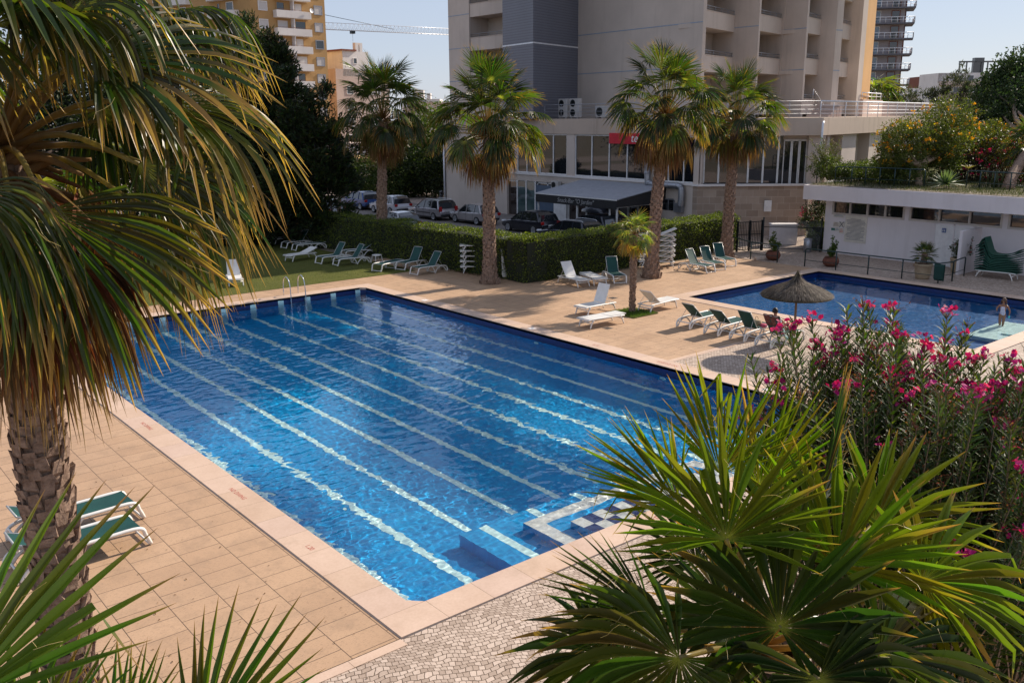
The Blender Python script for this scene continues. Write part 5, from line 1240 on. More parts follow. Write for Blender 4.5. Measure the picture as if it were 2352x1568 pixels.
# ------------------------------------------------------------------ hedge
def hedge(name, label, pts, thick, h, n, seed, L=.085, cols=None):
    """clipped hedge along a plan polyline (front line), thickness behind it (to the left)"""
    rg = random.Random(seed); t = thing(name, label, 'hedge', (0, 0, 0)); core = MB(); mb = MB(); cols = cols or [(.06, .085, .012), (.10, .13, .014), (.045, .065, .012), (.17, .20, .025), (.08, .10, .02)]
    P = [Vector(p) for p in pts]; segs = []
    for a, b in zip(P[:-1], P[1:]):
        d = (b-a).normalized(); nn = Vector((-d.y, d.x)); segs.append((a, b, d, nn, (b-a).length))
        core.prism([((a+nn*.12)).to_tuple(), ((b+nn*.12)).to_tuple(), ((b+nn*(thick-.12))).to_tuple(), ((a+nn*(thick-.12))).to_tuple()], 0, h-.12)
    tot = sum(s[4] for s in segs)
    for a, b, d, nn, ln in segs:
        for i in range(int(n*ln/tot)):
            u = rg.random()*ln; r = rg.random(); A1, A2 = h, thick
            if r < A1/(2*A1+A2)*1.25: q = Vector((u, 0, rg.random()*h)); out = Vector((-nn.x, -nn.y, 0))
            elif r < .80: q = Vector((u, rg.random()*thick, h)); out = Vector((0, 0, 1))
            else: q = Vector((u, thick, rg.random()*h)); out = Vector((nn.x, nn.y, 0))
            wob = .17*noise.noise(Vector((u*1.1+a.x, q.y*1.5, q.z*1.7)))+.05*noise.noise(Vector((u*4, q.y*4, q.z*4)))
            p = Vector((a.x+d.x*q.x+nn.x*q.y, a.y+d.y*q.x+nn.y*q.y, q.z))+out*(wob+rg.uniform(-.10, .05))
            dd = (out*.5+rdir(rg)+Vector((0, 0, .25))).normalized(); c = rg.choice(cols); bb = rg.uniform(.7, 1.4); leafcard(mb, p, dd, rdir(rg), L*rg.uniform(.7, 1.3), L*.6, tuple(x*bb for x in c))
    core.build('branches', simple('hedge_inside', (.012, .016, .006), .9), t); mb.build('foliage', MATS['shrub_leaf'], t); return t  # core is one solid dark box filling behind the leaves, not separate branches
hedge('hedge', 'long clipped green hedge turning the corner behind the loungers and palms', [(43.3, 31.9), (27.2, 31.9), (27.2, 33.4), (26.4, 44), (25.0, 58), (24, 75)][::-1], 1.45, 2.0, 95000, 8)
rg = random.Random(61); mb = MB()
for i in range(1500):
    if i % 2: x, y = rg.uniform(27.5, 42.8), 31.9-abs(rg.gauss(0, .22))
    else: y = rg.uniform(33.4, 38); x = 27.2-(y-33.4)*.075-abs(rg.gauss(0, .2))
    a = rg.uniform(0, 6.28); L = rg.uniform(.03, .08); leafcard(mb, Vector((x, y, .006)), Vector((math.cos(a), math.sin(a), .2)), Vector((0, 0, 1)), L, L*.5, rg.choice([(.10, .05, .02), (.05, .03, .015), (.16, .10, .04), (.05, .06, .015)]))
tag(mb.build('hedge_litter', MATS['dead_leaf']), 'dry leaf litter along the foot of the hedge', 'leaf litter', kind='stuff')
# ------------------------------------------------------------------ loungers
m_ = NT('green_sling'); g = m_.geo(); wv = m_.noise(m_.map(g, (60, 60, 60)), 3, 2); c = m_.ramp(m_.noise(g, 3, 4), [(.3, (.006, .045, .040)), (.7, (.010, .066, .056))])
m_.pbr(c, .6, 0, m_.bump(wv, .3, .003), .3); MATS['green_sling'] = m_.m
simple('lounger_white', (.72, .70, .66), .35, var=.07, scale=5); simple('sling_dark', (.02, .05, .045), .6)
def lounger(kind, ang, name='sun_lounger'):
    """foot at x=0, head at x=1.9, centred on y; ang = back raise in degrees"""
    t = bpy.data.objects.new(name, None); COL.objects.link(t); hw = .31; zs = .36; W = MATS['lounger_white']; xh = 1.12; bl = .78; a = R(ang)
    fr = MB(); fr.smooth = False
    if kind == 'green':
        for s in (-1, 1):
            y = s*hw
            fr.tube(arc([(-.04, y*.92, .02), (.03, y, .20), (.12, y, zs), (.6, y, zs+.01), (xh, y, zs), (1.55, y, zs-.02), (1.80, y, zs-.07), (1.90, y, .18), (1.90, y, .02)], 4), .033, 7)
            fr.tube(arc([(.92, y, zs-.01), (1.03, y, .2), (1.10, y, .02), (1.18, y, .14), (1.36, y, .29), (1.55, y, .30), (1.72, y, .2), (1.84, y, .04)], 4), .028, 6)
        for x, z in ((.0, .05), (.14, zs), (xh, zs-.03), (1.88, .25), (1.10, .05)): fr.tube([(x, -hw, z), (x, hw, z)], .02, 6)
    else:
        for s in (-1, 1):
            y = s*hw
            fr.tube(arc([(-.02, y, zs-.03), (.3, y, zs-.01), (xh, y, zs-.03), (1.8, y, zs-.05)], 4), .028, 6)
            for x, dx in ((.22, -.12), (1.62, .16)): fr.tube(arc([(x-dx*.3, y, zs-.05), (x+dx*.3, y, zs-.14), (x+dx, y*1.02, .01)], 4), [.05, .045, .04, .035, .032, .03, .028, .026, .024][:9], 6)
        for x, z in ((-.02, zs-.03), (xh, zs-.05), (1.8, zs-.05), (.12, .22), (1.74, .20)): fr.tube([(x, -hw, z), (x, hw, z)], .022, 6)
    fr.build('frame', W, t)
    th = .012 if kind == 'green' else .03
    def panel(x0, z0, x1, z1, sagd, mat, nm, w=hw-.015, par=t):
        mb = MB(); N = 8; top = []; 
        for i in range(N+1):
            s = i/N; x = x0+(x1-x0)*s; z = z0+(z1-z0)*s-sagd*4*s*(1-s); top.append((x, z))
        dx, dz = x1-x0, z1-z0; l = math.hypot(dx, dz); nx, nz = -dz/l*th, dx/l*th; rows = []
        for x, z in top: rows.append([(x, -w, z), (x, -w*.5, z-sagd*.3), (x, 0, z-sagd*.45), (x, w*.5, z-sagd*.3), (x, w, z)])
        mb.grid(rows); mb.grid([[(p[0]-nx, p[1], p[2]-nz) for p in r][::-1] for r in rows])
        for r in (rows[0][::-1], rows[-1]): mb.grid([r, [(p[0]-nx, p[1], p[2]-nz) for p in r]])
        for k in (0, -1):
            e = [r[k] for r in rows]; e = e if k == 0 else e[::-1]; mb.grid([e, [(p[0]-nx, p[1], p[2]-nz) for p in e]])
        return mb.build(nm, mat, par)
    mat = MATS['green_sling'] if kind == 'green' else W
    panel(.10 if kind == 'green' else 0, zs+.03, xh, zs+.015, .018, mat, 'seat')
    hx, hz = xh+.01, zs+.02; ex, ez = hx+math.cos(a)*bl, hz+math.sin(a)*bl
    bk = panel(hx, hz, ex, ez, .02 if kind == 'green' else .01, mat, 'backrest', hw-(.04 if kind == 'green' else .02))
    b = MB()
    if kind == 'green':
        for s in (-1, 1): b.tube([(hx, s*(hw-.04), hz-.01), (ex, s*(hw-.04), ez-.01)], .016, 6)
        b.tube([(ex, -hw+.04, ez), (ex, hw-.04, ez)], .018, 6)
    if ang > 12:
        mxx, mzz = hx+math.cos(a)*bl*.55, hz+math.sin(a)*bl*.55
        for s in (-1, 1): b.tube([(mxx, s*(hw-.06), mzz-.015), (min(1.78, mxx+.12+.15*math.cos(a)), s*(hw-.02), zs-.03)], .009, 5)
    b.build('back_frame', MATS['lounger_white'] if kind != 'green' else simple('grey_tube', (.42, .43, .42), .4, .3), t) if b.v else None
    return t
PROTO = {}
def place_lounger(kind, ang, foot, head, label, group, z=0, tilt=None, world=False):
    key = (kind, ang)
    f = gp(*foot, z) if not world else Vector(foot); h = gp(*head, z) if not world else Vector(head)
    if key not in PROTO: PROTO[key] = lounger(kind, ang); o = PROTO[key]
    else: o = copy_tree(PROTO[key])
    d = (h-f); az = math.atan2(d.y, d.x); mid = (f+h)/2
    o.location = (mid.x-math.cos(az)*.93, mid.y-math.sin(az)*.93, z); o.rotation_euler = (0, 0, az) if tilt is None else (tilt[0], tilt[1], az)
    tag(o, label, 'sun lounger', group); return o
z4 = lambda x, y: ((950+x*.36139)*.6125, (600+y*.36139)*.6125)
z5 = lambda x, y: (796.25+x*.3398, 520.6+y*.3398)
c22 = lambda x, y: ((2200+x*.4464)*.6125, (600+y*.4464)*.6125)
c1 = lambda x, y: ((2200+x*.5952)*.6125, (1050+y*.5952)*.6125)
z7 = lambda x, y: (x*.3398, 1035+y*.3398)
GL = 'loungers on the lawn in front of the hedge'
place_lounger('green', 0, z4(437, 942), z4(715, 915), 'green sling lounger lying flat in the hedge shade, farthest group on the lawn', GL)
place_lounger('green', 52, z4(322, 918), z4(590, 885), 'green lounger with raised back, second in the far shaded row', GL)
place_lounger('green', 52, z4(205, 880), z4(480, 850), 'green lounger with raised back, deepest in the hedge shade', GL)
place_lounger('white', 18, z4(345, 1058), z4(640, 1012), 'low white solid lounger alone on the shaded lawn', GL)
place_lounger('green', 55, z4(690, 1078), z4(970, 1040), 'green lounger left of the pair with raised backs on the lawn', GL)
place_lounger('green', 55, z4(880, 1096), z4(1160, 1065), 'green lounger right of the pair with raised backs on the lawn', GL)
place_lounger('green', 30, z4(960, 1010), z4(1225, 985), 'green lounger tucked behind the raised pair beside the palm trunk', GL)
place_lounger('green', 0, z4(1300, 1156), z4(1500, 1110), 'flat green lounger beside the little white table at the lawn edge', GL)
place_lounger('green', 55, z4(1520, 1146), z4(1760, 1090), 'green lounger with raised back between the flat one and the paving corner', GL)
place_lounger('green', 55, z4(1685, 1192), z4(1950, 1150), 'green lounger with raised back standing on the paving corner', GL)
place_lounger('white', 65, (548, 668), (532, 636), 'white lounger with upright back glimpsed through the near palm fronds', GL)
GR = 'loungers on the deck between the pools'
place_lounger('green', 58, c22(1076, 958), c22(782, 905), 'front one of three green loungers in a row beside the gate palm', GR)
place_lounger('green', 58, c22(1172, 944), c22(905, 872), 'middle one of three green loungers in a row beside the gate palm', GR)
place_lounger('green', 58, c22(1260, 915), c22(1020, 838), 'rear one of three green loungers in a row beside the gate palm', GR)
place_lounger('green', 62, c22(318, 1062), c22(150, 965), 'green lounger with upright back behind the small rough palm', GR)
place_lounger('white', 55, z5(1640, 420), z5(1432, 365), 'white lounger with raised back before the hedge corner', GR)
place_lounger('white', 0, z5(1745, 412), z5(1590, 350), 'flat white lounger between the white raised one and the green one', GR)
place_lounger('white', 68, z5(1545, 608), z5(1815, 548), 'white lounger with its back raised high left of the small palm', GR)
place_lounger('white', 0, z5(1590, 688), z5(1850, 640), 'flat white lounger nearest the big pool left of the small palm', GR)
place_lounger('white', 40, z5(2215, 535), z5(1985, 585), 'white lounger with low raised back right of the small palm', GR)
T_ = [((610, 306), (790, 235), 42, 'leftmost of the four green loungers under the thatched umbrella row, back low'), ((785, 350), (960, 275), 42, 'second from left of the four green loungers near the thatched umbrella'), ((948, 385), (1110, 305), 55, 'third green lounger of the umbrella row, a bag and clothes on its seat'), ((1112, 425), (1290, 345), 58, 'green lounger beside the thatched umbrella with a towel over its back')]
TL = []
for hd, ft, an, lb in T_:
    h = gp(*c1(*hd)); TL.append((h, an)); place_lounger('green', an, (h.x+1.9, h.y-.02, 0), (h.x, h.y, 0), lb, GR, world=True)
G3 = 'loungers on the tiles beside the near palm'
u1, u2 = gp(*z7(948, 480)), gp(*z7(990, 655))
oa = place_lounger('green', 22, (u1.x, u1.y+.45, 0), (u1.x-1.9, u1.y+.38, 0), 'farther of two green loungers half hidden by the near palm trunk', G3, world=True)
ob_ = place_lounger('green', 22, (u2.x, u2.y+.42, 0), (u2.x-1.9, u2.y+.36, 0), 'nearer of two green loungers half hidden by the near palm trunk', G3, world=True)
for o in (oa, ob_): o.scale = (1.16, 1.16, 1.06); o.location.x += .08
# stacked bare frames at the palm feet, and one leaning up
def stack(n, P, az, base, dz, group, who, start=.0):
    for k in range(n):
        o = place_lounger('white', 22, (0, 0, 0), (1, 0, 0), f'white stacked lounger, {who[k]}', group, world=True); 
        o.location = (P.x-math.cos(az)*.93+.02*((k*7) % 3), P.y-math.sin(az)*.93+.02*((k*5) % 3), base+dz*k); o.rotation_euler = (0, 0, az)
p = gp(*c22(585, 900)); a_ = R(-38)
stack(6, p, a_, 0, .27, 'lounger stack behind the third palm', ['bottom one of the six behind the third palm', 'second from the bottom behind the third palm', 'third from the bottom behind the third palm', 'third from the top behind the third palm', 'second from the top behind the third palm', 'topmost one behind the third palm'])
p = gp(*z5(900, 320)); stack(5, Vector((p.x+.3, p.y+.4, 0)), R(-35), .0, .26, 'lounger stack behind the second palm', ['bottom one sticking out behind the second palm', 'second from the bottom left of the second palm trunk', 'middle one left of the second palm trunk', 'second from the top left of the second palm trunk', 'topmost one left of the second palm trunk'])
o = place_lounger('white', 8, (0, 0, 0), (1, 0, 0), 'white lounger standing on end and leaning on the hedge by the second palm', 'lounger stack behind the second palm', world=True)
q = gp(*z5(1090, 345)); o.location = (q.x, q.y, .05); o.rotation_euler = (R(0), R(-76), R(62))
# little table
t = thing('side_table', 'small white plastic table on the lawn beside the palm trunk', 'table', gp(*z4(1285, 1070))); mb = MB(); mb.lathe([(.02, .42), (.27, .42), (.28, .44), (.27, .46), (.02, .465)], (0, 0, 0), 8); mb.build('table_top', MATS['lounger_white'], t)
for sx in (-1, 1):
    for sy in (-1, 1): mb = MB(); mb.tube([(sx*.23, sy*.23, 0), (sx*.17, sy*.17, .43)], .018, 6); mb.build('leg', MATS['lounger_white'], t)
# ------------------------------------------------------------------ thatched umbrellas
m_bark('thatch', (.04, .032, .028), (.22, .18, .155), (30, 30, 30)); m_bark('pole_wood', (.16, .10, .06), (.32, .21, .13), (20, 20, 2))
def parasol(label, base, h=2.6, r=1.13, seed=1):
    rg = random.Random(seed); t = thing('thatched_umbrella', label, 'umbrella', base, 0, 'thatched umbrellas by the pools'); mb = MB(); mb.tube([(0, 0, -.1), (.01, 0, 1.2), (0, .01, h-.35)], [.045, .04, .035], 8); mb.build('pole', MATS['pole_wood'], t)
    prof = [(.03, h), (.05, h-.10), (.09, h-.21), (.22, h-.33), (.55, h-.46), (.9, h-.60), (r, h-.74)]
    def zat(x):
        for (a, za), (b, zb) in zip(prof[:-1], prof[1:]):
            if a <= x <= b: return za+(zb-za)*(x-a)/(b-a)
        return prof[-1][1]-(x-r)*.6
    mb = MB(); mb.lathe(prof, (0, 0, -.02), 28, False); mb.lathe([(a, z-.05) for a, z in prof][::-1], (0, 0, -.02), 28, False); mb.usec = True; mb.c = [(.07, .06, .05, 1)]*len(mb.c)
    for i in range(7000):
        an = rg.uniform(0, 2*PI); x0 = rg.uniform(0, 1)**.55*r*.97; ln = rg.uniform(.12, .32); x1 = min(r+.07, x0+ln); c, s = math.cos(an), math.sin(an); w = rg.uniform(.006, .016); l = Vector((-s, c, 0))*w; up = rg.uniform(.0, .045); k = rg.uniform(-.05, .05)
        a = Vector((c*x0, s*x0, zat(max(.03, x0))+up)); b = Vector((math.cos(an+k)*x1, math.sin(an+k)*x1, zat(max(.03, x1))+up*.8+rg.uniform(-.03, .02)))
        cc = (*rg.choice([(.08, .062, .05), (.13, .105, .085), (.045, .036, .03), (.22, .18, .145), (.10, .075, .058)]), 1); mb.add([a-l, a+l, b], [(0, 1, 2)], [cc]*3)
    for i in range(90):
        an = rg.uniform(0, 2*PI); a = Vector((.04*math.cos(an), .04*math.sin(an), h-.16)); b = Vector((.05*math.cos(an)+.05, .05*math.sin(an)+.02, h+rg.uniform(.0, .10))); mb.add([a-Vector((.006, 0, 0)), a+Vector((.006, 0, 0)), b], [(0, 1, 2)])
    mb.build('thatch_roof', MATS['dead_leaf'], t)
    mb = MB()
    for i in range(8): an = i*PI/4; mb.tube([(0, 0, h-.62), (math.cos(an)*(r-.1), math.sin(an)*(r-.1), h-.79)], .014, 5)
    mb.build('rib_frame', MATS['pole_wood'], t); return t
parasol('dark thatched umbrella on a wooden pole between the two pools', gp(1821, 804), 2.62)
p = gp(2330, 1100); parasol('dark thatched umbrella mostly hidden behind the oleander at the right edge', (p.x, p.y, 0), 2.3, 1.2, 5)
# ------------------------------------------------------------------ pool ladder
t = thing('pool_ladder', 'stainless steel ladder with two curved handrails at the far pool edge', 'ladder', (0, 0, 0)); simple('stainless', (.62, .62, .63), .18, 1.0)
for x in (17.32, 18.02):
    mb = MB(); mb.tube(arc([(x, PY1+.62, .0), (x, PY1+.60, .55), (x, PY1+.45, .82), (x, PY1+.18, .85), (x, PY1-.02, .62), (x, PY1-.08, .1), (x, PY1-.08, -1.1)], 7), .024, 10); mb.build('handrail', MATS['stainless'], t)
for k in range(3): mb = MB(); mb.box((17.67, PY1-.08, -.35-.28*k), (.7, .08, .03)); mb.build('step', MATS['stainless'], t)
mb = MB(); mb.prism([(16.6, PY1+.02), (18.7, PY1+.02), (18.5, PY1+.45), (16.8, PY1+.45)], .022, .05) if False else None
# ------------------------------------------------------------------ black railings round the small pool
def pipe_rail(label, pts, h=.92, grp='black pipe railings round the small pool', mat='dark_green_metal', name='railing', down=(True, True)):
    t = thing(name, label, 'railing', (0, 0, 0), 0, grp); P = [Vector(p) for p in pts]; mb = MB()
    top = [p+Vector((0, 0, h)) for p in P]; d0 = (top[1]-top[0]).normalized()*.1; d1 = (top[-1]-top[-2]).normalized()*.1
    mb.tube([P[0], top[0]-Vector((0, 0, .1)), top[0]+d0*.3-Vector((0, 0, .03)), top[0]+d0]+top[1:-1]+[top[-1]-d1, top[-1]-d1*.3-Vector((0, 0, .03)), top[-1]-Vector((0, 0, .1)), P[-1]], .032, 8); mb.build('top_rail', MATS[mat], t)
    mb = MB()
    mb.tube([p+Vector((0, 0, h*.36)) for p in P], .016, 6); mb.build('mid_rail', MATS[mat], t)
    for p in P[1:-1]: mb = MB(); mb.tube([p, p+Vector((0, 0, h))], .032, 8); mb.build('post', MATS[mat], t)
    return t
pipe_rail('long black pipe railing with four bays along the small pool', [(41.15, 26.1, 0), (41.25, 24.4, 0), (41.3, 22.7, 0), (41.35, 21.0, 0), (41.45, 19.3, 0), (42.4, 19.1, 0)])
pipe_rail('short black railing turning toward the screen wall behind the potted palm', [(42.6, 19.2, 0), (44.25, 19.4, 0)])
pipe_rail('short black pipe railing before the round brown pot by the gate', [(42.2, 31.4, 0), (41.1, 29.4, 0), (41.15, 27.75, 0)])
t = thing('towel', 'dark green towel hanging over the end of the black railing', 'towel', (41.47, 19.26, 0)); mb = MB()
rows = []
for i in range(12):
    s = i/11; ph = s*2.0-1; x = (.06 if ph > 0 else -.06)*(1 if abs(ph) > .1 else abs(ph)*10); z = .955-abs(ph)*.85*(.9 if ph < 0 else 1) 
    rows.append([(x+.02*math.sin(k*1.7+s*3), -.18+k*.09, z) for k in range(6)])
mb.smooth = True; mb.grid(rows); mb.build('cloth', simple('green_towel', (.01, .045, .035), .9), t)
# gate and mesh fence
def bar_gate(label, a, b, h, n):
    t = thing('gate', label, 'gate', (0, 0, 0)); a = Vector(a); b = Vector(b); mb = MB()
    for p in (a, b, a.lerp(b, .5)): mb.bar(p, p+Vector((0, 0, h)), .09)
    for z in (.1, h-.08, h*.55): mb.bar(a+Vector((0, 0, z)), b+Vector((0, 0, z)), .04)
    mb.build('gate_frame', MATS['black_metal'], t); mb = MB()
    for i in range(n): p = a.lerp(b, (i+.5)/n); mb.bar(p+Vector((0, 0, .12)), p+Vector((0, 0, h-.1)), .022)
    mb.build('gate_bars', MATS['black_metal'], t); return t
bar_gate('black metal bar gate between the hedge end and the stone wall', (42.75, 31.55, 0), (44.35, 31.05, 0), 1.75, 15)
t = thing('mesh_fence', 'dark chain link fence between the gate and the pool house', 'fence', (0, 0, 0)); a = Vector((44.4, 31.0, 0)); b = Vector((46.3, 28.45, 0)); mb = MB()
for p in (a, b): mb.tube([p, p+Vector((0, 0, 1.9))], .045, 8)
for z in (.12, 1.35): mb.tube([a+Vector((0, 0, z)), b+Vector((0, 0, z))], .022, 6)
mb.build('fence_frame', MATS['black_metal'], t); mb = MB(); Ld = (b-a).length; dd = (b-a).normalized()
for i in range(-20, 46):
    for s in (1, -1):
        p0, p1 = i*.085, i*.085+s*1.6
        u0, u1 = max(0, min(Ld, min(p0, p1))), max(0, min(Ld, max(p0, p1)))
        if u1-u0 < .02: continue
        za, zb = (.12+(u0-p0)/s, .12+(u1-p0)/s)
        mb.tube([a+dd*u0+Vector((0, 0, za)), a+dd*u1+Vector((0, 0, zb))], .004, 3, False)
mb.build('wire_mesh', MATS['grey_metal'], t)
t = thing('white_cabinet', 'white painted utility cabinet standing behind the mesh fence', 'cabinet', (47.3, 31.6, 0), R(-40)); mb = MB(); mb.rbox((0, 0, .6), (1.5, .7, 1.2), .03); mb.build('body', MATS['white_plaster'], t); mb = MB(); mb.rbox((0, 0, 1.23), (1.6, .8, .07), .02); mb.build('cap', MATS['white_render'], t)
t = thing('path_block', 'low pale kerb stone lying beside the short railing', 'kerb stone', gp(*c22(1450, 840)), R(-20)); mb = MB(); mb.rbox((0, 0, .1), (.55, .3, .2), .04); mb.build('block', MATS['sandy_concrete'], t)
# planting bed and bin behind the fence
mb = MB(); mb.prism([(46.4, 28.7), (47.0, 28.7), (51, 31.4), (50.6, 32.0)], 0, .3); mb.build('planter_kerb', MATS['sandy_concrete'])['kind'] = 'structure'
t = thing('litter_bin', 'grey metal litter bin beside the pool house corner', 'bin', (45.65, 28.85, 0)); mb = MB(); mb.lathe([(.2, .0), (.22, .02), (.22, .72), (.2, .74)], (0, 0, 0), 18); mb.build('drum', MATS['galv'], t); mb = MB(); mb.lathe([(.225, .70), (.235, .72), (.225, .76), (.05, .80)], (0, 0, 0), 18); mb.build('lid', MATS['grey_metal'], t)
# pots
m_bark('terracotta', (.12, .045, .03), (.20, .085, .055), (4, 4, 4)); m_bark('sand_pot', (.33, .24, .15), (.46, .36, .24), (4, 4, 8))
def pot(mb, r, h, style):
    if style == 'round': mb.lathe([(r*.5, 0), (r*.85, h*.2), (r, h*.5), (r*.9, h*.8), (r*.72, h*.93), (r*.78, h), (r*.66, h), (r*.6, h*.9)], (0, 0, 0), 20)
    else: mb.lathe([(r*.72, 0), (r*.8, h*.1), (r*.92, h*.45), (r*.97, h*.85), (r*1.04, h*.88), (r*1.04, h), (r*.9, h), (r*.88, h*.9)], (0, 0, 0), 20)
def potted(label, loc, style, r, h, plant, seed, name='potted_plant'):
    rg = random.Random(seed); t = thing(name, label, 'potted plant', loc, 0, None); mb = MB(); pot(mb, r, h, style); p = mb.build('pot', MATS['terracotta' if style == 'round' else 'sand_pot'], t)
    mb = MB(); mb.lathe([(.001, h*.93), (r*.8, h*.93)], (0, 0, 0), 16, False); mb.build('soil', MATS['soil'], p); st = MB(); mb = MB(); fb = MB()
    if plant == 'leggy':
        for i in range(9):
            e = Vector((rg.uniform(-.28, .28), rg.uniform(-.28, .28), h+rg.uniform(.15, .75))); 
            if i == 0: e = Vector((.02, .03, h+1.0))
            P = arc([(0, 0, h*.8), (e.x*.6, e.y*.6, h+(e.z-h)*.5), e], 4); st.tube(P, .008, 5); 
            for q in P[3:]: cloud(mb, q, (.10, .10, .09), 26, .08, [(.05, .09, .015), (.08, .12, .02)], rg, .2, .5, .6)
    elif plant == 'palm':
        core, boot = MB(), MB(); palm_trunk(core, boot, (0, 0, h*.85), .55, .11, .09, 1.2, 60, .09, (0, 0), 0, rg, 1.3); core.build('trunk', MATS['palm_bark'], t); boot.build('leaf_bases', MATS['palm_boot'], t); H = Vector((0, 0, h+.42))
        for j in range(24):
            s = j/23; el = R(80-s*110); az = j*2.39996; out = Vector((math.cos(az)*math.cos(el), math.sin(az)*math.cos(el), math.sin(el))); q = H+out*.32; petiole(st, H, q, .01, .006, .05, 4); fan(mb, q, out, Vector((-math.cos(az)*math.sin(el), -math.sin(az)*math.sin(el), math.cos(el))), .42, 20, 200, .45, .1, 1, 3, (.035, .06, .018), (.2, .15, .05), .1, .2, rg)
        fan(mb, H+Vector((-.2, .25, -.3)), (-.6, .6, -.8), (0, 0, 1), .4, 12, 120, .4, .6, .8, 3, (.2, .1, .05), (.2, .1, .05), .2, .2, rg)
    else:
        for i in range(14):
            e = Vector((rg.uniform(-.6, .6), rg.uniform(-.6, .6), h+rg.uniform(.3, .9))); P = arc([(0, 0, h*.8), (e.x*.5, e.y*.5, h+(e.z-h)*.6), e], 4); st.tube(P, .008, 5)
            for q in P[2:]: cloud(mb, q, (.15, .15, .13), 26, .07, [(.03, .05, .015), (.05, .075, .02)], rg, .2, .5, .6)
            if i % 3 == 0:
                for k in range(10): leafcard(fb, e+rdir(rg)*.04, rdir(rg), rdir(rg), .06, .05, (.5, .02, .05))
    if st.v: st.build('stems', MATS['petiole'], t)
    if plant == 'palm': st = st
    mb.build('foliage', MATS['shrub_leaf'], t)
    if fb.v: fb.build('flowers', MATS['petal'], t)
    return t
z6 = lambda x, y: (1555.75+x*.3398, 520.6+y*.3398)
potted('leggy plant in a round brown pot behind the long black railing', gp(*z6(1035, 268)), 'round', .42, .5, 'leggy', 3)
potted('small plant in a round brown pot beside the short railing near the gate', gp(*z6(645, 224)), 'round', .40, .5, 'leggy', 4)
potted('stiff little fan palm in a big sandy pot before the double door', gp(*z6(1655, 350)), 'tub', .40, .72, 'palm', 5)
potted('red flowered bush in a sandy pot beside the white screen wall', gp(*z6(1890, 308)), 'tub', .36, .72, 'bush', 6)
potted('brown pot with a red flowering plant half hidden behind the oleander', gp(2052, 870), 'round', .5, .75, 'bush', 7)
# stack of green cushions on a white lounger
q = gp(*z6(2170, 345)); o = place_lounger('white', 0, (q.x-.2, q.y-.95, 0), (q.x-.2, q.y+.95, 0), 'white lounger carrying the sagging green pile beside the screen wall', None, world=True)
rg = random.Random(31)
for k in range(11):
    t = thing('lounger_sling', ['lowest', 'second', 'third', 'fourth', 'fifth', 'middle', 'fifth from top', 'fourth from top', 'third from top', 'second from top', 'topmost'][k]+' green sling bed of the sagging pile by the screen wall', 'sun lounger', (q.x-.2, q.y, .40+.075*k), R(90), 'green sling pile'); mb = MB(); mb.smooth = True; rows = []
    off = rg.uniform(-.03, .03)
    for i in range(17):
        s = i/16; x = -.98+1.96*s+off; z = .03*k*.55*(2*s-1)**2*2.0+(.012*k*.9*math.exp(-((s-.82)/.10)**2))*6; rows.append([(x, y, z+.01*math.sin(7*s+k)) for y in (-.32, -.16, 0, .16, .32)])
    mb.grid(rows); mb.grid([[(a, b, c-.045) for a, b, c in r][::-1] for r in rows]); 
    for kk in (0, -1):
        e = [r[kk] for r in rows]; e = e if kk == 0 else e[::-1]; mb.grid([e, [(a, b, c-.045) for a, b, c in e]])
    for r in (rows[0][::-1], rows[-1]): mb.grid([r, [(a, b, c-.045) for a, b, c in r]])
    mb.build('sling', simple('pile_green', (.008, .07, .045), .55), t)
# wooden posts in the hedge
simple('post_wood', (.26, .17, .11), .8, var=.3, vscale=(12, 12, 2), bump=.4)
for (x, y, h, lb) in ((755, 268, 1.35, 'square wooden post in front of the hedge left of the second palm'), (1490, 275, .62, 'short weathered wooden stump against the hedge corner')):
    b = gp(*z5(x, y)); t = thing('wooden_post', lb, 'post', (b.x, b.y, 0)); mb = MB(); mb.rbox((0, 0, h/2), (.16, .16, h), .02, R(20)); mb.build('post', MATS['post_wood'], t)
# lettering on the coping: NO DIVING and depth marks
simple('red_paint', (.36, .06, .04), .8, var=.3, scale=30)
def mark(s, loc, rz, size, lb):
    o = text('painted_marking', s, size, loc, (0, 0, rz), MATS['red_paint'], None, .0005); tag(o, lb, 'marking', 'painted pool markings'); return o
p = gp(*z7(1572, 305)); mark('NO DIVING', (6.78, p.y, .0235), R(-90), .14, 'red NO DIVING lettering on the left coping nearest the camera')
p = gp(*z7(2055, 672)); mark('1,20', (6.78, p.y, .0235), R(-90), .14, 'red depth figures on the left coping near the corner')
p = gp(*z5(2230, 915)); mark('NO DIVING', (PX1+.3, p.y, .0235), R(90), .16, 'red NO DIVING lettering on the right coping before the umbrella')
p = gp(*z5(1750, 790)); mark('2,10', (PX1+.3, p.y, .0235), R(90), .16, 'red depth figures on the right coping near the white loungers')
mark('NO DIVING', (6.78, 22.8, .0235), R(-90), .14, 'red NO DIVING lettering on the left coping behind the palm skirt')

mark('NO DIVING', (12.6, PY0-.33, .0235), R(0), .16, 'faint red NO DIVING lettering on the near coping by the fan palm')
# drain covers
simple('drain', (.14, .11, .09), .7)
for (x, y, lb) in ((*z5(1765, 686), 'small square drain cover before the flat white lounger'), (*z5(1800, 482), 'larger dark access cover behind the high backed white lounger')):
    b = gp(x, y); t = thing('drain_cover', lb, 'drain cover', (b.x, b.y, .0)); mb = MB(); mb.rbox((0, 0, .004), (.3, .3, .012), .003); mb.build('lid', MATS['drain'], t); mb = MB()
    for k in range(5): mb.box((-.1+.05*k, 0, .012), (.012, .22, .004))
    mb.build('slots', MATS['black_metal'], t)
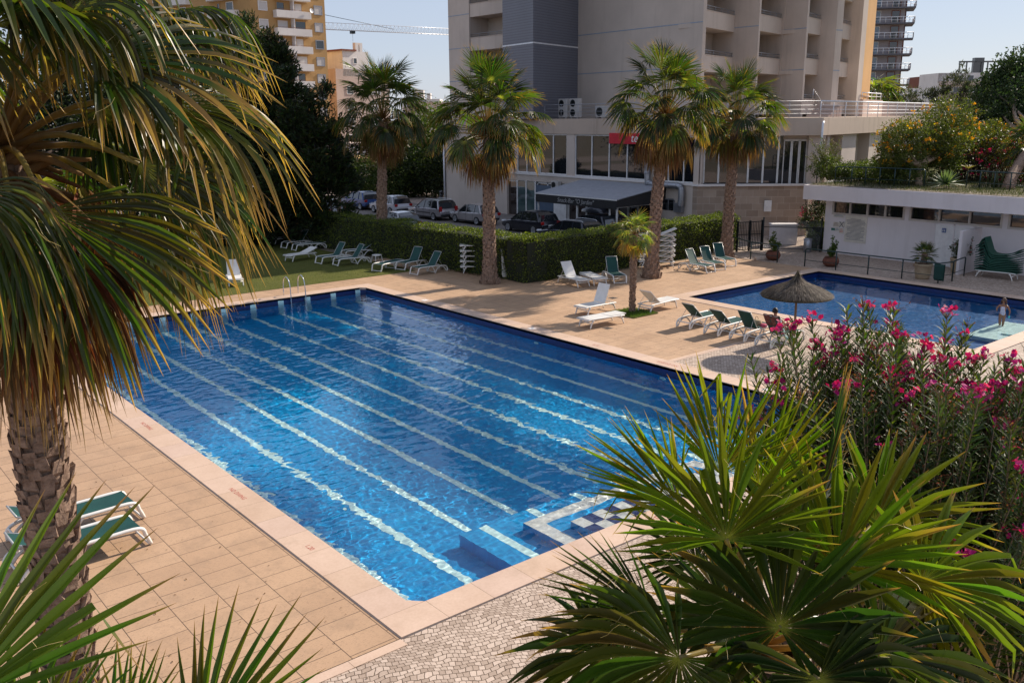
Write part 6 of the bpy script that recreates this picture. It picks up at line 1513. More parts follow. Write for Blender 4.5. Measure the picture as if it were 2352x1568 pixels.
# pool wall lights
for i, yy in enumerate((13.2, 18.0, 24.0, 30.5)):
    t = thing('pool_light', ['round underwater pool light nearest the oleander on the right wall', 'second round pool light on the right wall', 'third round pool light on the right wall', 'farthest round pool light on the right wall'][i], 'pool light', (PX1-.02, yy, -.75)); mb = MB(); mb.lathe([(.001, .03), (.10, .028), (.13, .02), (.14, 0)], (0, 0, 0), 20, False); o = mb.build('lens', MATS['mosaic_pale'], t); o.rotation_euler = (0, R(-90), 0)
# ------------------------------------------------------------------ parked cars
def m_paint(name, col, met=.3):
    t = NT(name); g = t.geo(); c = t.mix(.35, col, t.ramp(t.noise(g, 2.2, 5), [(.3, (.75, .73, .7)), (.7, (1, 1, 1))]), 'MULTIPLY') if False else t.ramp(t.noise(g, 2, 4), [(.3, tuple(x*.9 for x in col)), (.7, col)])
    t.pbr(c, .28, met, None, .5, Coat_Weight=.8, Coat_Roughness=.05); MATS[name] = t.m; return t.m
m_glass('car_glass', (.015, .018, .022)); simple('tyre', (.015, .015, .016), .85); simple('rim', (.42, .43, .45), .35, .7); simple('lamp_red', (.38, .012, .012), .25); simple('lamp_clear', (.6, .62, .64), .15); simple('trim_black', (.02, .02, .022), .6); simple('plate', (.6, .6, .58), .5)
def car(label, loc, rz, L, W, H, style, paint, group='cars parked behind the hedge', roofrack=False, box=False, trimline=False):
    """local x: rear (0) to front (L)"""
    t = thing('parked_car', label, 'car', loc, rz, group); hw = W/2; bl = H*.60          # belt line
    if style == 'hatch': S = [(0, .42, .62), (.06, .34, .70), (.16, .30, bl), (.75, .24, bl+.02), (L*.55, .22, bl), (L*.70, .22, bl-.04), (L*.78, .22, bl-.07), (L*.92, .24, bl-.18), (L*.985, .30, .62), (L, .40, .55)]; cab = [(.14, bl), (.30, H*.86), (.62, H*.975), (1.3, H), (L*.45, H*.99), (L*.55, H*.94), (L*.755, bl-.03)]
    elif style == 'wagon': S = [(0, .42, .66), (.04, .34, .74), (.10, .30, bl+.01), (.75, .24, bl+.02), (L*.55, .22, bl), (L*.72, .22, bl-.05), (L*.80, .22, bl-.08), (L*.93, .24, bl-.18), (L*.985, .30, .62), (L, .40, .55)]; cab = [(.06, bl), (.18, H*.88), (.42, H*.98), (1.2, H), (L*.45, H*.99), (L*.54, H*.94), (L*.75, bl-.04)]
    else: S = [(0, .42, .66), (.05, .34, .78), (.14, .30, bl-.03), (.8, .24, bl), (L*.55, .22, bl), (L*.72, .22, bl-.05), (L*.80, .22, bl-.08), (L*.93, .24, bl-.18), (L*.985, .30, .62), (L, .40, .55)]; cab = [(.55, bl-.01), (1.05, H*.93), (1.4, H*.99), (1.8, H), (L*.48, H*.99), (L*.56, H*.94), (L*.755, bl-.04)]
    # body: closed rings across the width
    mb = MB(); mb.smooth = True; rows = []
    for x, zb, zt in S:
        e = min(x, L-x); tp = 1-.10*max(0, 1-e/.5); m_ = zb+(zt-zb)*.55; w0 = hw*tp
        rows.append([(x, -w0*.88, zb), (x, -w0*.99, zb+.08), (x, -w0, m_), (x, -w0*.985, zt-.05), (x, -w0*.92, zt), (x, -w0*.45, zt+.025), (x, w0*.45, zt+.025), (x, w0*.92, zt), (x, w0*.985, zt-.05), (x, w0, m_), (x, w0*.99, zb+.08), (x, w0*.88, zb)])
    mb.grid(rows, True); n = 12; mb.add(rows[0], [tuple(range(n))]); mb.add(rows[-1], [tuple(range(n))[::-1]])
    body = mb.build('body', MATS[paint], t, auto=38)
    # cabin: glass volume, painted roof and pillars
    mb = MB(); mb.smooth = True; rows = []
    def cw(z): return hw*(.93-.20*max(0, (z-bl)/(H-bl)))
    for x, z in cab: rows.append([(x, -cw(z), z), (x, -cw(z)*.5, z+.02), (x, cw(z)*.5, z+.02), (x, cw(z), z)])
    # glass: side faces + front/rear faces
    gl = MB(); lowL = [(x, -cw(bl), bl-.05) for x, z in cab]; 
    gl.grid([[(x, -cw(bl)-.0, bl-.05) for x, z in cab], [(x, -cw(z), z) for x, z in cab]]); gl.grid([[(x, cw(z), z) for x, z in cab], [(x, cw(bl), bl-.05) for x, z in cab]])
    gl.grid(rows[:2+(0)]+rows[2:3]) ; gl.grid(rows[-2:])
    gl.build('windows', MATS['car_glass'], t)
    rf = MB(); k = 1; r2 = [[(p[0], p[1]*1.01, p[2]+.012) for p in r] for r in rows[2:-1]]; rf.grid(r2); rf.grid([[(p[0], p[1], p[2]-.05) for p in r][::-1] for r in r2])
    for s in (0, -1):
        e = [r[s] for r in r2]; e = e if s == 0 else e[::-1]; rf.grid([e, [(p[0], p[1], p[2]-.05) for p in e]])
    for s in (-1, 1):       # pillars
        def pil(xa, xb, w, za=None, zb_=None):
            pa = Vector((xa, s*cw(bl)*1.008, bl-.04)); zt = H*.975; pb = Vector((xb, s*cw(zt)*1.012, zt)); rf.bar(pa, pb, w, .03)
        pil(L*.755, L*.55, .07); pil(L*.50, L*.485, .07); pil(L*.275, L*.275, .06); pil(cab[0][0]+.10, cab[2][0]+.02, .16 if style != 'sedan' else .22)
        rf.bar((cab[0][0]+.06, s*cw(bl)*1.01, bl-.02), (L*.755, s*cw(bl)*1.01, bl-.05), .03, .03)
    rf.build('roof', MATS[paint], t)
    for x in (L*.205-.08, L*.815):
        for s in (-1, 1):
            mb = MB(); prof = [(.20, -.09), (.30, -.10), (.315, -.07), (.315, .07), (.30, .10), (.20, .09)]; mb.lathe(prof, (0, 0, 0), 20); o = mb.build('wheel', MATS['tyre'], t, (x, s*(hw-.09), .315)); o.rotation_euler = (R(90), 0, 0)
            mb = MB(); mb.lathe([(.001, .0), (.05, .005), (.20, .0), (.215, .012), (.215, .02)], (0, 0, 0), 16, False)
            for q in range(5): a = q*2*PI/5; mb.box((.12*math.cos(a), .12*math.sin(a), .012), (.20, .045, .02), rz=a)
            r_ = mb.build('rim', MATS['rim'], o, (0, 0, .085*(-s) if False else 0)); r_.location = (0, 0, (.09 if s < 0 else -.09)); r_.rotation_euler = (0 if s < 0 else PI, 0, 0)
    for s in (-1, 1):
        mb = MB(); mb.rbox((.05 if style != 'sedan' else .04, s*(hw-.17), bl-.10 if style != 'wagon' else bl-.02), (.12, .26, .20 if style != 'wagon' else .36), .03); mb.build('tail_light', MATS['lamp_red'], t)
        mb = MB(); mb.rbox((L-.10, s*(hw-.22), .66), (.22, .32, .13), .04); mb.build('headlight', MATS['lamp_clear'], t)
        mb = MB(); mb.rbox((L*.69, s*(hw+.07), bl+.03), (.10, .18, .12), .03); mb.build('wing_mirror', MATS[paint], t)
        mb = MB()
        for x in (L*.36, L*.56): mb.rbox((x, s*(hw+.004), bl-.11), (.16, .03, .03), .008)
        mb.build('door_handles', MATS[paint], t)
    mb = MB()
    for s in (-1, 1):
        for x in (L*.29, L*.49, L*.695): mb.box((x, s*(hw-.006), bl-.30), (.008, .022, .52))
        if trimline: mb.box((L*.49, s*(hw+.004), .56), (L*.42, .02, .07))
    mb.box((L*.5, 0, .26), (L*.72, W*.96, .12)); mb.rbox((.02, 0, .42), (.10, W*.8, .16), .03)
    mb.build('trim', MATS['trim_black'], t)
    mb = MB(); mb.rbox((-.012, 0, .74 if style == 'wagon' else .60), (.02, .5, .11), .004); mb.build('number_plate', MATS['plate'], t)
    if roofrack:
        for s in (-1, 1): mb = MB(); mb.tube(arc([(L*.10, s*hw*.66, H-.02), (L*.16, s*hw*.66, H+.06), (L*.45, s*hw*.66, H+.065), (L*.52, s*hw*.66, H-.02)], 4), .016, 6); mb.build('roof_rail', MATS['white_metal'], t)
    return t
m_paint('paint_blue', (.02, .075, .26)); m_paint('paint_white', (.62, .62, .66), 0); m_paint('paint_silver', (.42, .40, .42), .5); m_paint('paint_champagne', (.45, .42, .42), .4); m_paint('paint_black', (.010, .012, .022)); m_paint('paint_navy', (.014, .018, .035))
yx = lambda vx, X: px(vx, 480, X).y
# cars point away (+y), rear towards the camera; the rear sits at the right end in the picture
def park(label, vr, X, L, W, H, style, paint, **k): return car(label, (X, yx(vr, X), 0), R(90)+k.pop('turn', 0), L, W, H, style, paint, **k)
park('blue hatchback parked farthest left in the row behind the hedge', 859, 40.2, 4.2, 1.78, 1.48, 'hatch', 'paint_blue')
park('white hatchback with round rear glass parked between the blue and silver cars', 928, 39.9, 4.0, 1.73, 1.46, 'hatch', 'paint_white')
park('silver estate car with roof rails and tall red tail lights', 1031, 40.1, 4.35, 1.78, 1.50, 'wagon', 'paint_silver', roofrack=True, trimline=True)
park('pale champagne small car half hidden behind the second palm trunk', 1130, 40.6, 4.1, 1.72, 1.44, 'hatch', 'paint_champagne')
park('black hatchback parked left of the snack bar awning', 1266, 40.2, 4.2, 1.76, 1.46, 'hatch', 'paint_black')
park('navy estate car with silver roof rails parked in front of the snack bar', 1368, 38.3, 4.4, 1.76, 1.46, 'wagon', 'paint_navy', roofrack=True)
cb = park('black car parked behind the navy estate, carrying a roof box', 1416, 41.6, 4.3, 1.76, 1.45, 'hatch', 'paint_black', turn=0)
t = thing('roof_box', 'black roof box on the car behind the navy estate', 'roof box', (41.6, yx(1416, 41.6)+.9, 1.52), R(90)); mb = MB(); mb.smooth = True
rows = []
for x, h0, w0 in ((0, .05, .25), (.06, .22, .36), (.3, .34, .40), (1.4, .36, .41), (1.9, .22, .36), (2.05, .05, .22)): rows.append([(x, -w0, .03), (x, -w0, h0*.5), (x, -w0*.8, h0), (x, 0, h0*1.05), (x, w0*.8, h0), (x, w0, h0*.5), (x, w0, .03)])
mb.grid(rows, True); mb.add(rows[0], [tuple(range(7))]); mb.add(rows[-1], [tuple(range(7))[::-1]]); mb.build('shell', MATS['paint_black'], t, auto=40)
p = gp(*z4(690, 475), 1.45); park('white car close behind the hedge, only its roof showing, left one', p.x and (950+870*.36139)*.6125, 34.2, 4.0, 1.7, 1.50, 'hatch', 'paint_white')
park('white car close behind the hedge, only its roof showing, right one', z4(1640, 600)[0], 33.2, 4.0, 1.7, 1.47, 'hatch', 'paint_white')
# motorbike by the hotel corner
b = gp(*z4(1950, 445)); t = thing('scooter', 'dark scooter parked at the hotel corner beside the road', 'scooter', (b.x, b.y, 0), R(60)); 
for x in (-.62, .62):
    mb = MB(); mb.lathe([(.14, -.05), (.24, -.055), (.26, 0), (.24, .055), (.14, .05)], (0, 0, 0), 18); o = mb.build('wheel', MATS['tyre'], t, (x, 0, .26)); o.rotation_euler = (R(90), 0, 0)
mb = MB(); mb.smooth = True; mb.tube(arc([(-.75, 0, .72), (-.4, 0, .68), (-.1, 0, .5), (.1, 0, .32), (.35, 0, .45), (.45, 0, .85), (.42, 0, 1.0)], 5), [.12, .16, .19, .2, .2, .19, .17, .15, .14, .13, .13, .12, .12, .12, .12, .12, .12, .12, .12, .12, .12, .12, .12, .12, .12, .12, .12, .12, .12, .12, .1][:31], 10); mb.build('fairing', MATS['paint_black'], t)
mb = MB(); mb.rbox((-.35, 0, .80), (.75, .3, .12), .05); mb.build('seat', MATS['trim_black'], t); mb = MB(); mb.tube([(.35, -.33, 1.1), (.42, 0, 1.02), (.35, .33, 1.1)], .018, 6); mb.build('handlebar', MATS['black_metal'], t)
mb = MB(); mb.lathe([(.02, 0), (.14, .03), (.18, .14), (.16, .26), (.02, .32)], (-.72, 0, .86), 14); mb.build('top_case', MATS['paint_black'], t)
# car park, kerbs, strips
sheet('car_park', [(27.5, 46.3, 33.6, 73)], .003, MATS['asphalt'])
simple('road_pale', (.33, .26, .22), .85, var=.12, scale=1)
sheet('road', [(-80, 46.3, 73, 104), (46.3, 150, 65.2, 104)], .006, MATS['road_pale']); sheet('street', [(-80, 150, 112, 128)], .006, MATS['road_pale'])
GP = [(49, 84.5), (54.2, 79.4), (60, 76), (74, 76), (74, 94), (58, 100), (50, 95)]
mb = MB(); mb.prism(GP, 0, .12); mb.build('kerb', MATS['white_render'])['kind'] = 'structure'
mb = MB(); mb.prism([((x-60)*.965+60, (y-88)*.965+88) for x, y in GP], .05, .16); mb.build('grass_strip', MATS['grass'])['kind'] = 'structure'
# far low hills / town floor are one ground; crossing signs
def blue_sign(label, vx, vy, d, s=.6):
    p = dp(vx, vy, d); t = thing('road_sign', label, 'sign', (p.x, p.y, 0), -YAW, 'blue road signs beyond the car park'); mb = MB(); mb.tube([(0, .03, 0), (0, .03, p.z+s*.6)], .04, 6); mb.build('post', MATS['grey_metal'], t)
    mb = MB(); mb.rbox((0, 0, p.z), (s, .04, s), .03); mb.build('panel', simple('sign_blue_far', (.03, .09, .42), .5), t); mb = MB(); mb.add([(-s*.33, -.03, p.z-s*.28), (s*.33, -.03, p.z-s*.28), (0, -.03, p.z+s*.32)], [(0, 1, 2)]); mb.build('white_triangle', MATS['letter_white'], t)
blue_sign('blue crossing sign right of the far palm skirt', 919, 380, 112, 1.0); blue_sign('blue crossing sign left of the far palm, among the conifer branches', 771, 372, 112, 1.0)
# ------------------------------------------------------------------ roof garden of the pool house
RZ = 3.82
sheet('roof_garden_soil', [(FX+.12, 60, 3, 28.8)], RZ+.004, MATS['ground'])
sheet('garden_terrace', [(60, 84, -6, 44)], 3.4, MATS['grass']); mb = MB(); mb.span(59.9, 60.1, -6, 33, 0, 3.39); mb.build('garden_bank', MATS['sandy_concrete'])['kind'] = 'structure'
rp_ = lambda x, y, z=RZ: gp(3000*.6125+x*.21875, 300*.6125+y*.21875, z)       # pixels of the roof garden close-up
GC = [(.045, .07, .012), (.07, .095, .014), (.10, .12, .02), (.035, .055, .012)]
def bush(label, p, r, h, n, seed, cols=GC, L=.11, fl=None, name='shrub', group='shrubs in the roof garden'):
    rg = random.Random(seed); t = thing(name, label, 'shrub', p, 0, group); st = MB(); mb = MB(); fb = MB()
    for i in range(7): st.tube([(0, 0, 0), (rg.uniform(-.5, .5)*r, rg.uniform(-.5, .5)*r, h*.7)], .015, 5)
    cloud(mb, (0, 0, h*.52), (r, r, h*.5), n, L, cols, rg, .3, .4, .5)
    st.build('stems', MATS['grey_bark'], t); mb.build('foliage', MATS['shrub_leaf'], t)
    if fl:
        for i in range(fl[0]):
            d = rdir(rg); d.z = abs(d.z); q = Vector((d.x*r, d.y*r, h*.5+d.z*h*.5))*rg.uniform(.85, 1.08)
            for k in range(5): leafcard(fb, q+rdir(rg)*.06, rdir(rg), rdir(rg), .09, .06, rg.choice(fl[1]))
        fb.build('flowers', MATS['petal'], t)
    return t
for i, (x, y, r, h, n, lb) in enumerate([(320, 1050, 1.0, 1.0, 2600, 'low green shrub at the left end of the roof garden, under the spiky flowering plant'), (480, 1060, .9, .8, 1800, 'low shrub in the roof garden just left of the railing bend'), (620, 1060, .9, .8, 1800, 'low shrub behind the first railing posts of the roof garden'), (780, 1080, 1.0, 1.0, 2200, 'dark rounded shrub behind the middle of the roof railing'), (930, 1090, 1.0, 1.1, 2200, 'rounded shrub left of the flowering tree trunk'), (1080, 1100, 1.0, .9, 2000, 'low shrub close to the flowering tree trunk'), (1380, 1080, 1.2, 1.7, 3200, 'clipped taller shrub right of the flowering tree trunk'), (1000, 1010, 1.2, .9, 2200, 'pale pebbly leaved shrub behind the flowering tree')]):
    bush(lb, rp_(x, y), r*1.25, h*1.25, int(n*1.6), 300+i)
GLD = [(.62, .30, .02), (.70, .36, .03), (.55, .22, .01)]
tb = rp_(1245, 1105, 3.83); D0 = (tb-CP).dot(CF)
q = lambda x, y, d=0: dp(3000*.6125+x*.21875, 300*.6125+y*.21875, D0+d)
tree('flowering_tree', 'rounded roof garden tree sprinkled with yellow orange flowers', tb, q(1255, 880), .17, [(q(1080, 640), (1.22, 1.37, 1.08)), (q(1300, 560, 1), (1.37, 1.37, 1.22)), (q(1560, 430, 2), (1.44, 1.44, 1.37)), (q(1480, 680, 1), (1.44, 1.44, 1.15)), (q(950, 800), (0.86, 0.86, 0.72)), (q(1680, 560, 2), (1.01, 1.01, 1.08)), (q(1150, 820), (1.01, 1.01, 0.72)), (q(1400, 800, 1), (1.15, 1.01, 0.65))], 24000, .13, [(.06, .08, .012), (.085, .10, .014), (.045, .06, .010), (.12, .13, .02)], 401, 'tan_bark', flowers=(170, GLD, .13), leafmat='shrub_leaf')
p = q(1900, 700, 4); b = Vector((p.x, p.y, 3.5)); tree('flowering_tree', 'smaller yellow flowered tree behind and right of the rounded one', b, p-Vector((0, 0, 1)), .12, [(p, (1.5, 1.5, 1.1)), (q(1990, 600, 5), (1.1, 1.1, .9)), (q(1760, 800, 4), (1.2, 1.2, .9))], 14000, .15, [(.07, .085, .015), (.10, .11, .02), (.05, .065, .012)], 402, 'tan_bark', flowers=(90, GLD, .12), leafmat='shrub_leaf')
MAG = [(.40, .01, .10), (.52, .02, .16), (.30, .008, .07)]
p = q(2000, 930, 3); tree('bougainvillea', 'dark spreading bougainvillea with magenta bracts in the roof garden', Vector((p.x, p.y, 3.6)), p, .12, [(p, (2.6, 2.6, 1.4)), (q(2250, 800, 3), (2.0, 2.0, 1.6)), (q(1800, 950, 3), (1.6, 1.6, 1.2)), (q(2330, 980, 2), (1.6, 1.6, 1.3))], 14000, .14, [(.025, .03, .012), (.04, .045, .015), (.05, .02, .02)], 403, 'grey_bark', flowers=(240, MAG, .11), cat='shrub', leafmat='shrub_leaf')
b_ = Vector((47.8, 29.7, 0)); tree('bougainvillea', 'magenta flowered bougainvillea against the stone wall beside the pool house corner', b_, b_+Vector((0, 0, 1.4)), .07, [(b_+Vector((0, 0, 2.0)), (.9, .9, .8)), (b_+Vector((.2, .7, 1.5)), (.6, .6, .6))], 3600, .12, [(.025, .035, .012), (.04, .05, .015)], 404, 'grey_bark', flowers=(60, MAG, .07), cat='shrub', leafmat='shrub_leaf')
hedge('hedge', 'small clipped box hedge beside the pool house corner behind the mesh fence', [(48.2, 30.6), (46.9, 29.5)], .9, 1.35, 4200, 12, .07)
bush('low grassy bird of paradise like plant in the planting bed behind the fence', (47.0, 29.0, .1), .6, .9, 900, 322, L=.3, name='strappy_plant', group=None)
# spiky flowering plant, agave, columnar stems
rg = random.Random(350); p = rp_(250, 1040); t = thing('flowering_shrub', 'sparse spiky shrub with small lilac flowers at the left end of the roof garden', 'shrub', p); st, mb, fb = MB(), MB(), MB()
for i in range(26):
    az = rg.uniform(0, 2*PI); e = Vector((math.cos(az)*rg.uniform(.2, 1.3), math.sin(az)*rg.uniform(.2, 1.3), rg.uniform(.9, 2.4))); P = arc([(0, 0, 0), (e.x*.4, e.y*.4, e.z*.6), e], 6); st.tube(P, .012, 4)
    for qq in P[4:]: cloud(mb, qq, (.09, .09, .1), 14, .09, [(.10, .11, .02), (.07, .09, .015)], rg, .2, .5, .4)
    if e.z > 1.5:
        for k in range(8): leafcard(fb, e+rdir(rg)*.08, rdir(rg), rdir(rg), .06, .05, (.22, .14, .32))
st.build('stems', MATS['petiole'], t); mb.build('foliage', MATS['shrub_leaf'], t); fb.build('flowers', MATS['petal'], t)
p = rp_(1525, 1140); t = thing('agave', 'grey green agave rosette at the roof edge beside the railing', 'agave', p); mb = MB()
for j in range(44):
    s = j/43; el = R(80-s*85); az = j*2.39996; out = Vector((math.cos(az)*math.cos(el), math.sin(az)*math.cos(el), math.sin(el))); L = 1.15*(.65+.35*s); rows = []; cc = rg.choice([(.10, .14, .08), (.13, .17, .10), (.08, .12, .06)])
    sd_ = Vector((-math.sin(az), math.cos(az), 0)); nn = out.cross(sd_)
    for k in range(6): u = k/5; w = .075*(1-u)**.6*(.6+1.2*u if u < .4 else 1.08); c = Vector((0, 0, .25))+out*L*u-Vector((0, 0, .18*u*u*s)); rows.append([c-sd_*w+nn*w*.5*(-1), c, c+sd_*w-nn*w*.5])
    mb.grid(rows, cols=[(*cc, 1)]*18)
mb.build('rosette', MATS['shrub_leaf'], t)
p = rp_(2040, 1130); t = thing('cactus', 'slim cluster of upright green cactus stems in the roof garden', 'cactus', p); mb = MB()
for i in range(12): a = rg.uniform(0, 6.28); r = rg.uniform(.05, .35); h = rg.uniform(.5, 1.1); mb.tube([(r*math.cos(a), r*math.sin(a), 0), (r*1.4*math.cos(a), r*1.4*math.sin(a), h)], [.04, .025], 6, True, [(.07, .09, .03, 1)]*2)
mb.build('stems', MATS['shrub_leaf'], t)
p = rp_(1745, 1110); t = thing('succulent', 'small rosette plant on a bare stalk beside the agave', 'succulent', p); mb = MB(); mb.tube([(0, 0, 0), (.03, 0, .9)], .03, 6, True, [(.2, .15, .1, 1)]*2)
for j in range(24): az = j*2.4; mb.add([(.03, 0, .9), (.03+.28*math.cos(az)-.05*math.sin(az), .28*math.sin(az)+.05*math.cos(az), 1.0), (.03+.4*math.cos(az), .4*math.sin(az), 1.1), (.03+.28*math.cos(az)+.05*math.sin(az), .28*math.sin(az)-.05*math.cos(az), 1.0)], [(0, 1, 2, 3)], [(.16, .13, .05, 1)]*4)
mb.build('rosette', MATS['shrub_leaf'], t)
tufts('ground_cover', (FX+.2, 59.5, 8, 28.7), 60000, .17, 'rough grass and trailing ground cover on the pool house roof', [(.03, .042, .01), (.045, .058, .012), (.075, .075, .022), (.02, .028, .008)], 16, RZ)
# roof railings
def rp3(x, y, z=RZ): v = rp_(x, y, z); return (v.x, v.y, z)
pipe_rail('dark green pipe railing along the front of the roof garden', [rp3(365, 1095), rp3(535, 1100), rp3(680, 1105), rp3(830, 1112), rp3(985, 1118), rp3(1140, 1128), rp3(1300, 1135)], .95, 'roof garden railings')
pipe_rail('dark green pipe railing in the roof garden right of the agave', [rp3(1740, 1140), rp3(1880, 1145), rp3(2030, 1160), rp3(2200, 1170), rp3(2352, 1185)], .9, 'roof garden railings')
pipe_rail('black railing behind the roof garden before the hotel piers', [(53.4, 31.2, 3.4), (56.5, 31.8, 3.4), (60, 32.5, 3.4), (64, 33.3, 3.4)], 1.0, 'roof garden railings')
pipe_rail('black handrail beside the terrace doors at the top of the stone wall', [(51.9, 32.5, 3.35), (53.0, 31.0, 3.35)], 1.1, 'roof garden railings')
# leaning palm at the right edge
pb = rp_(2180, 1150); t = thing('fan_palm', 'leaning rough palm trunk at the right edge of the roof garden', 'palm tree', pb); core, boot = MB(), MB(); qq = q(2420, 700, 0)-pb
palm_trunk(core, boot, (0, 0, 0), qq.z, .24, .2, 1.1, 150, .15, (qq.x, qq.y), 0, rg, 1.4); core.build('trunk', MATS['palm_bark'], t); boot.build('leaf_bases', MATS['palm_boot'], t); mb = MB()
for j in range(26):
    s = j/25; el = R(80-s*120); az = j*2.39996; out = Vector((math.cos(az)*math.cos(el), math.sin(az)*math.cos(el), math.sin(el))); H = qq+out*.9; petiole(mb, qq, H, .03, .012, .05, 5); fan(mb, H, out-Vector((0, 0, .3)), Vector((-math.cos(az)*math.sin(el), -math.sin(az)*math.sin(el), math.cos(el))), 1.0, 24, 230, .48, .3+.4*s, 1, 5, None, (.34, .17, .05), .15, .2, rg)
mb.build('crown', MATS['palm_leaf'], t)

# ------------------------------------------------------------------ people
def m_skin(name, c):
    t = NT(name); g = t.geo(); p = t.pbr(t.ramp(t.noise(g, 12, 3), [(.3, tuple(x*.88 for x in c)), (.7, c)]), .45, 0, None, .4, Subsurface_Weight=.15); MATS[name] = t.m
m_skin('skin_tan', (.30, .14, .08)); m_skin('skin_warm', (.50, .28, .19)); simple('hair_brown', (.10, .05, .03), .6, bump=.6, bscale=90, scale=20); simple('hair_dark', (.02, .013, .01), .6, bump=.5)
def skin(name, verts, edges, radii, mat, parent, sub=2, root=0):
    me = bpy.data.meshes.new(name); me.from_pydata([Vector(v) for v in verts], edges, []); o = bpy.data.objects.new(name, me); COL.objects.link(o)
    m = o.modifiers.new('skin', 'SKIN'); m.use_smooth_shade = True
    sk = me.skin_vertices[0] if me.skin_vertices else None
    if sk is None: 
        return o
    for i, r in enumerate(radii): sk.data[i].radius = r if hasattr(r, '__len__') else (r, r); sk.data[i].use_root = (i == root)
    s = o.modifiers.new('sub', 'SUBSURF'); s.levels = s.render_levels = sub
    dg = bpy.context.evaluated_depsgraph_get(); me2 = bpy.data.meshes.new_from_object(o.evaluated_get(dg)); bpy.data.objects.remove(o); me2.materials.clear(); me2.materials.append(MATS[mat] if isinstance(mat, str) else mat)
    for pgn in me2.polygons: pgn.use_smooth = True
    o2 = bpy.data.objects.new(name, me2); COL.objects.link(o2); o2.parent = parent; return o2
def ensure_skin(name, verts, edges, radii, mat, parent, sub=2):
    me = bpy.data.meshes.new(name); me.from_pydata([Vector(v) for v in verts], edges, []); o = bpy.data.objects.new(name, me); COL.objects.link(o)
    bpy.context.view_layer.objects.active = o; o.select_set(True); m = o.modifiers.new('skin', 'SKIN')
    if not me.skin_vertices: bpy.ops.mesh.customdata_skin_add()
    for i, r in enumerate(radii): d = me.skin_vertices[0].data[i]; d.radius = r if hasattr(r, '__len__') else (r, r); d.use_root = (i == 0)
    s = o.modifiers.new('sub', 'SUBSURF'); s.levels = s.render_levels = sub
    dg = bpy.context.evaluated_depsgraph_get(); me2 = bpy.data.meshes.new_from_object(o.evaluated_get(dg)); o.select_set(False); bpy.data.objects.remove(o); me2.materials.clear(); me2.materials.append(MATS[mat])
    me2.polygons.foreach_set('use_smooth', [True]*len(me2.polygons)); o2 = bpy.data.objects.new(name, me2); COL.objects.link(o2); o2.parent = parent; return o2
def human(label, loc, rz, S, J, skinmat, hair, hairlen, clothes, name='person', headdir=(1, 0)):
    """J: joints in metres for a figure facing +x; S scale. One skin-modifier body with fingers"""
    t = thing(name, label, 'person', loc, rz); t.scale = (S, S, S)
    V, E, Rr = [], [], []
    def add(p, r, par=None): V.append(p); Rr.append(r); i = len(V)-1; (E.append((par, i)) if par is not None else None); return i
    pel = add(J['pelvis'], (.105, .135)); wa = add(J['waist'], (.085, .115), pel); ch = add(J['chest'], (.10, .145), wa); nk = add(J['neck'], .052, ch); hb = add(J['jaw'], .058, nk); hd = add(J['head'], (.088, .078), hb); tp = add(J['crown'], (.07, .064), hd)
    f = Vector((*headdir, 0)); h = Vector(J['head']); add(h+f*.095+Vector((0, 0, -.03)), .018, hd)     # nose
    for s, sd in ((-1, 'R'), (1, 'L')):
        sh = add(J['sh'+sd], .052, ch); el = add(J['el'+sd], .036, sh); wr = add(J['wr'+sd], .024, el); d = (Vector(J['wr'+sd])-Vector(J['el'+sd])).normalized(); hn = Vector(J['wr'+sd])+d*.055; ha = add(hn, (.030, .018), wr)
        side = d.cross(Vector((0, 0, 1))).normalized() if abs(d.z) < .9 else Vector((1, 0, 0)); nrm = side.cross(d)
        for k in range(4):
            o_ = (k-1.5)*.017; ln = (.062, .072, .068, .052)[k]; a = add(hn+side*o_+d*.035, .0095, ha); b = add(Vector(V[a])+d*ln*.5-nrm*.008, .0085, a); add(Vector(V[b])+d*ln*.38-nrm*.022, .007, b)
        th = add(hn-side*.032+d*.0, .0105, ha); add(Vector(V[th])-side*.02+d*.035-nrm*.01, .009, th)
        hp_ = add(J['hip'+sd], .085, pel); kn = add(J['kn'+sd], .056, hp_); cf = add(Vector(J['kn'+sd]).lerp(Vector(J['an'+sd]), .3), .054, kn); an = add(J['an'+sd], .034, cf); add(J['toe'+sd], (.030, .022), an)
    body = ensure_skin('body', V, E, Rr, skinmat, t)
    for s in (-1, 1):
        e = h+f*.082+Vector((-f.y, f.x, 0))*.033*s+Vector((0, 0, .0)); mb = MB(); mb.lathe([(.001, -.012), (.010, -.006), (.012, 0), (.010, .006), (.001, .012)], tuple(e), 8); mb.build('eye', MATS['hair_dark'], body)
    rg = random.Random(9); mb = MB(); mb.smooth = True; rows = []
    for i in range(9):
        th = PI*i/8*.62; rr = math.sin(th)*1.0; rows.append([tuple(h+Vector((0, 0, .02))+Vector((math.cos(a)*rr*.100-f.x*.012, math.sin(a)*rr*.100-f.y*.012, math.cos(th)*.125))*(1+rg.uniform(-.03, .05))) for a in [2*PI*k/16 for k in range(16)]])
    mb.grid(rows, True)
    for i in range(70 if hairlen > .05 else 0):
        a = rg.uniform(0, 2*PI); dr_ = Vector((math.cos(a), math.sin(a), 0))
        if dr_.dot(f) > .45: continue
        p0 = h+dr_*.09+Vector((0, 0, rg.uniform(-.02, .06))); P = [p0]
        for k in range(6): P.append(p0+dr_*(.012*k+.012*math.sin(k*1.8+i))+Vector((.01*math.cos(k*2+i), .01*math.sin(k*2+i), -hairlen*k/5)))
        mb.tube(P, [.016, .018, .018, .016, .012, .008, .003], 5)
    mb.build('hair', MATS[hair], body)
    for nm, vs, es, rs, mt in clothes(J): ensure_skin(nm, vs, es, rs, mt, t)
    return t
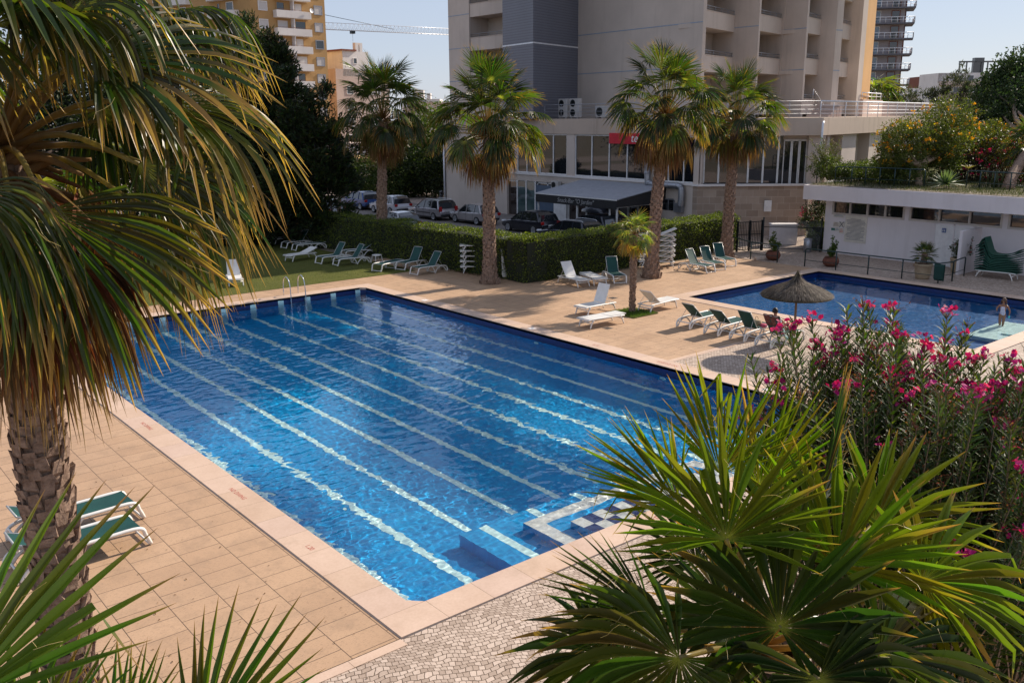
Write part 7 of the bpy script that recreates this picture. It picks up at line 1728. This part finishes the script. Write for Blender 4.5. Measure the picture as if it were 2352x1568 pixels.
def stand(): 
    return dict(pelvis=(0, 0, .93), waist=(0, 0, 1.08), chest=(.01, 0, 1.28), neck=(.0, 0, 1.44), jaw=(.02, 0, 1.52), head=(.02, 0, 1.62), crown=(.01, 0, 1.70), shR=(0, -.17, 1.38), shL=(0, .17, 1.38), elR=(.02, -.24, 1.12), elL=(.02, .24, 1.12), wrR=(.12, -.25, .90), wrL=(.12, .25, .90), hipR=(0, -.09, .88), hipL=(0, .09, .88), knR=(.02, -.10, .48), knL=(.02, .10, .48), anR=(-.02, -.10, .08), anL=(-.02, .10, .08), toeR=(.13, -.11, .035), toeL=(.13, .11, .035))
# girl standing on the steps of the small pool
t = NT('swimsuit_pattern'); g = t.geo(); c = t.ramp(t.noise(g, 26, 2), [(.42, (.62, .62, .70)), (.5, (.30, .22, .45)), (.58, (.70, .68, .72))]); t.pbr(c, .6); MATS['swimsuit'] = t.m
J = stand(); J.update(elL=(.0, .30, 1.14), wrL=(.12, .30, .98), elR=(.10, -.26, 1.20), wrR=(.32, -.22, 1.20), knR=(.03, -.06, .48), knL=(.0, .07, .48), anR=(-.01, -.05, .08), anL=(-.03, .06, .08))
def suit(J): 
    return [('swimsuit', [J['pelvis'], J['waist'], J['chest'], (J['chest'][0], 0, 1.36), (0, -.075, .86), (0, .075, .86)], [(0, 1), (1, 2), (2, 3), (0, 4), (0, 5)], [(.112, .142), (.093, .123), (.106, .150), (.07, .11), .088, .088], 'swimsuit')]
gpnt = gp(2297, 764, -.58); human('curly haired girl in a white and lilac swimsuit standing on the small pool step', (gpnt.x, gpnt.y, -.62), R(195), .80, J, 'skin_tan', 'hair_brown', .20, suit, headdir=(.9, -.3))
w_ = [x for x in COL.objects if x.name.startswith('person')][-1]
t = thing('toy_cup', 'small turquoise cup held in the left hand of the girl', 'cup', w_.matrix_basis @ Vector((.20, .31, .90))); mb = MB(); mb.lathe([(.03, -.04), (.04, .04), (.036, .04), (.028, -.035)], (0, 0, 0), 12); mb.build('cup', simple('turquoise', (.04, .45, .50), .4), t)
# sunbather on the fourth lounger: only shins, feet and the top of the head show
h4, an4 = TL[3]
J = dict(pelvis=(1.02, 0, .52), waist=(.90, 0, .64), chest=(.78, 0, .84), neck=(.70, 0, 1.02), jaw=(.71, 0, 1.10), head=(.69, 0, 1.18), crown=(.66, 0, 1.25), shR=(.74, -.18, .94), shL=(.74, .18, .94), elR=(.92, -.30, .74), elL=(.92, .28, .72), wrR=(1.10, -.26, .62), wrL=(1.12, .22, .62), hipR=(1.04, -.09, .50), hipL=(1.04, .09, .50), knR=(1.42, -.12, .60), knL=(1.44, .10, .68), anR=(1.80, -.10, .46), anL=(1.80, .08, .46), toeR=(1.90, -.12, .60), toeL=(1.90, .10, .60))
def bikini(J): return [('bikini_bottom', [J['pelvis'], (1.04, -.07, .50), (1.04, .07, .50)], [(0, 1), (0, 2)], [(.112, .14), .09, .09], 'black_canvas'), ('bikini_top', [(.79, 0, .82), (.75, 0, .90)], [(0, 1)], [(.108, .152), (.104, .146)], 'black_canvas')]
human('sunbather lying on the lounger beside the thatched umbrella, legs stretched out', (h4.x-.12, h4.y, -.03), 0, 1.0, J, 'skin_warm', 'hair_dark', 0, bikini)
# towels and bag
def m_towel(name, cols, sc):
    t = NT(name); g = t.geo(); t.pbr(t.ramp(t.noise(g, sc, 1, .3), [(.38+.08*i, c) for i, c in enumerate(cols)], 'CONSTANT'), .9, 0, t.bump(t.noise(g, 80, 2), .5, .004), .1); MATS[name] = t.m
m_towel('brown_towel', [(.16, .06, .05), (.22, .10, .08), (.14, .05, .045)], 5); m_towel('pale_towel', [(.22, .42, .44), (.34, .52, .52), (.45, .50, .48), (.20, .36, .40)], 7)
a = R(58); hx, hz = h4.x+1.9-1.13, .38
bx = lambda u, off: (hx-math.cos(a)*u+math.sin(a)*off*1, hz+math.sin(a)*u+math.cos(a)*off)
def drape(name, label, us, vs, mat, seed):
    rg = random.Random(seed); t = thing(name, label, 'towel', (0, 0, 0)); mb = MB(); mb.smooth = True; rows = []
    for (u, off) in us:
        r = []
        for k in range(9): v = vs[0]+(vs[1]-vs[0])*k/8; x, z = bx(u, off+.012*math.sin(k*2.1+u*7)); r.append((x, h4.y+v, z+.01*math.sin(k*1.3+u*11)))
        rows.append(r)
    mb.grid(rows); mb.grid([[(p[0]+.008, p[1], p[2]-.006) for p in r][::-1] for r in rows]); mb.build('cloth', MATS[mat], t)
drape('towel', 'reddish brown towel folded over the top of the fourth lounger back', [(.38, -.05), (.60, -.045), (.79, -.04), (.82, .0), (.79, .04), (.6, .045)], (-.30, .30), 'brown_towel', 3)
t = thing('towel', 'pale turquoise towel hanging down the side of the fourth lounger', 'towel', (0, 0, 0)); mb = MB(); mb.smooth = True; rows = []
for i in range(14):
    u = .80-.9*i/13
    x, z = bx(max(u, 0), .0) if u > 0 else (hx-u*1.6, .38+u*.1)
    rows.append([(x+.02*math.sin(i), h4.y-.26, z+.03), (x, h4.y-.34, z+.01), (x+.01, h4.y-.37, z-.09-.02*math.sin(i*1.3)), (x+.02*math.sin(i*1.7), h4.y-.375, z-.19)])
mb.grid(rows); mb.grid([[(p[0], p[1]+.012, p[2]) for p in r][::-1] for r in rows]); mb.build('cloth', MATS['pale_towel'], t)
h3 = TL[2][0]; t = thing('beach_bag', 'slumped straw bag on the seat of the third lounger', 'bag', (h3.x+1.0, h3.y-.05, .40)); mb = MB(); mb.lathe([(.08, 0), (.17, .03), (.19, .12), (.15, .22), (.13, .23)], (0, 0, 0), 14); mb.build('body', MATS['sand_pot'], t); mb = MB(); mb.tube(arc([(-.1, 0, .22), (-.05, .02, .32), (.05, .02, .32), (.1, 0, .22)], 5), .01, 5); mb.build('handle', MATS['tan_bark'], t)
t = thing('clothes', 'crumpled pink clothes beside the straw bag', 'clothes', (h3.x+1.05, h3.y-.3, .42)); mb = MB(); mb.smooth = True; mb.lathe([(.02, .10), (.09, .09), (.13, .05), (.14, 0)], (0, 0, 0), 9); mb.build('cloth', simple('pink_cloth', (.5, .08, .14), .9), t)
# people on the hotel balconies
def tee(mt, pants='trim_black'):
    return lambda J: [('shirt', [J['waist'], J['chest'], (J['chest'][0], 0, 1.38), J['shR'], J['shL'], Vector(J['shR']).lerp(Vector(J['elR']), .6), Vector(J['shL']).lerp(Vector(J['elL']), .6), (0, 0, .95)], [(0, 1), (1, 2), (1, 3), (1, 4), (3, 5), (4, 6), (0, 7)], [(.105, .135), (.115, .16), (.075, .11), .065, .065, .052, .052, (.11, .14)], mt), ('trousers', [(0, 0, .93), J['hipR'], J['hipL'], J['knR'], J['knL'], J['anR'], J['anL']], [(0, 1), (0, 2), (1, 3), (2, 4), (3, 5), (4, 6)], [(.118, .148), .098, .098, .072, .072, .055, .055], pants)]
J = stand(); J.update(elR=(.16, -.24, 1.16), wrR=(.34, -.12, 1.12), elL=(.16, .24, 1.16), wrL=(.34, .12, 1.12))
d = ray(1116, 145); pp = CP+d*(53.3/d.x); human('man in a dark T-shirt leaning on the left balcony railing of the hotel', (53.15, pp.y, Z0), R(180), 1.0, J, 'skin_warm', 'hair_dark', 0, tee('trim_black'))
P0, Q0 = Vector(bays[0][0]), Vector(bays[0][1]); pp = P0.lerp(Q0, .07)+Vector((.1, .75)); human('person in a white shirt standing at the left of a right side hotel balcony', (pp.x, pp.y, Z0), R(-95), 1.0, J, 'skin_warm', 'hair_dark', 0, tee('letter_white', 'ink_blue'))
# deck furniture and towels glimpsed through the oleander
for i, (x, y, an, lb) in enumerate([(14.2, 7.4, 40, 'lounger with a striped towel glimpsed through the oleander leaves'), (17.6, 8.2, 40, 'green lounger behind the oleander near the right edge')]):
    place_lounger('green', 42, (x+1.9, y, 0), (x, y, 0), lb, 'loungers behind the oleander', world=True)
t = thing('beach_towel', 'pink and turquoise striped towel spread on the lounger behind the oleander', 'towel', (15.2, 7.4, .41)); mb = MB(); mb.smooth = True; mb.grid([[(-.1+1.0*i/8, -.3+.6*k/6, .012*math.sin(i*2+k)) for k in range(7)] for i in range(9)])
mt = NT('striped_towel'); g = mt.geo(); sp = mt.n('ShaderNodeSeparateXYZ'); mt.l(g, sp.inputs[0]); mt.pbr(mt.ramp(mt.math('FRACT', mt.math('MULTIPLY', sp.outputs[0], 3.0)), [(0, (.60, .16, .22)), (.3, (.65, .62, .6)), (.5, (.05, .42, .42)), (.75, (.65, .62, .6))], 'CONSTANT'), .9); mb.build('cloth', mt.m, t)
# pool inlet fittings on the coping
for i, (x, y) in enumerate(((PX1+.3, 14.4), (PX1+.3, 24.6), (PX1+.33, 31.6))):
    t = thing('skimmer_lid', ['small pale square skimmer lid on the right coping near the oleander', 'small pale square skimmer lid on the right coping below the white loungers', 'small pale square skimmer lid on the right coping near the far corner'][i], 'skimmer lid', (x, y, .022)); mb = MB(); mb.rbox((0, 0, .004), (.26, .26, .010), .003); mb.build('lid', MATS['white_render'], t); mb = MB(); mb.lathe([(.001, .012), (.02, .012), (.02, .008)], (0, 0, 0), 10, False); mb.build('knob', MATS['drain'], t)
# fallen leaves and grit on the paving
rg = random.Random(808); mb = MB()
for i in range(420):
    if i % 3: x, y = rg.uniform(-2, 6.3), rg.uniform(6, 24)
    else: x, y = rg.uniform(22, 30), rg.uniform(19, 31)
    a = rg.uniform(0, 6.28); L = rg.uniform(.02, .07); leafcard(mb, Vector((x, y, .006)), Vector((math.cos(a), math.sin(a), .12)), Vector((0, 0, 1)), L, L*.4, rg.choice([(.10, .05, .02), (.05, .03, .015), (.16, .10, .04)]))
o = mb.build('fallen_leaves', MATS['dead_leaf']); tag(o, 'scattered dry leaf litter on the paving', 'leaf litter', kind='stuff')
